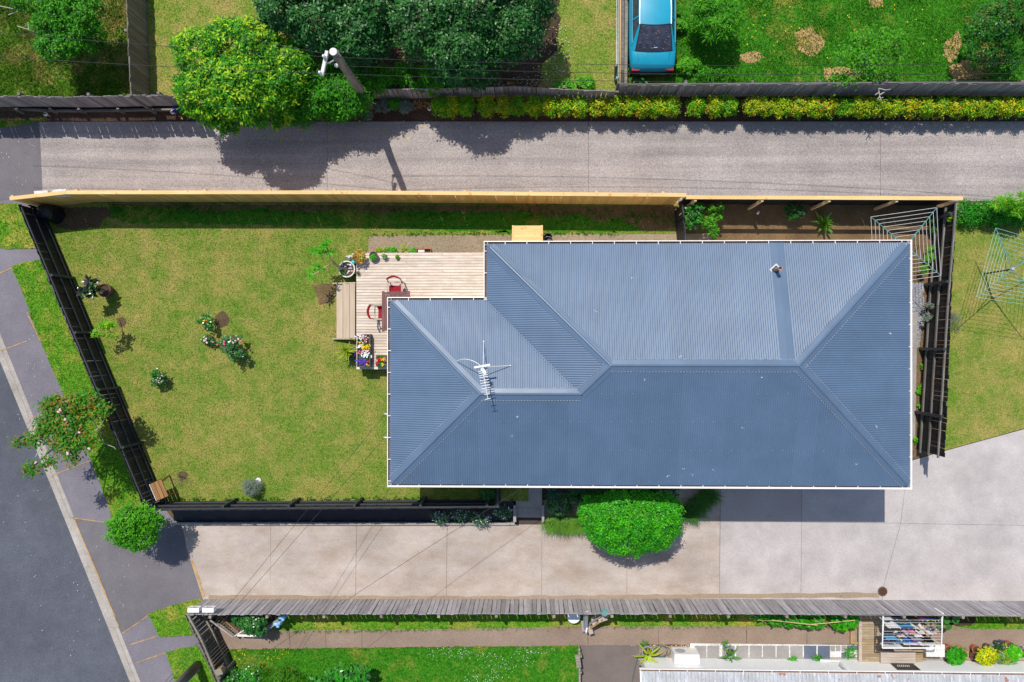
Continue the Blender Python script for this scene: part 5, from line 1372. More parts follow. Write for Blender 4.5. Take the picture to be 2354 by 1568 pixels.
# lower garden shrubs
plant('glossy_shrub', 'glossy green shrub at the bottom edge beside the gate', 'shrub', (548, 1562), ZB, [lob(545, 1560, .4, 34, 20, .5), lob(575, 1552, .5, 30, 20, .5), lob(600, 1575, .4, 40, 30, .5), lob(530, 1580, .3, 30, 20, .4)], 5200, .085, .05, gl + [sg[0]], (2, 3, 2), .05, seed=46)
plant('feathery_shrub', 'feathery olive green shrub at the bottom edge', 'shrub', (660, 1575), ZB, [lob(640, 1560, .5, 34, 26, .5), lob(675, 1572, .6, 30, 28, .5), lob(615, 1548, .5, 20, 14, .4)], 3200, .17, .018, [yl[2], bl[2], lg[3]], (3, 2, 1), .05, seed=47, up=.2)
plant('broad_leaf_shrub', 'shrub with large glossy leaves at the bottom edge', 'shrub', (790, 1565), ZB, [lob(790, 1560, .5, 42, 28, .5), lob(825, 1555, .5, 24, 22, .45), lob(750, 1572, .4, 36, 18, .4)], 1300, .19, .10, gl + [sg[1]], (2, 3, 2), .06, seed=48, per=10)
plant('garden_shrub', 'glossy leaved shrub inside the folding lattice by the grey fence', 'shrub', (585, 1425), ZB, [lob(585, 1432, .5, 28, 20, .45), lob(560, 1420, .4, 22, 14, .4), lob(600, 1447, .4, 12, 10, .3)], 1700, .11, .06, gl, (2, 2), .04, seed=49)
# lawn plants
plant('rose_bush', 'small rose bush with one red bloom in the middle of the lawn', 'shrub', (480, 740), 0, [lob(477, 735, .45, 12, 12, .3), lob(482, 752, .4, 12, 8, .25), lob(462, 738, .4, 7, 5, .2)], 420, .08, .05, gl + [sg[0]], (3, 2, 1), .02, seed=50, per=8)
plant('rose_bush', 'low flowering bush with pale pink blooms next to the red rose', 'shrub', (478, 782), 0, [lob(476, 780, .25, 9, 9, .2), lob(492, 786, .2, 7, 6, .15)], 240, .07, .05, gl, (1, 1), .02, seed=52, per=8)
plant('camellia_bush', 'pink flowered camellia bush on the lawn', 'shrub', (540, 808), 0, [lob(528, 795, .6, 20, 18, .4), lob(545, 815, .55, 18, 16, .4), lob(520, 785, .5, 12, 10, .3), lob(545, 780, .5, 10, 8, .3)], 1300, .085, .05, gl + [gy[1]], (3, 2, .8), .03, seed=53, per=12)
plant('rhododendron', 'small dark shrub with pink buds alone on the lawn', 'shrub', (367, 870), 0, [lob(366, 862, .35, 14, 10, .3), lob(368, 880, .3, 14, 9, .3), lob(378, 870, .3, 6, 9, .25), lob(358, 872, .3, 6, 9, .25)], 560, .10, .055, gl, (2, 1), .03, seed=54, per=9)
plant('lavender_bush', 'grey lavender bush near the front fence', 'shrub', (580, 1122), 0, [lob(580, 1120, .25, 19, 18, .35)], 1900, .10, .012, gy, (1, 1), .02, seed=55, up=.8)
plant('sapling', 'thin yellow green sapling near the black side fence', 'sapling', (279, 742), 0, [lob(245, 748, .9, 20, 10, .25), lob(268, 748, .8, 8, 6, .2), lob(222, 768, 1.1, 12, 6, .2), lob(253, 772, .8, 16, 5, .2)], 420, .09, .05, [yl[4], yl[1]], (2, 1), .02, seed=56, per=7)
def blooms(parent_lab, name, uvz, mats, r=.04):
    b = MB()
    for i, (u, v, z, m) in enumerate(uvz): [b.ball(P(u + rnd.uniform(-1.6, 1.6), v + rnd.uniform(-1.6, 1.6), z), r * rnd.uniform(.4, .7), 6, 4, m, (1, 1, .5)) for _q in range(3)]
    o = next(o for o in bpy.data.objects if o.get('label') == parent_lab); b.build('flower', mats, o)
blooms('small rose bush with one red bloom in the middle of the lawn', 'r', [(475, 739, .8, 0), (469, 736, .75, 1)], [M['redf'], M['yellowf']], .06)
blooms('low flowering bush with pale pink blooms next to the red rose', 'p', [(473, 779, .5, 0), (476, 787, .5, 0), (470, 784, .5, 0)], [M['palepink']], .06)
blooms('pink flowered camellia bush on the lawn', 'p', [(515, 786, 1.0, 0), (516, 791, 1.0, 0), (500, 793, .9, 0), (548, 779, .8, 1), (541, 783, .8, 1), (535, 788, .9, 1), (552, 784, .8, 0), (529, 784, .9, 1)], [M['pinkf'], M['palepink']], .055)
blooms('small dark shrub with pink buds alone on the lawn', 'p', [(362, 868, .65, 0), (368, 870, .7, 0), (372, 864, .65, 0), (364, 876, .65, 0), (371, 877, .65, 0), (359, 873, .6, 0)], [M['palepink']], .03)
tw = thing('bare_twigs', 'leafless twiggy shrub near the wooden stool', 'shrub', P(420, 1100, 0))
b = MB()
for i in range(14):
    a_a = i * .449; p0 = P(420, 1098, 0); p1 = p0 + Vector((math.cos(a_a) * .2, math.sin(a_a) * .15, .3)); p2 = p1 + Vector((math.cos(a_a) * .3, math.sin(a_a) * .2, .15)); b.tube([p0, p1, p2], [.008, .006, .003], 4)
b.build('twigs', M['bark'], tw)
# plants in the side yard and the east strip
plant('side_shrub', 'glossy green shrub beside the black paling screen', 'shrub', (1592, 500), 0, [lob(1590, 498, .7, 20, 24, .5), lob(1600, 482, .7, 16, 14, .4), lob(1592, 518, .5, 10, 10, .3)], 1700, .09, .05, gl + [sg[0]], (2, 2, 2), .04, seed=60)
plant('side_shrub', 'loose yellow green shrub leaning to the north eave', 'shrub', (1630, 500), 0, [lob(1640, 495, .8, 20, 12, .3), lob(1630, 515, .8, 16, 14, .35), lob(1638, 535, .7, 11, 14, .3), lob(1648, 478, .9, 14, 8, .25)], 900, .085, .045, [yl[4], yl[2], lg[3]], (2, 1, 2), .04, seed=61, per=9)
plant('side_shrub', 'dark shaded shrub in the side garden', 'shrub', (1828, 485), 0, [lob(1826, 485, .4, 24, 14, .35), lob(1830, 502, .4, 12, 8, .25)], 900, .10, .035, [hd[0], lg[3], gy[1]], (2, 2, .6), .03, seed=62)
br = thing('bromeliad', 'large green strap leaved bromeliad in the side garden', 'plant', P(1890, 515, 0))
rosette(br, P(1890, 515, .06), 44, [strap_mesh('leaf', .62, .075, M['strap_g'], .7, .7), strap_mesh('leaf', .55, .07, m_leaf('strap_leaf_pale', (.20, .36, .03), .2), .8, .7)], 8, (.0, 1.1), (.7, 1.15))  # alternate leaves in a paler, yellower green
for i, (u, v, m) in enumerate(((2135, 705, gy), (2130, 728, gy), (2185, 420 + 80, [yl[4], yl[1]]), (2155, 520, [lg[3], hd[0]]), (2140, 575, [lg[0], yl[4]]), (2137, 595, [yl[4]]), (2120, 620, [lg[0]]))):
    lab = ['grey fern growing on the back fence rails', 'lower grey fern by the back fence', 'yellow green creeper hanging on the back fence top', 'dark creeper in the corner of the back fence', 'creeper climbing the back fence by the clothes line', 'pale sprig among the clothes line wires', 'green weed at the east garden edge'][i]
    plant('fence_plant', lab, 'plant', (u, v), 0 if i not in (2,) else .9, [lob(u, v, .3 if i != 2 else 1.2, 9 if i != 3 else 16, 8 if i != 3 else 20, .2)], 220 if i != 3 else 900, .08, .03, m, [1] * len(m), .015, seed=170 + i)
for i, (u, v) in enumerate(((2118, 845), (2116, 930), (2112, 900), (2104, 1012), (2118, 980), (2113, 885))):
    plant('weed_clump', ['weed tuft at the upper end of the east garden', 'weed tuft in the middle of the east garden', 'flat weed left of the back fence post', 'weed tuft by the house corner', 'weed tuft close to the back fence foot', 'single low weed on bare soil by the back fence'][i], 'weeds', (u, v), zE(u, v), [lob(u, v, zE(u, v) + .06, 6, 6, .08)], 120, .07, .035, [lg[0], yl[4]], (1, 1), .01, seed=180 + i)
hg = [lob(2212 + 24 * i, 492 + (2 if i % 2 else -2), .25, 17, 27, .35) for i in range(15)]
plant('ivy_hedge', 'low clipped ivy hedge in the right hand garden', 'hedge', (2300, 492), 0, hg, 16000, .06, .05, [sg[1], sg[0], lg[3]], (3, 1, 2), .04, seed=63, per=18, cr=.12)
plant('overhang_shrub', 'light green shrub drooping over the ivy hedge', 'shrub', (2330, 470), 0, [lob(2300, 470, 1.1, 26, 14, .3), lob(2335, 462, 1.2, 40, 16, .35), lob(2345, 482, 1.0, 30, 16, .3)], 2300, .13, .025, [lg[0], yl[4], lg[2]], (3, 2, 1), .03, seed=64)
plant('dry_shrub', 'dead grey brush against the back fence', 'shrub', (2192, 740), zE(2192, 740), [lob(2192, 740, .05, 12, 22, .3)], 500, .14, .008, [gy[0], bl[0]], (2, 1), .015, seed=65)
# ------------------------------------------------------------------ the car
def build_car():
    k = NT('teal_car_paint')
    col = k.mix(k.rng(k.noise(3, 3), .3, .7), (.008, .27, .40), (.010, .31, .46))
    fl_ = k.noise(7, 5, .7); col = k.mix(k.rng(fl_, .68, .74, 0, .6), col, (.35, .55, .62))
    M['carpaint'] = k.done(col, .42, .3)
    M['glass'] = m_plain('dark_window_glass', (.045, .05, .075), .12, .6, .4, 6)
    M['carlight'] = m_plain('tail_light', (.30, .012, .012), .25, .5)
    M['trim'] = m_plain('black_trim', (.015, .015, .017), .5, .4)
    M['seat'] = m_plain('grey_seat', (.32, .30, .27), .9, .1)
    c = P(1498.7, 166, 1.0); cx, y0 = c.x, c.y
    car = thing('parked_car', 'teal blue sedan parked with its boot towards the dark fence', 'car', (cx, y0 + 2.2, 0))
    def X(x, y, z): return Vector((cx + x, y0 + y, z + .42))
    # lower body: cross sections from tail to nose
    st = [(.00, .66, .40, .62), (.04, .76, .30, .76), (.18, .815, .22, .90), (.62, .845, .20, .96), (1.2, .855, .20, .955), (2.4, .855, .20, .93), (3.1, .85, .20, .92), (3.8, .82, .22, .84), (4.25, .74, .26, .70), (4.4, .60, .36, .60)]
    mb = MB(); ring = []
    for (y, hw, zb_, zt_) in st:
        zm = zb_ + (zt_ - zb_) * .55
        half = [(0, zb_), (hw * .9, zb_), (hw, zb_ + .12), (hw * 1.005, zm), (hw * .975, zt_ - .06), (hw * .90, zt_ - .012), (hw * .45, zt_ + .018), (0, zt_ + .025)]
        pr = half + [(-x, z) for x, z in half[-2:0:-1]]
        ring.append([X(x, y, z) for x, z in pr])
    n = len(ring[0]); vs = [p for r_ in ring for p in r_]
    fs = [(i * n + j, i * n + (j + 1) % n, (i + 1) * n + (j + 1) % n, (i + 1) * n + j) for i in range(len(ring) - 1) for j in range(n)]
    fs += [tuple(range(n - 1, -1, -1)), tuple((len(ring) - 1) * n + j for j in range(n))]
    mb.add(vs, fs); o = mb.build('body', M['carpaint'], car, smooth=True)
    # cabin: rear glass, roof, screen and side glass between painted pillars
    B0, B1, T0, T1 = .60, 3.15, 1.48, 2.55     # belt rear/front, roof rear/front
    zb_, zt_ = .94, 1.36
    def belt(y): return .755
    rf_ = MB(); g = []
    for i in range(9):
        y = T0 + (T1 - T0) * i / 8
        row = []
        for j in range(9):
            t = -1 + 2 * j / 8; x = t * .555; z = zt_ + .045 * (1 - t * t) + .03 * (1 - ((i - 4) / 4) ** 2) - .03
            row.append(X(x, y - .05 * (1 - t * t) * (1 if i == 0 else 0), z))
        g.append(row)
    rf_.add([p for r_ in g for p in r_], [(i * 9 + j, i * 9 + j + 1, (i + 1) * 9 + j + 1, (i + 1) * 9 + j) for i in range(8) for j in range(8)])
    rf_.build('car_roof', M['carpaint'], car, smooth=True)
    gm = MB(); N_ = 8; low, up_ = [], []
    for j in range(N_ + 1):
        t = -1 + 2 * j / N_
        low.append(X(t * .665, B0 + .06 * t * t, zb_ + .045)); up_.append(X(t * .53, T0 - .05 * (1 - t * t) - .01, zt_ - .005 + .03 * (1 - t * t)))
    mid = [a.lerp(b, .5) + Vector((0, -.01, .05)) for a, b in zip(low, up_)]
    rowz = low + mid + up_; k_ = N_ + 1
    gm.add(rowz, [(r_ * k_ + j, r_ * k_ + j + 1, (r_ + 1) * k_ + j + 1, (r_ + 1) * k_ + j) for r_ in range(2) for j in range(N_)]); rg = gm.build('rear_window', M['glass'], car, smooth=True)
    b = MB(); b.box(X(0.05, .78, zb_ + .115), (.13, .13, .03)); b.build('brake_lamp', M['greymetal'], rg)
    b = MB()
    for _ in range(46):
        t = rnd.uniform(-.9, .9); s = rnd.random(); q = low[0].lerp(low[-1], (t + 1) / 2).lerp(up_[0].lerp(up_[-1], (t + 1) / 2), s * .9 + .02) + Vector((0, -.005, .05 + .05 * (1 - abs(2 * s - 1))))
        b.box(q, (rnd.uniform(.01, .05), rnd.uniform(.01, .04), .01), rnd.uniform(0, 3))
    lt = b.build('leaf_litter', M['drysoil'], rg); lt['kind'] = 'stuff'
    b = MB()
    b.tube(low, .018, 5); b.tube(up_, .014, 5); b.tube([low[0], mid[0], up_[0]], .018, 5); b.tube([low[-1], mid[-1], up_[-1]], .018, 5); b.build('window_seal', M['trim'], rg)
    gm = MB(); low2 = [X((-1 + 2 * j / 8) * .70, B1 + .18 * (1 - (-1 + 2 * j / 8) ** 2), zb_) for j in range(9)]; up2 = [X((-1 + 2 * j / 8) * .54, T1, zt_) for j in range(9)]
    gm.add(low2 + up2, [(j, j + 1, 9 + j + 1, 9 + j) for j in range(8)]); gm.build('windscreen', M['glass'], car, smooth=True)
    for s in (-1, 1):
        pts_l = [X(s * .775, y, zb_ + .015) for y in (.95, 1.75, 1.80, 2.95)]; pts_u = [X(s * .575, y, zt_ - .01) for y in (1.50, 1.75, 1.80, 2.5)]
        for a_i in (0, 2):
            b = MB(); b.quad(pts_l[a_i], pts_l[a_i + 1], pts_u[a_i + 1], pts_u[a_i]); b.build('side_window', M['glass'], car)
        b = MB()       # C pillar, rail and posts in body colour
        b.add([X(s * .665, B0 + .06, zb_ + .05), X(s * .80, .62, zb_ - .02), X(s * .775, .95, zb_ + .015), pts_u[0], X(s * .53, T0 - .01, zt_)], [(0, 1, 2, 3, 4)])
        b.beam(pts_u[0], pts_u[3], .05, .04); b.beam(pts_l[1].lerp(pts_l[2], .5), pts_u[1].lerp(pts_u[2], .5), .055, .03); b.beam(pts_l[3], pts_u[3], .05, .04)
        b.beam(pts_l[0], pts_l[3], .05, .03); b.build('pillar', M['carpaint'], car)
        b = MB(); b.tube([X(s * .565, T0 - .02, zt_ + .005), X(s * .57, 2.0, zt_ + .02), X(s * .56, T1, zt_ + .005)], .012, 5); b.build('roof_trim', M['steel'], car)
        b = MB(); b.tube([X(s * .80, .85, zb_ - .005), X(s * .82, 2.0, zb_ - .005), X(s * .81, 3.0, zb_ - .005)], .016, 5); b.build('belt_trim', M['trim'], car)
        b = MB(); b.box(X(s * .62, .055, .70), (.30, .12, .13)); b.build('tail_light', M['carlight'], car)
        b = MB(); b.box(X(s * .9, 2.85, .95), (.16, .08, .11)); b.build('mirror', M['carpaint'], car)
        for y in (.95, 3.55):
            w = MB(); Mx = Matrix.Rotation(math.pi / 2, 4, 'Y'); cc = X(s * .76, y, .30)
            w.lathe([(.17, -.09), (.28, -.09), (.30, -.06), (.30, .06), (.28, .09), (.17, .09)], 20, cc, 0, Mx); wh = w.build('tyre', M['trim'], car, smooth=True)
            w = MB(); w.lathe([(.0001, .07), (.17, .085), (.17, -.085), (.0001, -.07)], 14, cc, 0, Mx); w.build('rim', M['steel'], car)
    b = MB(); b.box(X(0, .0, .46), (1.44, .16, .22)); b.box(X(0, .03, .58), (1.5, .14, .05)); b.build('bumper', M['trim'], car)
    b = MB(); b.beam(X(-.55, .30, .945), X(-.58, .58, .985), .008, .004); b.beam(X(.55, .30, .945), X(.58, .58, .985), .008, .004); b.beam(X(-.55, .06, .86), X(.55, .06, .86), .01, .01); b.build('boot_seam', M['trim'], car)
build_car()
agv = thing('agave', 'grey green agave in the corner behind the blue car', 'agave', P(1467, 178, .42))
rosette(agv, P(1467, 176, .5), 15, [strap_mesh('leaf', .6, .13, M['agave'], .5, .45, wide=.45)], 2, (.05, 1.0), (.75, 1.15))

# ------------------------------------------------------------------ things on the deck
def director_chair(loc, rz, lab):
    t = thing('garden_chair', lab, 'chair', (0, 0, 0), 'canvas chairs at the deck table')
    for s in (-1, 1):
        b = MB(); b.beam((s * .27, -.26, .62), (s * .27, .25, .62), .06, .025); b.build('armrest', M['teak'], t)
        b = MB(); b.beam((s * .27, -.24, .03), (s * .27, .24, .03), .04, .04); b.beam((s * .27, -.22, .04), (s * .27, -.22, .61), .03, .03); b.beam((s * .27, .22, .04), (s * .27, .22, .61), .03, .03); b.build('side_frame', M['teak'], t)
        b = MB(); b.beam((s * .25, .24, .60), (s * .255, .33, .92), .035, .03); b.build('back_post', M['teak'], t)
    b = MB(); b.beam((-.25, -.2, .06), (.25, .2, .42), .025, .03); b.beam((-.25, .2, .06), (.25, -.2, .42), .025, .03); b.beam((-.25, .22, .44), (.25, .22, .44), .03, .03); b.beam((-.25, -.22, .44), (.25, -.22, .44), .03, .03); b.build('cross_frame', M['teak'], t)
    b = MB(); n = 8
    for i in range(n):
        x0, x1 = -.24 + .48 * i / n, -.24 + .48 * (i + 1) / n; zf = lambda x: .45 - .05 * (1 - (x / .24) ** 2)
        b.quad((x0, -.24, zf(x0)), (x1, -.24, zf(x1)), (x1, .10, zf(x1)), (x0, .10, zf(x0)))
    b.build('seat', M['redcloth'], t)
    b = MB(); n = 10
    pts = [(-.265 + .53 * i / n, .30 + .10 * (1 - ((i - n / 2) / (n / 2)) ** 2)) for i in range(n + 1)]
    for (xa, ya), (xb, yb) in zip(pts[:-1], pts[1:]):
        b.quad((xa, ya - .02, .72), (xb, yb - .02, .72), (xb, yb + .03, .93), (xa, ya + .03, .93)); b.quad((xa, ya + .03, .932), (xb, yb + .03, .932), (xb, yb - .035, .90), (xa, ya - .035, .90))
    b.build('backrest', M['redcloth'], t)
    t.location = loc; t.rotation_euler = (0, 0, rz); return t
director_chair(P(911, 663, ZD + .3) * 1 + Vector((0, 0, -.3)), 0, 'red canvas chair at the north end of the deck table')
director_chair(P(877, 718, ZD + .3) + Vector((0, 0, -.3)), R(90), 'red canvas chair on the west side of the deck table')
ta, tb_ = P(878, 669, ZD + .74), P(942.5, 763, ZD + .74)
tw_, tl = tb_.x - ta.x, ta.y - tb_.y; tc = Vector(((ta.x + tb_.x) / 2, (ta.y + tb_.y) / 2, ZD))
tbl = thing('garden_table', 'red brown slatted hardwood table half under the wing roof', 'table', tc)
for s in (-1, 1):
    me = box_mesh('side_rail', (.10, tl - .01, .03), M['redwood'], False); put(tbl, me, 'side_rail', tc + Vector((s * (tw_ / 2 - .05), 0, .74)))
    mb = MB(); n = 10; w2 = tw_ / 2 - .10
    top_ = [(-w2 + 2 * w2 * i / n, tl / 2 - .012 - .035 * ((i - n / 2) / (n / 2)) ** 2) for i in range(n + 1)]
    for (xa, ya), (xb, yb) in zip(top_[:-1], top_[1:]):
        mb.quad(tc + Vector((xa, s * (tl / 2 - .14), .755)), tc + Vector((xb, s * (tl / 2 - .14), .755)), tc + Vector((xb, s * yb, .755)), tc + Vector((xa, s * ya, .755)))
        mb.quad(tc + Vector((xa, s * ya, .755)), tc + Vector((xb, s * yb, .755)), tc + Vector((xb, s * yb, .72)), tc + Vector((xa, s * ya, .72)))
    mb.build('end_rail', M['redwood'], tbl)
    for sy in (-1, 1):
        me = box_mesh('leg', (.07, .07, .72), M['redwood']); put(tbl, me, 'leg', tc + Vector((s * (tw_ / 2 - .12), sy * (tl / 2 - .2), 0)))
ns = 11; sw = (tw_ - .20) / ns
for i in range(ns):
    me = box_mesh('slat', (sw - .008, tl - .29, .022), M['redwood'], False); put(tbl, me, 'slat', tc + Vector((-tw_ / 2 + .10 + sw * (i + .5), 0, .742)))

def potted(lab, u, v, zb, r, h, pm, lobes=None, n=300, L=.06, W=.03, mats=None, seed=1, cat='potted plant', weights=None, **k):
    c = P(u, v, zb + h); c.z = zb
    t = thing('potted_plant', lab, cat, c)
    pot(t, c, r, h, pm, **k)
    if lobes:
        ls = [((c.x + dx, c.y + dy, zb + h + dz), rr) for dx, dy, dz, rr in lobes]
        foliage('foliage', t, ls, n, L, W, mats, weights or [1] * len(mats), seed, per=8)
    return t, c
# frangipani in the big white pot
fc_ = P(797, 618.5, .42); fc_.z = 0
fg = thing('frangipani', 'frangipani tree leaning out of a big round white pot', 'potted plant', fc_)
pot(fg, fc_, .315, .42, M['oldwhite'], taper=.62, seg=26)
def FA(lx, ly, z): return P(588.5 + lx * .2503, 392.3 + ly * .2503, z)
b = MB(); tr_ = [FA(845, 905, .36), FA(770, 893, .60), FA(720, 850, .9), FA(680, 800, 1.2), FA(645, 755, 1.4), FA(600, 755, 1.5)]
b.tube(tr_, [.05, .045, .04, .036, .03, .022], 7); b.tube([tr_[3], FA(650, 700, 1.5), FA(655, 655, 1.7)], [.03, .024, .018], 7); b.tube([FA(685, 855, 1.0), FA(630, 890, 1.2), FA(575, 930, 1.4), FA(530, 950, 1.5)], [.032, .028, .022, .016], 7); b.tube([FA(610, 900, 1.25), FA(570, 905, 1.4)], [.02, .014], 6); b.tube([tr_[4], FA(560, 748, 1.6)], [.024, .016], 6)
b.build('trunk', M['frangi'], fg, smooth=True)
fm = [strap_mesh('leaf', .26, .062, lg[0], .3, .6), strap_mesh('leaf', .22, .055, sg[0], .4, .6)]
for i, (lx, ly, z) in enumerate(((655, 650, 1.72), (560, 748, 1.62), (540, 735, 1.6), (612, 700, 1.6), (670, 745, 1.45), (600, 755, 1.5), (545, 880, 1.45), (590, 905, 1.4), (500, 930, 1.5), (500, 985, 1.5), (625, 690, 1.65))): rosette(fg, FA(lx, ly, z), 9, fm, 40 + i, (-.1, .6), (.6, 1.15))
stn = [(.35, 0), (.8, 0), (.2, 1), (.6, 2), (.9, 0), (1.3, 3), (1.9, 0), (2.4, 1), (2.9, 0), (3.4, 4), (3.9, 0), (4.4, 1), (4.9, 0), (5.4, 0), (5.9, 1), (.1, 3), (2.2, 0), (3.1, 0)]
smt = [M['daisy'], m_plain('pink_stone', (.46, .33, .29), .7), m_plain('violet_stone', (.07, .025, .08), .3, .5), m_plain('aqua_stone', (.36, .50, .50), .4), m_plain('yellow_stone', (.72, .50, .06), .5)]
for i, (a_a, m) in enumerate(stn):
    rr = .09 + .15 * ((i * 37) % 10) / 10; b = MB(); b.ball(fc_ + Vector((math.cos(a_a) * rr, math.sin(a_a) * rr, .37)), .026 + .014 * (i % 3), 8, 5, 0, (1.2, .9, .7)); b.build('stone', smt[m], fg)
foliage('succulent', fg, [((fc_.x - .13, fc_.y - .12, .42), (.09, .09, .07))], 180, .05, .03, [gl[0], lg[0]], [1, 1], 5, per=8)
# garden ornaments by the pot
sp_ = P(805.5, 592, .25); sp_.z = 0
so_ = thing('garden_statue', 'small white winged garden figure beside the white pot', 'statue', sp_)
b = MB(); b.lathe([(.10, 0), (.10, .06), (.07, .08), (.075, .16), (.10, .26), (.07, .34), (.03, .37)], 12, sp_); b.ball(sp_ + Vector((0, 0, .42)), .065, 10, 8); b.build('figure', M['oldwhite'], so_, smooth=True)
for s in (-1, 1):
    b = MB(); b.ball(sp_ + Vector((s * .11, .03, .29)), .09, 8, 6, 0, (.8, .35, 1)); b.build('wing', M['oldwhite'], so_, smooth=True)
k = NT('aqua_glass'); gc = k.new('ShaderNodeTexCoord'); M['aquaball'] = k.done(k.mix(k.rng(k.noise(14, 3), .35, .65), (.01, .30, .48), (.12, .62, .42)), .12, .6)
for nm, u, v, r, m, lab in (('glass_ball', 813, 603, .10, 'aquaball', 'turquoise glazed ball at the deck corner'), ('white_ball', 812, 585, .06, 'oldwhite', 'small white ball next to the croton plant')):
    p = P(u, v, .35); b = MB(); b.lathe([(.05, 0), (.04, .02), (.04, .35 - r * .8)], 10, (p.x, p.y, 0)); b.ball((p.x, p.y, .35), r, 16, 10); o = b.build(nm, M[m], loc=(p.x, p.y, 0), smooth=True); tag(o, lab, 'garden ornament')
cr_ = [m_leaf('croton_orange', (.50, .22, .03)), m_leaf('croton_red', (.34, .06, .03)), m_leaf('croton_yellow', (.52, .42, .06))]
potted('orange and yellow croton plant at the corner of the deck', 828, 591, ZD, .12, .2, M['terra'], [(0, 0, .12, (.22, .2, .16)), (-.08, .08, .12, (.12, .1, .12))], 520, .10, .035, cr_ + [lg[0]], 71, weights=(3, 2, 3, 1))
potted('round dark grey pot with a low green plant on the deck', 858.5, 588, ZD, .165, .22, M['greypot'], [(-.02, -.06, 0, (.10, .06, .05))], 120, .06, .04, [sg[0]], 72)
potted('small succulent in a pale pot on the deck', 884.5, 590.5, ZD, .07, .12, M['oldwhite'], [(0, 0, .03, (.09, .07, .05))], 120, .06, .035, [yl[4], gy[0]], 73)
potted('little square red pot with succulents on the deck', 913, 591, ZD, .085, .11, M['terra'], [(0, 0, .0, (.06, .05, .03))], 80, .04, .03, [yl[4], lg[3]], 74, taper=.95, seg=4)
potted('tiny white cup planter at the deck edge', 822.5, 614, ZD, .055, .10, M['white'])
potted('tiny brown spiky pot plant at the deck edge', 823, 628, ZD, .05, .09, M['brownpot'], [(0, 0, .03, (.06, .06, .04))], 70, .05, .02, [bl[0], dk[1]], 75)
for i, (u, v, r, h, m, lv, lab) in enumerate(((872.5, 577, .10, .35, 'terra', [yl[1], bl[0]], 'yellow green plant in a pot behind the deck edge, leftmost'), (889, 577, .12, .4, 'bluepot', [gy[0], yl[1], lg[0]], 'blue pot of mixed succulents behind the deck edge'),
        (905.5, 576, .12, .42, 'greypot', [sg[0], sg[2]], 'fresh green leafy plant in a dark pot behind the deck edge'), (930, 577, .11, .4, 'bluepot', None, 'blue pot with long drooping strap leaves behind the deck edge'), (949.5, 577, .08, .35, 'greypot', [sg[0], yl[4]], 'small bright green plant behind the deck edge, rightmost'))):
    t, c = potted(lab, u, v, 0, r, h, M[m], [(0, 0, .05, (r * 1.1, r * .95, .09))] if lv else None, 240, .07, .045, lv, 80 + i)
    if not lv: rosette(t, c + Vector((0, 0, h)), 7, [strap_mesh('leaf', .45, .05, M['strap_y'], .35, .7)], 9, (.1, .5))
tp = thing('trough_planter', 'terracotta window box lying on the side path behind the deck', 'planter', P(974, 577, 0))
a_0, b_0 = P(958, 582, .2), P(990.5, 572, .2); cx_, cy_ = (a_0.x + b_0.x) / 2, (a_0.y + b_0.y) / 2; lx_, ly_ = b_0.x - a_0.x, b_0.y - a_0.y
b = MB()
for (dx, dy, sx, sy) in ((0, ly_ / 2, lx_, .025), (0, -ly_ / 2, lx_, .025), (lx_ / 2, 0, .025, ly_ - .03), (-lx_ / 2, 0, .025, ly_ - .03)): b.box((cx_ + dx, cy_ + dy, .12), (sx, sy, .2))
b.build('box', M['terra'], tp); b = MB(); b.box((cx_, cy_, .09), (lx_ - .03, ly_ - .03, .06)); b.build('soil', M['pot_soil'], tp); b = MB(); b.box((cx_ - .1, cy_, .17), (.25, .1, .03)); b.build('tile', M['oldwhite'], tp)
def flower_box(lab, u0, v0, u1, v1, h, groups, seed):
    a_0, b_0 = P(u0, v1, ZD + h), P(u1, v0, ZD + h); cx_, cy_ = (a_0.x + b_0.x) / 2, (a_0.y + b_0.y) / 2; lx_, ly_ = b_0.x - a_0.x, b_0.y - a_0.y
    t = thing('flower_box', lab, 'planter', (cx_, cy_, ZD)); b = MB(); th = .04
    for (dx, dy, sx, sy) in ((0, ly_ / 2 - th / 2, lx_, th), (0, -ly_ / 2 + th / 2, lx_, th), (lx_ / 2 - th / 2, 0, th, ly_ - 2 * th), (-lx_ / 2 + th / 2, 0, th, ly_ - 2 * th)): b.box((cx_ + dx, cy_ + dy, ZD + h / 2 + .002), (sx, sy, h))
    b.build('box', M['greypot'], t); b = MB(); b.box((cx_, cy_, ZD + h * .4), (lx_ - 2 * th - .002, ly_ - 2 * th - .002, h * .78)); b.build('soil', M['pot_soil'], t)
    foliage('foliage', t, [((cx_, cy_ + ly_ * f, ZD + h * .85), (lx_ * .36, ly_ * .17, .07)) for f in (-.33, 0, .33)], 420, .06, .035, [lg[1], sg[1], gl[1]], [1, 1, 1], seed, per=8)
    r = random.Random(seed)
    for (fx, fy, rx_, ry_, n, m) in groups:
        b = MB()
        for _ in range(n):
            p = Vector((cx_ + lx_ * (fx - .5) + r.gauss(0, rx_), cy_ - ly_ * (fy - .5) + r.gauss(0, ry_), ZD + h + r.uniform(.03, .12))); s = r.uniform(.02, .034); d = Vector((r.uniform(-.4, .4), r.uniform(-.4, .4), 1)).normalized(); e = d.orthogonal().normalized(); g_ = d.cross(e)
            b.add([p] + [p + (e * math.cos(q * 1.257) + g_ * math.sin(q * 1.257)) * s + d * .006 for q in range(5)], [(0, 1 + q, 1 + (q + 1) % 5) for q in range(5)])
        b.build('blossom', M[m], t)
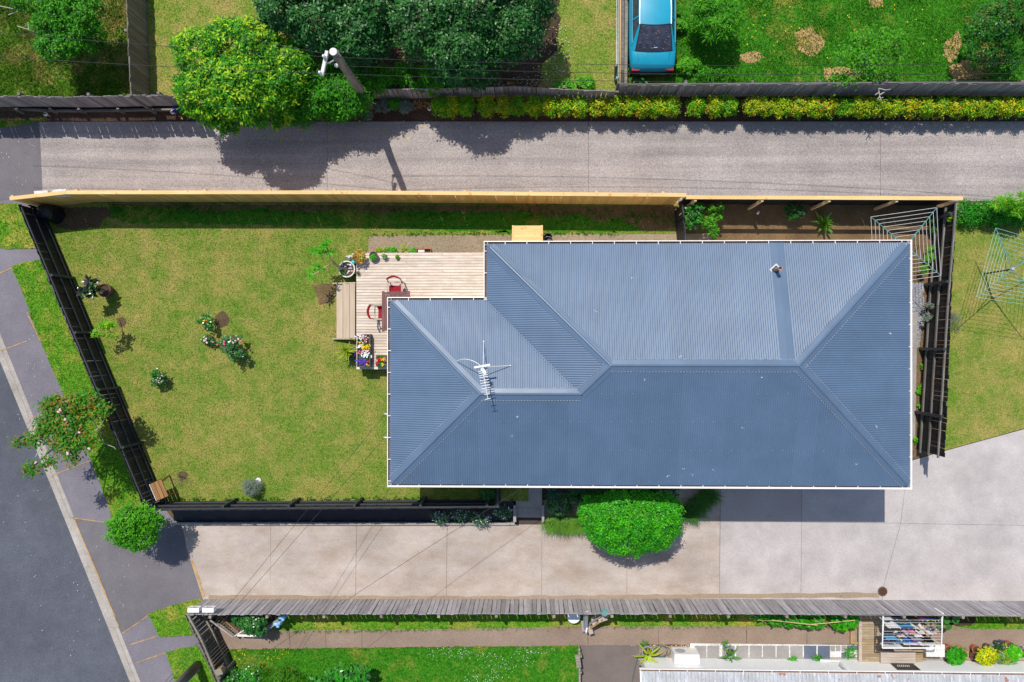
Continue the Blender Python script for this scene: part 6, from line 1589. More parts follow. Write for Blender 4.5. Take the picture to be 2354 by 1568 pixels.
flower_box('long dark trough of mixed bright flowers at the deck edge', 820.5, 768, 851, 844, .36, [(.25, .09, .06, .05, 26, 'daisy'), (.5, .05, .05, .03, 10, 'palepink'), (.55, .17, .07, .06, 12, 'palepink'), (.66, .16, .03, .03, 6, 'redf'), (.2, .25, .03, .02, 5, 'yellowf'), (.25, .36, .06, .04, 22, 'daisy'), (.70, .38, .09, .05, 36, 'yellowf'), (.6, .47, .06, .04, 12, 'palepink'), (.25, .54, .04, .04, 8, 'pinkf'), (.7, .62, .08, .07, 44, 'daisy'), (.35, .82, .10, .07, 60, 'purplef'), (.65, .85, .06, .05, 20, 'purplef'), (.8, .93, .03, .02, 8, 'yellowf'), (.85, .84, .02, .02, 4, 'redf')], 91)
flower_box('small dark box of red and orange flowers tucked by the wing gutter', 864, 817, 888, 842, .22, [(.3, .35, .04, .04, 10, 'redf'), (.2, .7, .04, .05, 12, 'redf'), (.7, .3, .05, .04, 14, 'orangef'), (.85, .35, .03, .03, 8, 'yellowf'), (.1, .5, .02, .03, 5, 'daisy'), (.7, .85, .03, .03, 6, 'yellowf'), (.9, .6, .02, .03, 6, 'purplef')], 92)
yk = thing('spiky_plant', 'yellow green spiky plant in a blue pot below the deck steps', 'potted plant', P(800, 812, 0)); c = P(803, 813, .45); c.z = 0
pot(yk, c, .21, .38, M['bluepot']); rosette(yk, P(798, 808, .45), 46, [strap_mesh('leaf', .52, .05, M['strap_y'], .75, .7), strap_mesh('leaf', .46, .045, M['strap_y'], .9, .8)], 10, (.1, 1.15), (.7, 1.1))
rp_ = thing('rubber_plant', 'dark leaved rubber plant in a large brown pot by the side fence', 'potted plant', P(240, 670, 0)); c = P(238, 667, .45); c.z = 0
pot(rp_, c, .26, .42, M['brownpot'], taper=.7)
b = MB(); b.tube([c + Vector((0, 0, .4)), P(225, 665, .8), P(208, 662, 1.2)], [.03, .025, .015], 6); b.tube([c + Vector((0, .0, .4)), P(222, 655, .9), P(205, 650, 1.2)], [.025, .02, .012], 6); b.build('stem', M['bark'], rp_)
rm = [strap_mesh('leaf', .30, .13, dk[0], .35, .4, 4, wide=.5), strap_mesh('leaf', .28, .12, dk[1], .3, .4, 4, wide=.5), strap_mesh('leaf', .26, .11, gl[0], .3, .4, 4, wide=.5)]
for i, (u, v, z) in enumerate(((205, 662, 1.15), (195, 672, 1.15), (212, 650, 1.1), (220, 668, .95), (188, 672, 1.2), (205, 645, 1.15), (212, 678, 1.0))): rosette(rp_, P(u, v, z), 9, rm, 60 + i, (-.3, .8), (.7, 1.1))
cb_ = thing('compost_bin', 'black tapered compost bin in the corner of the lawn', 'compost bin', P(133, 496, 0)); c = P(130, 494, 0)
b = MB(); b.lathe([(.36, 0), (.35, .05), (.32, .25), (.33, .27), (.28, .55), (.29, .57), (.25, .80)], 20, c); b.build('barrel', M['black'], cb_, smooth=True)
b = MB(); b.lathe([(.265, .79), (.27, .83), (.22, .88), (.0001, .90)], 20, c); l_ = b.build('lid', M['black'], cb_, smooth=True); b = MB(); b.beam(c + Vector((-.12, 0, .92)), c + Vector((.12, 0, .92)), .04, .05); b.build('handle', M['black'], l_)
# stool in the corner
t0, t1, t2, t3 = P(342.7, 1113, .8), P(371.6, 1101.8, .8), P(387.8, 1140, .8), P(358.5, 1152.4, .8); cst = (t0 + t1 + t2 + t3) / 4; dvx = (t2 - t1).normalized(); rzs = math.atan2(dvx.y, dvx.x); Ls, Ws = (t2 - t1).length, (t1 - t0).length
stl = thing('wooden_stool', 'brown slatted wooden table in the corner of the black fences', 'table', (cst.x, cst.y, 0)); sd = Vector((-dvx.y, dvx.x, 0))
for i in range(4):
    w_ = [.06, .36, .36, .36][i]; off_ = [-.5, -.42, -.10, .22][i]
    wv = [.07, .31, .31, .28][i] * Ws; pos = cst + sd * Ws * ([-.465, -.265, .05, .36][i])
    me = box_mesh('slat', (Ls, wv - .012, .035), M['stool'] if i else M['oldwhite'], False); put(stl, me, 'slat', pos, rzs)
for sx in (-1, 1):
    for sy in (-1, 1):
        p = cst + dvx * sx * (Ls / 2 - .07) + sd * sy * (Ws / 2 - .07); b = MB(); q = p + dvx * sx * .10; b.beam((q.x, q.y, 0), (p.x, p.y, .78), .06, .06); b.build('leg', M['stool'], stl)
b = MB(); p = P(580, 1119 + 0, .1); p = P(593, 1106, .1); b.ball((p.x, p.y, .06), .13, 10, 6, 0, (1, 1, .5)); o = b.build('stone', M['oldwhite'], loc=p); tag(o, 'white stone next to the grey lavender', 'stone')
# timber box and bucket against the north wall
bx = thing('timber_box', 'golden timber storage box with a battened lid by the north wall', 'storage box', P(1212, 535, 0))
a_0, b_0 = P(1177, 556, .95), P(1248, 518.5, .95); cx_, cy_ = (a_0.x + b_0.x) / 2, (a_0.y + b_0.y) / 2; lx_, ly_ = b_0.x - a_0.x, b_0.y - a_0.y
for i in range(4): me = box_mesh('lid_board', (lx_ - .16, ly_ / 4 - .004, .02), M['pinecap'], False); put(bx, me, 'lid_board', (cx_, cy_ - ly_ / 2 + ly_ / 4 * (i + .5), .95))
for s in (-1, 1): me = box_mesh('batten', (.075, ly_ + .02, .03), M['pinecap'], False); put(bx, me, 'batten', (cx_ + s * (lx_ / 2 - .04), cy_, .953))
b = MB(); b.box((cx_, cy_, .47), (lx_ - .06, ly_ - .06, .92)); b.build('case', M['pine'], bx)
c = P(1260, 546, .3); c.z = 0; bk_ = thing('bucket', 'black plastic bucket beside the timber box', 'bucket', c); b = MB(); b.lathe([(.12, 0), (.16, .3), (.17, .3), (.17, .32), (.15, .32), (.12, .04), (.0001, .03)], 18, c); b.build('pail', M['black'], bk_); b = MB(); b.tube([c + Vector((.16 * math.cos(a_a), .16 * math.sin(a_a) * .5 - .05, .33)) for a_a in np.linspace(0, math.pi, 8)], .006, 4); b.build('handle', M['steel'], bk_)
# terracotta planter blocks in the side garden
pbk = thing('brick_planter', 'open terracotta planter frame among the side shrubs', 'planter', P(1620, 503, 0)); b = MB()
for (u0, v0, u1, v1) in ((1613, 488, 1613, 512), (1613, 488, 1626, 489), (1613, 512, 1626, 511), (1614, 500, 1624, 500)): b.beam(P(u0, v0, .35), P(u1, v1, .35), .06, .3)
b.build('frame', M['terra'], pbk)
fl2 = P(1742, 490, .3); b = MB(); b.ball(fl2, .05, 8, 5); b.ball(fl2 + Vector((.05, .06, -.05)), .04, 8, 5); o = b.build('white_flower', M['daisy'], loc=fl2); tag(o, 'single white flower in the shaded side garden', 'flower')

# ------------------------------------------------------------------ rotary clothes lines
def hoist(lab, base, head, tips, rings, arm, line, mastm):
    t = thing('clothes_line', lab, 'clothes line', base, 'rotary clothes lines')
    b = MB(); b.tube([base, head], [.032, .026], 8); b.build('mast', mastm, t, smooth=True)
    b = MB(); b.lathe([(.06, -.08), (.07, 0), (.06, .06), (.02, .09)], 10, head); b.build('hub', M['greymetal'], t)
    for tp_ in tips:
        b = MB(); b.tube([head, tp_], [.018, .012], 6); b.tube([head + Vector((0, 0, -.35)).lerp(Vector((0, 0, 0)), 0), head.lerp(tp_, .45)], .011, 5); b.build('arm', arm, t)
    n = len(tips)
    for k_ in range(rings):
        f = 1 - k_ * .115
        for i in range(n):
            p, q = head.lerp(tips[i], f), head.lerp(tips[(i + 1) % n], f); m = (p + q) / 2 - Vector((0, 0, .03)); b = MB(); b.tube([p, m, q], .0075, 4); b.build('line', line, t)
    return t
h1 = P(2327, 619, 1.65); b1 = P(2262, 629, .0); b1 = Vector((P(2266, 629, 0).x, P(2266, 629, 0).y, -.06)); 
hoist('open teal rotary clothes line on the right hand lawn', b1, h1, [P(2289, 524, 1.85), P(2244.8, 683.5, 1.85), P(2412, 708, 1.85), P(2424, 562, 1.85)], 7, M['teal'], M['tealline'], M['blackiron'])
h2 = P(2083, 566, 1.75); hoist('rotary clothes line with white wires partly under the roof corner', Vector((h2.x, h2.y, 0)), h2, [P(2002, 498.7, 1.95), P(2153.5, 477.4, 1.95), P(2163, 634, 1.95), P(2012, 655, 1.95)], 7, M['teal'], M['paleline'], M['teal'])

# ------------------------------------------------------------------ lower lot: letterboxes, lattice, ladder, laundry, pots
def letterbox(lab, u0, u1, text):
    zt_, h_ = 1.36, .24
    a_0, b_0 = P(u0, 1397.7, zt_), P(u1, 1397.7, zt_); w = b_0.x - a_0.x; cx_ = (a_0.x + b_0.x) / 2; yf = a_0.y; yb = P(u0, 1407.5, zt_).y
    t = thing('letterbox', lab, 'letterbox', (cx_, (yf + yb) / 2, zt_ - h_), 'letterboxes on the grey fence')
    b = MB(); b.box((cx_, (yf + yb) / 2, zt_ - h_ / 2 - .01), (w, yf - yb, h_ - .02)); b.build('box', M['white'], t)
    b = MB(); b.box((cx_, (yf + yb) / 2, zt_), (w + .015, yf - yb + .015, .018)); b.build('lid', M['white'], t)
    b = MB(); b.box((cx_, yf + .004, zt_ - .045), (w * .8, .01, .022)); b.build('slot', M['black'], t)
    cu = bpy.data.curves.new('number', 'FONT'); cu.body = text; cu.size = .11; cu.align_x = 'CENTER'; cu.align_y = 'CENTER'; cu.extrude = .002
    to = bpy.data.objects.new('number', cu); bpy.context.view_layer.update()
    me = bpy.data.meshes.new_from_object(to); me.materials.clear(); me.materials.append(M['black']); bpy.data.objects.remove(to)
    o = link('number', me, t); o.location = Vector((cx_, yf + .004, zt_ - h_ * .55)) - wloc(t); o.rotation_euler = (math.pi / 2, 0, math.pi)
letterbox('left white letterbox numbered 19 on the grey fence corner', 431.7, 456.9, '19')
letterbox('right white letterbox numbered 1/19 on the grey fence corner', 465.1, 490.7, '1/19')
# gate bracing inside the street gate
gt = thing('timber_gate', 'braced grey timber gate with red brown posts behind the street fence', 'gate', P(500, 1480, ZB))
def GZ(lx, ly, z=0.0): return P(392.3 + lx * .2245, 1367 + ly * .2245, z)
b = MB(); b.beam(GZ(450, 320, ZB + .1), GZ(300, 480, .95), .09, .09); b.build('gate_post', M['redwood'], gt)
b = MB(); b.beam(GZ(575, 640, ZB + .1), GZ(440, 770, .95), .09, .09); b.build('gate_post', M['redwood'], gt)
for (a_1, b_1, z0_, z1_) in (((450, 335), (545, 640), ZB + .2, ZB + .2), ((310, 490), (445, 745), .8, .8), ((380, 420), (490, 690), .25, .25), ((335, 470), (300, 480), .5, .85), ((430, 375), (400, 720), 0, .7), ((450, 340), (310, 490), ZB + .25, .82), ((545, 635), (420, 760), ZB + .25, .82)):
    b = MB(); b.beam(GZ(*a_1, z0_), GZ(*b_1, z1_), .09, .05); b.build('brace', M['brown_wood'], gt)
for i in range(9):
    f = (i + .5) / 9; p0 = GZ(450 + 95 * f, 335 + 305 * f, ZB + .1); p1 = GZ(310 + 135 * f, 490 + 255 * f, 1.0); b = MB(); b.beam((p1.x - .02, p1.y, ZB + .08), (p1.x - .02, p1.y, 1.0), .13, .02, up=(0, 1, 0)); b.build('paling', M['brown_wood'], gt)
c = GZ(510, 775, .9); mt = thing('meter_box', 'small pale timber box fixed beside the old gate', 'box', c); b = MB(); b.box(c, (.22, .20, .3), .4); b.build('case', M['tan'], mt); b = MB(); b.box(c + Vector((0, 0, .16)), (.26, .24, .02), .4); b.build('lid', M['mossy'], mt)
lt_ = thing('folding_lattice', 'folding timber lattice round the small garden bed', 'lattice', P(560, 1455, ZB))
def L8(lx, ly, z=0.0): return P(478.1 + lx * .1458, 1403.8 + ly * .1458, z)
b = MB(); b.beam(L8(35, 150, .25), L8(395, 412, .05), .05, .05); b.build('rail', M['grey_wood'], lt_)
for i in range(8): b = MB(); f = .25 + i * .1; p = L8(35 + 360 * f, 150 + 262 * f, .2 - .15 * f); q = p + Vector((.32, .38, -.42)); b.tube([p, q], .012, 5); b.build('rung', M['bark'], lt_)
b = MB(); b.beam(L8(200, 95, ZB + .05), L8(470, 330, ZB + .05), .04, .06); b.build('rail', M['tan'], lt_)
b = MB(); b.beam(L8(465, 388, 0), L8(840, 400, 0), .07, .07); b.build('rail', M['white'], lt_)
for (a_1, b_1) in (((410, 405), (580, 300)), ((580, 300), (770, 410)), ((530, 330), (800, 345)), ((620, 385), (680, 340))): b = MB(); b.beam(L8(*a_1, -.05), L8(*b_1, -.15), .035, .03); b.build('brace', M['oldwhite'], lt_)
b = MB(); b.beam(L8(770, 400, .05), L8(1225, 70, .2), .14, .04); b.beam(L8(800, 392, -.2), L8(1080, 190, -.1), .12, .03); b.build('rail', M['grey_wood'], lt_)
M['toyblue'] = m_plain('pale_blue_plush', (.28, .52, .78), .35, .4, .15, 20)  # two pale blue soft toys hung by the lattice
for i, (lx, ly, z, lab) in enumerate(((1100, 205, .3, 'lower pale blue garden clog hanging on the lattice'), (1180, 100, .4, 'upper pale blue garden clog hanging by the grey fence'))):
    c = L8(lx, ly, z); t = thing('soft_toy', lab, 'toy', c, 'pale blue clogs'); b = MB(); b.ball(c + Vector((-.06, -.02, 0)), .10, 12, 8, 0, (1.3, .8, .7)); b.ball(c + Vector((.10, .04, .03)), .085, 12, 8, 0, (1, .9, .9)); b.ball(c + Vector((.0, -.11, -.02)), .07, 10, 6); b.build('toy', M['toyblue'], t, smooth=True)
    b = MB(); b.ball(c + Vector((.13, .05, .085)), .045, 10, 6, 0, (1, 1, .5)); b.build('dark_spot', m_plain('dark_blue_fabric', (.05, .14, .34), .6), t)
c = P(1319, 1419, -.05); c.z = ZB; bw = thing('metal_bowl', 'round steel bowl with a white rim on the grass behind the grey fence', 'bowl', c); b = MB(); b.lathe([(.10, .20), (.21, .34), (.245, .35), (.25, .37), (.20, .365), (.09, .24), (.0001, .23)], 22, c + Vector((0, 0, .0))); b.build('bowl', M['greymetal'], bw, smooth=True); b = MB(); b.lathe([(.06, 0), (.05, .2)], 10, c); b.build('stand', M['oldwhite'], bw)
b = MB(); b.lathe([(.205, .368), (.25, .375), (.255, .36)], 22, c); b.build('rim', M['white'], bw)
ld_ = thing('timber_stile', 'broken grey timber stile leaning behind the grey fence', 'stile', P(1365, 1440, ZB))
def LS(lx, ly, z): return P(1305.7 + lx * .0866, 1391.5 + ly * .0866, z)
for pts in (((500, 170, 1.0), (480, 600, .15)), ((445, 230, .8), (455, 590, 0.1)), ((380, 420, -.1), (420, 690, -.2))): b = MB(); b.beam(LS(*pts[0]), LS(*pts[1]), .11, .05); b.build('post', M['grey_wood'], ld_)
b = MB(); b.beam(LS(1230, 160, .8), LS(600, 590, .1), .06, .12); b.build('stringer', M['tan'], ld_)
b = MB(); b.beam(LS(1000, 180, .8), LS(560, 500, .1), .05, .1); b.build('stringer', M['grey_wood'], ld_)
for (x, y, z) in ((590, 650, .0), (690, 420, .25), (850, 330, .45), (960, 290, .6)): b = MB(); b.box(LS(x, y, z), (.17, .34, .035), .28); b.build('tread', M['teak'], ld_)
b = MB(); b.box(LS(490, 650, .2), (.06, .18, .10), -.2); b.build('hinge', M['white'], ld_)
c = LS(970, 185, 1.1); b = MB(); b.lathe([(.10, 0), (.13, .04), (.14, .04), (.10, -.01)], 14, c); o = b.build('teal_dish', M['teal'], loc=c); tag(o, 'teal plastic dish on top of the timber stile', 'dish')
c = P(1760, 1413, .9); 
# low timber wall beside the old pad
rw2 = thing('timber_edging', 'low timber wall with a seat board between lawn and old asphalt pad', 'retaining wall', P(1331, 1530, ZB)); b = MB(); b.beam(P(1331, 1486, ZB + .2), P(1334, 1720, ZB + .2), .07, .4); b.build('wall_board', M['mossy'], rw2); b = MB(); b.beam(P(1327, 1505, .12), P(1331, 1534, .12), .18, .06); b.build('seat_board', M['mossy'], rw2)
for v in (1508, 1545, 1590): b = MB(); p = P(1332, v, 0); b.beam((p.x + .05, p.y, ZB), (p.x + .05, p.y, .05), .08, .08); b.build('post', M['mossy'], rw2)
# paving tiles along the neighbour's wall
def L4(lx, ly, z=ZB): return P(1655 + lx * .2461, 1397.7 + ly * .2461, z)
pv = thing('paving', None, None, L4(500, 410)); pv['kind'] = 'structure'
M['tile_grey'] = m_concrete('grey_paving_tile', (.33, .31, .30), (.27, .25, .24), None, 40, .15, .9, (1, 1, 1)); M['tile_blue'] = m_concrete('blue_grey_paving_tile', (.13, .155, .215), (.10, .12, .17), None, 40, .2, .9, (1, 1, 1))
tl_ = [(-240, -130, 0), (-120, -10, 0), (20, 135, 0), (150, 263, 0), (275, 388, 0), (400, 515, 0), (527, 640, 0), (655, 768, 0), (782, 897, 1), (910, 1023, 1)]
for x0_, x1_, m in tl_:
    a_0, b_0 = L4(x0_, 468), L4(x1_, 350); me = box_mesh('paving_tile', (b_0.x - a_0.x, b_0.y - a_0.y, .04), M['tile_blue' if m else 'tile_grey']); put(pv, me, 'paving_tile', ((a_0.x + b_0.x) / 2, (a_0.y + b_0.y) / 2, ZB + .012))
for x0_, x1_, y0_, y1_, m in ((1030, 1070, 350, 400, 0), (1080, 1120, 350, 400, 0), (1132, 1172, 347, 403, 0), (1130, 1170, 412, 466, 1), (1182, 1236, 347, 390, 1), (1244, 1292, 347, 390, 1)):
    a_0, b_0 = L4(x0_, y1_), L4(x1_, y0_); me = box_mesh('paving_tile', (b_0.x - a_0.x, b_0.y - a_0.y, .04), M['tile_blue' if m else 'tile_grey']); put(pv, me, 'paving_tile', ((a_0.x + b_0.x) / 2, (a_0.y + b_0.y) / 2, ZB + .012))
b = MB(); a_0, b_0 = L4(-280, 472), L4(1300, 343); b.box(((a_0.x + b_0.x) / 2, (a_0.y + b_0.y) / 2, ZB + .02), (b_0.x - a_0.x, b_0.y - a_0.y, .03)); o = b.build('pebble_bed', m_concrete('white_pebbles', (.70, .68, .65), (.55, .52, .48), None, 30, .4, 1.0, (1, 1, 1)), pv); o['kind'] = 'stuff'
ground('wall_footing', [(1467, 1512), (2620, 1510), (2620, 1517), (1467, 1517)], zB, .05, M['greyconc'], thick=.06)
# white cabinet, hose, aloe pots
def L3(lx, ly, z=ZB): return P(1299.6 + lx * .2735, 1391.5 + ly * .2735, z)
a_0, b_0 = L3(918, 497, .25), L3(1128, 366, .25); hp = thing('heat_pump', 'white boxy outdoor unit against the neighbour wall', 'heat pump', ((a_0.x + b_0.x) / 2, (a_0.y + b_0.y) / 2, ZB)); b = MB(); b.box(((a_0.x + b_0.x) / 2, a_0.y + .19, ZB + .36), (b_0.x - a_0.x, .38, .68)); b.build('case', M['white'], hp)
b = MB(); b.box((a_0.x + .15, a_0.y + .24, ZB + .705), (.10, .02, .006)); b.box((a_0.x + .15, a_0.y + .20, ZB + .705), (.12, .012, .006)); b.build('label_plate', M['greymetal'], hp)
b = MB(); b.lathe([(.0001, 0), (.19, 0), (.2, .012), (.0001, .02)], 16, (a_0.x + .28, a_0.y + .385, ZB + .38), 0, Matrix.Rotation(-math.pi / 2, 4, 'X')); b.build('fan_grille', M['greymetal'], hp)
hs = thing('garden_hose', 'dark green garden hose coiled on the grey paving tiles', 'hose', L3(820, 390)); b = MB()
pts = [L3(790 + 62 * math.cos(a_a) * (1 + .12 * math.sin(a_a * .37)) + 26 * math.sin(a_a * .21), 388 + 44 * math.sin(a_a), ZB + .07 + .004 * i / 9) for i, a_a in enumerate(np.linspace(0, 15, 70))]
pts += [L3(700, 350, ZB + .07), L3(640, 400, ZB + .06), L3(600, 470, ZB + .05), L3(580, 560, ZB + .05), L3(560, 650, ZB + .05)]
b.tube(pts, .013, 5); b.build('hose', m_plain('hose_green', (.025, .11, .095), .5, .4), hs)
for i, (lx, ly, s, lab) in enumerate(((690, 392, 1.0, 'lilac pot with a sprawling yellow aloe by the white outdoor unit'), (L4(100, 415).x, 0, .8, 'lilac pot with a green aloe on the paving tiles'))):
    c = L3(lx, ly, ZB + .4) if i == 0 else L4(97, 418, ZB + .4); c = Vector((c.x, c.y, ZB)); t = thing('aloe_pot', lab, 'potted plant', c, None); pot(t, c, .21 if i == 0 else .19, .40, M['lilac'], taper=.7)
    rosette(t, c + Vector((.02, -.12, .40)), 13 if i == 0 else 7, [strap_mesh('leaf', .62 * s, .075, M['strap_y'] if i == 0 else M['strap_g'], .5, .7, wide=.2)], 20 + i, (-.1, .5), (.7, 1.1), spread=.05)
    foliage('weed', t, [((c.x - .1, c.y + .25, ZB + .25), (.16, .14, .15)), ((c.x - .05, c.y - .32, ZB + .2), (.14, .10, .12))], 160, .09, .02, [lg[0], lg[3]], [1, 1], 30 + i, per=8)
for i, (lx, ly, lab) in enumerate(((670, 485, 'small fern growing from the wall footing, left of three'), (905, 468, 'small fern growing from the wall footing by the downpipe'), (1205, 400, 'fern growing in the stones beside the laundry deck'))):
    p = L4(lx, ly); foliage_t = thing('fern', lab, 'fern', p); foliage('foliage', foliage_t, [((p.x, p.y, ZB + .12), (.17 if i < 2 else .22, .14 if i < 2 else .26, .12))], 220, .10, .022, [sg[0], lg[1]], [1, 1], 33 + i, per=8)
# bean row with bamboo stakes
for i, (x0_, x1_, yc, n, lab) in enumerate(((480, 700, 85, 900, 'leafy bean plants at the left of the vegetable strip'), (720, 970, 100, 1500, 'tallest bean plants in the middle of the vegetable strip'), (1060, 1285, 105, 1300, 'broad leaved bean plants beside the laundry deck'), (260, 470, 60, 300, 'sparse seedlings at the start of the vegetable strip'))):
    p, q = L4(x0_, yc, .1), L4(x1_, yc, .1); t = thing('bean_plants', lab, 'vegetables', ((p.x + q.x) / 2, p.y, ZB)); m = 3
    foliage('foliage', t, [((p.x + (q.x - p.x) * (j + .5) / m, p.y + rnd.uniform(-.15, .15), ZB + .3), ((q.x - p.x) / 5, .36 if i < 3 else .2, .35)) for j in range(m)], n, .13, .10, [sg[0], sg[1], lg[0]], [2, 2, 1], 36 + i, per=9)
bs = thing('bamboo_stakes', 'bamboo canes propped over the bean plants', 'canes', L4(850, 110)); M['bamboo'] = m_plain('bamboo_cane', (.55, .44, .22), .7, .2, .2, 8)
for (a_1, b_1, r_) in (((485, 115), (912, 162), .016), ((850, 155), (1262, 115), .018), ((255, 35), (425, 140), .012), ((610, 60), (715, 180), .011), ((690, 60), (765, 190), .012), ((880, 95), (985, 195), .011), ((940, 90), (1025, 190), .010), ((975, 110), (1070, 185), .010), ((1075, 70), (1110, 110), .010), ((350, 115), (630, 125), .009)):
    z0_, z1_ = (.35, .35) if r_ > .013 else (.75, -.3); b = MB(); b.tube([L4(*a_1, z0_), L4(*b_1, z1_)], r_, 5); b.build('cane', M['bamboo'], bs)
c = L4(40, 30, .6); b = MB(); b.ball(c, .1, 10, 6, 0, (1.6, .8, .4)); b.ball(c + Vector((.3, 0, 0)), .1, 10, 6, 0, (1.8, .7, .5)); o = b.build('fabric_bundle', m_plain('pale_blue_cloth', (.30, .36, .48), .8), loc=c, smooth=True); tag(o, 'pale blue grey cloth bundle tucked behind the grey fence', 'cloth')
# laundry deck
def L1(lx, ly, z=ZB): return P(1949.4 + lx * .1505, 1391.5 + ly * .1505, z)
DZ = ZB + .22
a_0, b_0 = L1(212, 858, DZ), L1(1130, 20, DZ); ldk = thing('laundry_deck', 'brown timber laundry deck under the washing line', 'deck', ((a_0.x + b_0.x) / 2, (a_0.y + b_0.y) / 2, ZB)); n = int((b_0.y - a_0.y) / .095)
for i in range(n): me = box_mesh('deck_board', (b_0.x - a_0.x - .004, .086, .024), M['tread_dark'], False); put(ldk, me, 'deck_board', ((a_0.x + b_0.x) / 2, a_0.y + .095 * (i + .5), DZ - .012))
c0, c1 = L1(165, 858, DZ), L1(210, 20, DZ); me = box_mesh('border_beam', (c1.x - c0.x, c1.y - c0.y, .12), M['teak'], False); put(ldk, me, 'border_beam', ((c0.x + c1.x) / 2, (c0.y + c1.y) / 2, DZ - .04))
c0, c1 = L1(1132, 830, DZ), L1(1215, 300, DZ); me = box_mesh('border_beam', (c1.x - c0.x, c1.y - c0.y, .1), M['tread_dark'], False); put(ldk, me, 'border_beam', ((c0.x + c1.x) / 2, (c0.y + c1.y) / 2, DZ - .05))
b = MB(); b.box(((a_0.x + b_0.x) / 2, (a_0.y + b_0.y) / 2, ZB + .08), (b_0.x - a_0.x - .1, b_0.y - a_0.y - .1, .16)); b.build('joists', M['black_wood'], ldk)
a_0, b_0 = L1(500, 880, DZ + .16), L1(1030, 712, DZ + .16); sp2 = thing('door_step', 'pale wooden door step on the laundry deck', 'step', ((a_0.x + b_0.x) / 2, (a_0.y + b_0.y) / 2, DZ))
for i in range(4): h_ = (b_0.y - a_0.y) / 4; me = box_mesh('step_board', (b_0.x - a_0.x, h_ - .008, .03), M['teak'], False); put(sp2, me, 'step_board', ((a_0.x + b_0.x) / 2, a_0.y + h_ * (i + .5), DZ + .15))
b = MB(); b.box(((a_0.x + b_0.x) / 2, (a_0.y + b_0.y) / 2, DZ + .066), (b_0.x - a_0.x - .04, b_0.y - a_0.y - .04, .13)); b.build('step_frame', M['teak'], sp2)
a_0, b_0 = L1(40, 590, ZB + .12), L1(163, 305, ZB + .12); rm_ = thing('side_ramp', 'small framed timber platform left of the laundry deck', 'platform', ((a_0.x + b_0.x) / 2, (a_0.y + b_0.y) / 2, ZB))
for i in range(4): w_ = (b_0.x - a_0.x - .12) / 4; me = box_mesh('ramp_board', (w_ - .006, b_0.y - a_0.y - .12, .025), M['tread_dark'], False); put(rm_, me, 'ramp_board', (a_0.x + .06 + w_ * (i + .5), (a_0.y + b_0.y) / 2, ZB + .11))
b = MB(); cx_, cy_ = (a_0.x + b_0.x) / 2, (a_0.y + b_0.y) / 2
for (x, y, sx, sy) in ((a_0.x + .03, cy_, .06, b_0.y - a_0.y), (cx_ + .03, a_0.y + .03, b_0.x - a_0.x - .07, .06), (cx_ + .03, b_0.y - .03, b_0.x - a_0.x - .07, .06)): b.box((x, y, ZB + .07), (sx, sy, .12))
b.build('frame', M['tan'], rm_)
# folding washing line frame
LZ = .98
def L7(lx, ly, z=LZ): return P(1986.2 + lx * .1458, 1403.8 + ly * .1458, z)
wf_ = thing('washing_line', 'white folding washing line frame over the laundry deck', 'clothes line', L7(600, 300, DZ))
b = MB(); b.tube([L7(300, 64), L7(290, 585)], .022, 6); b.tube([L7(315, 40, LZ - .3), L7(290, 560, LZ)], .018, 6); b.build('arm', M['white'], wf_)
b = MB(); b.tube([L7(1240, 66), L7(1220, 585)], .022, 6); b.tube([L7(1225, 40, LZ - .3), L7(1220, 560, LZ)], .018, 6); b.build('arm', M['white'], wf_)
b = MB(); b.tube([L7(288, 590), L7(1222, 590)], .026, 6); b.build('front_bar', M['white'], wf_)
b = MB(); b.tube([L7(300, 62), L7(1240, 66)], .026, 6); b.build('back_bar', M['white'], wf_)
for lx in (300, 1235):
    p = L7(lx, 50, .95); b = MB(); b.beam((p.x, p.y + .02, .45), (p.x, p.y + .02, 1.0), .05, .05); b.build('bracket', M['white'], wf_)
lines = [148, 188, 240, 325, 368, 412, 455, 508]
for ly in lines: b = MB(); b.tube([L7(298, ly), L7(760, ly + 1, LZ - .02), L7(1228, ly)], .006, 4); b.build('line', M['paleline'], wf_)
cl_cols = {}
def cloth_mat(c):
    if c not in cl_cols: cl_cols[c] = m_plain('cloth_%d' % len(cl_cols), c, .9, .1, .15, 8)
    return cl_cols[c]
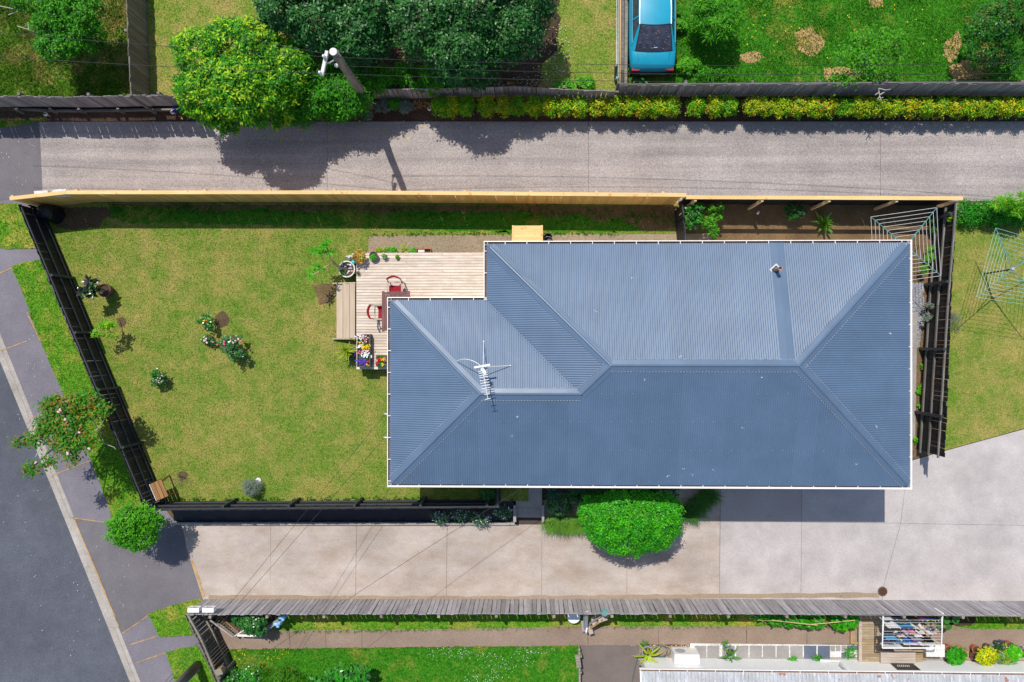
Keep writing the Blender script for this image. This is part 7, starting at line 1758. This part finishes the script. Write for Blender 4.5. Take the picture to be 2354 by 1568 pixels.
def garment(name, lab, x0_, x1_, ly, ln, c, taper=0.0, cut=None, text=None):
    p, q = L7(x0_, ly, LZ - .01), L7(x1_, ly, LZ - .01); t = thing(name, lab, 'washing', ((p.x + q.x) / 2, p.y, LZ - .01), 'washing on the line'); nx_, nz_ = 9, 6; mb = MB(); vs = []; ph = rnd.uniform(0, 6)
    for j in range(nz_):
        f = j / (nz_ - 1)
        for i in range(nx_):
            g = i / (nx_ - 1); x = p.x + (q.x - p.x) * (.5 + (g - .5) * (1 - taper * f)); y = p.y + .035 * f * math.sin(g * 9 + ph) + .05 * f * math.sin(ph); l = ln * (1 if cut is None or abs(g - .5) > .08 or f < .5 else .5)
            vs.append((x, y, LZ - .01 - l * f - .012 * math.sin(g * 12 + ph) * (1 if j else .3)))
    mb.add(vs, [(j * nx_ + i, j * nx_ + i + 1, (j + 1) * nx_ + i + 1, (j + 1) * nx_ + i) for j in range(nz_ - 1) for i in range(nx_ - 1)]); mb.build('cloth', cloth_mat(c), t, smooth=True)
    pc = [(.02, .45, .75), (.75, .03, .2), (.85, .85, .85), (.75, .8, .1)][rnd.randrange(4)]
    for g in (.12, .88): b = MB(); b.box((p.x + (q.x - p.x) * g, p.y, LZ + .0), (.014, .026, .06)); b.build('peg', cloth_mat(pc), t)
    if text:
        cu = bpy.data.curves.new('lettering', 'FONT'); cu.body = text; cu.size = .13; cu.align_x = 'CENTER'; cu.align_y = 'CENTER'; to = bpy.data.objects.new('lettering', cu); bpy.context.view_layer.update(); me = bpy.data.meshes.new_from_object(to); me.materials.clear(); me.materials.append(M['white']); bpy.data.objects.remove(to); o = link('lettering', me, t); o.location = (0, .075, -ln * .5); o.rotation_euler = (math.pi / 2, 0, math.pi)
W_, NV, BK, BL, SK, PK, GR = (.78, .77, .76), (.02, .035, .10), (.014, .014, .018), (.01, .26, .55), (.10, .38, .60), (.72, .36, .48), (.30, .32, .42)
for a_ in (('towel', 'white towel at the back left of the washing line', 290, 470, 150, .62, W_), ('shorts', 'navy shorts hanging on the back line', 490, 700, 140, .5, NV), ('trousers', 'black trousers hanging on the back line', 700, 890, 150, .75, BK), ('leggings', 'navy and red leggings on the back line', 910, 1000, 155, .6, (.20, .03, .08)), ('jersey', 'dark blue top on the back line', 1000, 1090, 150, .55, (.02, .06, .22)), ('swimsuit', 'navy swimsuit at the right end of the back line', 1110, 1180, 160, .6, NV),
        ('blouse', 'crumpled white top at the left of the third line', 380, 590, 272, .45, W_), ('shirt', 'bright blue shirt with white BTA lettering', 535, 815, 278, .55, BL, 0, None, 'BTA'), ('sock', 'pair of pale socks beside the blue lettered shirt', 800, 880, 285, .4, W_), ('sock', 'single grey white sock on the third line', 895, 960, 280, .3, W_), ('towel', 'small grey cloth at the right of the third line', 1030, 1150, 290, .25, GR),
        ('blouse', 'pale pink top on the middle line', 650, 740, 362, .4, PK), ('blouse', 'pink patterned top on the middle line', 750, 845, 370, .4, (.70, .25, .42)), ('vest', 'navy garment at the left of the middle line', 330, 620, 372, .32, NV), ('underwear', 'white underwear pair on the middle line', 870, 985, 370, .3, W_), ('sock', 'white socks at the right end of the middle line', 1025, 1085, 370, .4, W_), ('sock', 'white ankle sock at the far right of the washing line', 1105, 1170, 370, .25, W_),
        ('underwear', 'white underwear on the line behind the grey shirt', 812, 940, 414, .25, W_), ('pillowcase', 'white pillowcase behind the light blue shirt', 540, 670, 414, .5, W_), ('shirt', 'light blue shirt at the left of the front lines', 358, 545, 458, .5, SK), ('shirt', 'grey shirt in the middle of the front lines', 772, 945, 470, .5, GR), ('black_sheet', 'large black cloth at the right of the washing line', 945, 1130, 500, 1.15, BK), ('shorts', 'camouflage shorts at the front left of the washing line', 340, 525, 508, .42, (.10, .16, .28)), ('shorts', 'mid blue shorts near the front of the washing line', 545, 672, 502, .38, BL), ('shorts', 'royal blue shorts near the front of the washing line', 695, 868, 500, .4, (.02, .14, .50)),
        ('towel', 'white towel at the front left of the washing line', 320, 620, 575, .45, W_), ('towel', 'white towel in the middle of the front bar', 632, 880, 540, .32, W_), ('towel', 'white towel at the right of the front bar', 892, 1160, 548, .35, W_)): garment(*a_)
# white bench and the pots beside it
def L2(lx, ly, z=ZB): return P(2145.6 + lx * .1902, 1397.7 + ly * .1902, z)
c0, c1 = P(2129.5, 1510, .15), P(2172, 1482, .15); wb = thing('white_bench', 'white slab bench beside the laundry deck', 'bench', ((c0.x + c1.x) / 2, (c0.y + c1.y) / 2, ZB)); b = MB(); b.box(((c0.x + c1.x) / 2, (c0.y + c1.y) / 2, .12), (c1.x - c0.x, c1.y - c0.y, .06)); b.build('top', M['oldwhite'], wb)
for s in (-1, 1): b = MB(); b.box(((c0.x + c1.x) / 2 + s * .25, (c0.y + c1.y) / 2, (ZB + .09) / 2), (.08, c1.y - c0.y - .1, .09 - ZB)); b.build('leg', M['oldwhite'], wb)
def pt(lab, lx, ly, r, h, m, mats=None, fo=None, n=260, L=.09, W=.06, seed=1, nm='potted_plant'):
    c = L2(lx, ly, ZB + h); c = Vector((c.x, c.y, ZB)); t = thing(nm, lab, 'potted plant' if mats else 'pot', c); pot(t, c, r, h, M[m])
    if mats: foliage('foliage', t, [((c.x + fo[0], c.y + fo[1], ZB + h + fo[4]), (fo[2], fo[3], .14))], n, L, W, mats, [1] * len(mats), seed, per=8)
pt('terracotta pot of round leaved green plant by the white bench', 200, 525, .22, .36, 'terra', [sg[0], sg[1]], (.18, -.12, .28, .24, .1), 420, .13, .12, 201)
cu_ = L2(352, 565, ZB + .45); cu_ = Vector((cu_.x, cu_.y, ZB)); ur = thing('tan_urn', 'tall tan urn with an open mouth', 'urn', cu_); b = MB(); b.lathe([(.15, 0), (.27, .18), (.28, .32), (.20, .46), (.22, .50), (.19, .50), (.17, .44), (.0001, .40)], 20, cu_); b.build('urn', M['tan'], ur, smooth=True)
pt('small white jug beside the tan urn', 405, 548, .07, .2, 'oldwhite', nm='jug')
pt('small brown pot left of the yellow shrub', 485, 580, .12, .2, 'brownpot', nm='empty_pot'); pt('terracotta pot behind the yellow shrub', 520, 505, .16, .26, 'terra', nm='empty_pot')
pt('yellow leaved shrub in a pot near the right edge', 605, 565, .2, .3, 'greypot', [yl[0], yl[1]], (0, 0, .36, .3, .15), 640, .09, .05, 202)
pt('grey succulent in a pot behind the yellow shrub', 660, 480, .14, .2, 'brownpot', [gy[0], gl[0]], (0, 0, .14, .12, .04), 160, .06, .04, 203)
pt('blue pot with leafy plant right of the yellow shrub', 728, 575, .15, .28, 'bluepot', [lg[0], yl[1]], (0, 0, .13, .12, .05), 160, .07, .04, 204); pt('grey pot with small cactus in the cluster', 740, 490, .15, .24, 'lilac', [lg[3]], (0, 0, .1, .1, .04), 90, .06, .03, 205)
pt('dark pot with purple leaves at the top of the cluster', 785, 440, .12, .22, 'greypot', [dk[1], gl[0]], (0, 0, .16, .14, .08), 200, .08, .04, 206); pt('blue and pink glazed pot at the top of the cluster', 848, 445, .15, .25, 'bluepot', [yl[1]], (0, 0, .09, .09, .03), 80, .06, .03, 207)
pt('spiky pale green plant in front of the pot cluster', 830, 590, .18, .22, 'bluepot', [gy[0], yl[4], M['strap_y']], (.05, .0, .36, .26, .08), 420, .18, .022, 208); pt('terracotta pot of bright green succulents near the right edge', 928, 470, .19, .32, 'terra', [sg[0], sg[2]], (.12, -.2, .25, .22, .05), 380, .13, .11, 209)
pt('small lilac pot at the far right', 1057, 482, .09, .14, 'lilac', nm='empty_pot'); pt('small orange pot at the far right', 1077, 517, .09, .14, 'terra', nm='empty_pot'); pt('small brown pot at the far right', 1078, 572, .09, .14, 'brownpot', nm='empty_pot'); pt('pale stone pot behind the bright succulents', 1010, 510, .13, .2, 'oldwhite', nm='empty_pot')
tr2 = thing('taro_plant', 'taro plant with four big heart shaped leaves beside the washing line', 'plant', L2(100, 160)); tm = strap_mesh('leaf', .55, .34, gl[1], .1, .3, 5, wide=.35)
for i, (lx, ly, rz, s) in enumerate(((235, 170, .6, .9), (150, 190, 1.1, .75), (145, 230, -.2, .7), (60, 130, .3, .6), (50, 200, -1.2, .5))):
    p = L2(lx, ly, .25); b = MB(); b.tube([L2(100, 160), L2(100 + (lx - 100) * .6, 160 + (ly - 160) * .6, .2), p], .012, 5); b.build('stem', M['strap_g'], tr2); o = put(tr2, tm, 'leaf', p, rz, .3, 0, (s, s, s))
b = MB(); b.tube([L2(885, 105, .1), L2(958, 168, -.2)], .012, 5); o = b.build('garden_cane', M['bamboo'], loc=L2(920, 130)); tag(o, 'pale cane leaning behind the grey fence at right', 'cane')
# drain
c = P(2028.5, 1359.5, ZB); dr = thing('drain_grate', 'round rusty drain grate in the lower driveway', 'drain', c); M['rust'] = m_plain('rusty_iron', (.16, .085, .06), .8, .3, .25, 30)
b = MB(); b.lathe([(.0001, .014), (.165, .014)], 22, c); b.build('pit', M['black'], dr); b = MB(); b.lathe([(.15, .012), (.15, .026), (.185, .026), (.19, .010)], 24, c); b.build('ring', M['rust'], dr)
for i in range(6):
    o_ = -.12 + .048 * i; h_ = math.sqrt(max(.15 ** 2 - o_ ** 2, 0)); d1_, d2_ = Vector((.6, -.8, 0)), Vector((.8, .6, 0)); b = MB(); b.beam(c + d2_ * o_ - d1_ * h_ + Vector((0, 0, .02)), c + d2_ * o_ + d1_ * h_ + Vector((0, 0, .02)), .022, .01); b.build('bar', M['rust'], dr)
# two white signs on the back of the golden fence
for i, (x0_, x1_, y, lab) in enumerate(((330, 445, 208, 'left white plate fixed to the outer face of the golden fence'), (498, 612, 196, 'right white plate fixed to the outer face of the golden fence'))):
    p, q = P(x0_ * .2503, 392.3 + y * .2503, 1.6), P(x1_ * .2503, 392.3 + (y - 6) * .2503, 1.6); t = thing('fence_letterbox', lab, 'letterbox', ((p.x + q.x) / 2, p.y, 1.4), 'white letterboxes on the golden fence'); d_ = (q - p).normalized(); m = (p + q) / 2; b = MB(); b.beam(Vector((p.x, p.y - .05, 1.5)), Vector((q.x, q.y - .05, 1.5)), .20, .28); b.build('box', M['oldwhite'], t); b = MB(); b.beam(Vector((p.x, p.y - .05, 1.66)) - d_ * .02, Vector((q.x, q.y - .05, 1.66)) + d_ * .02, .24, .02); b.build('lid', M['oldwhite'], t)
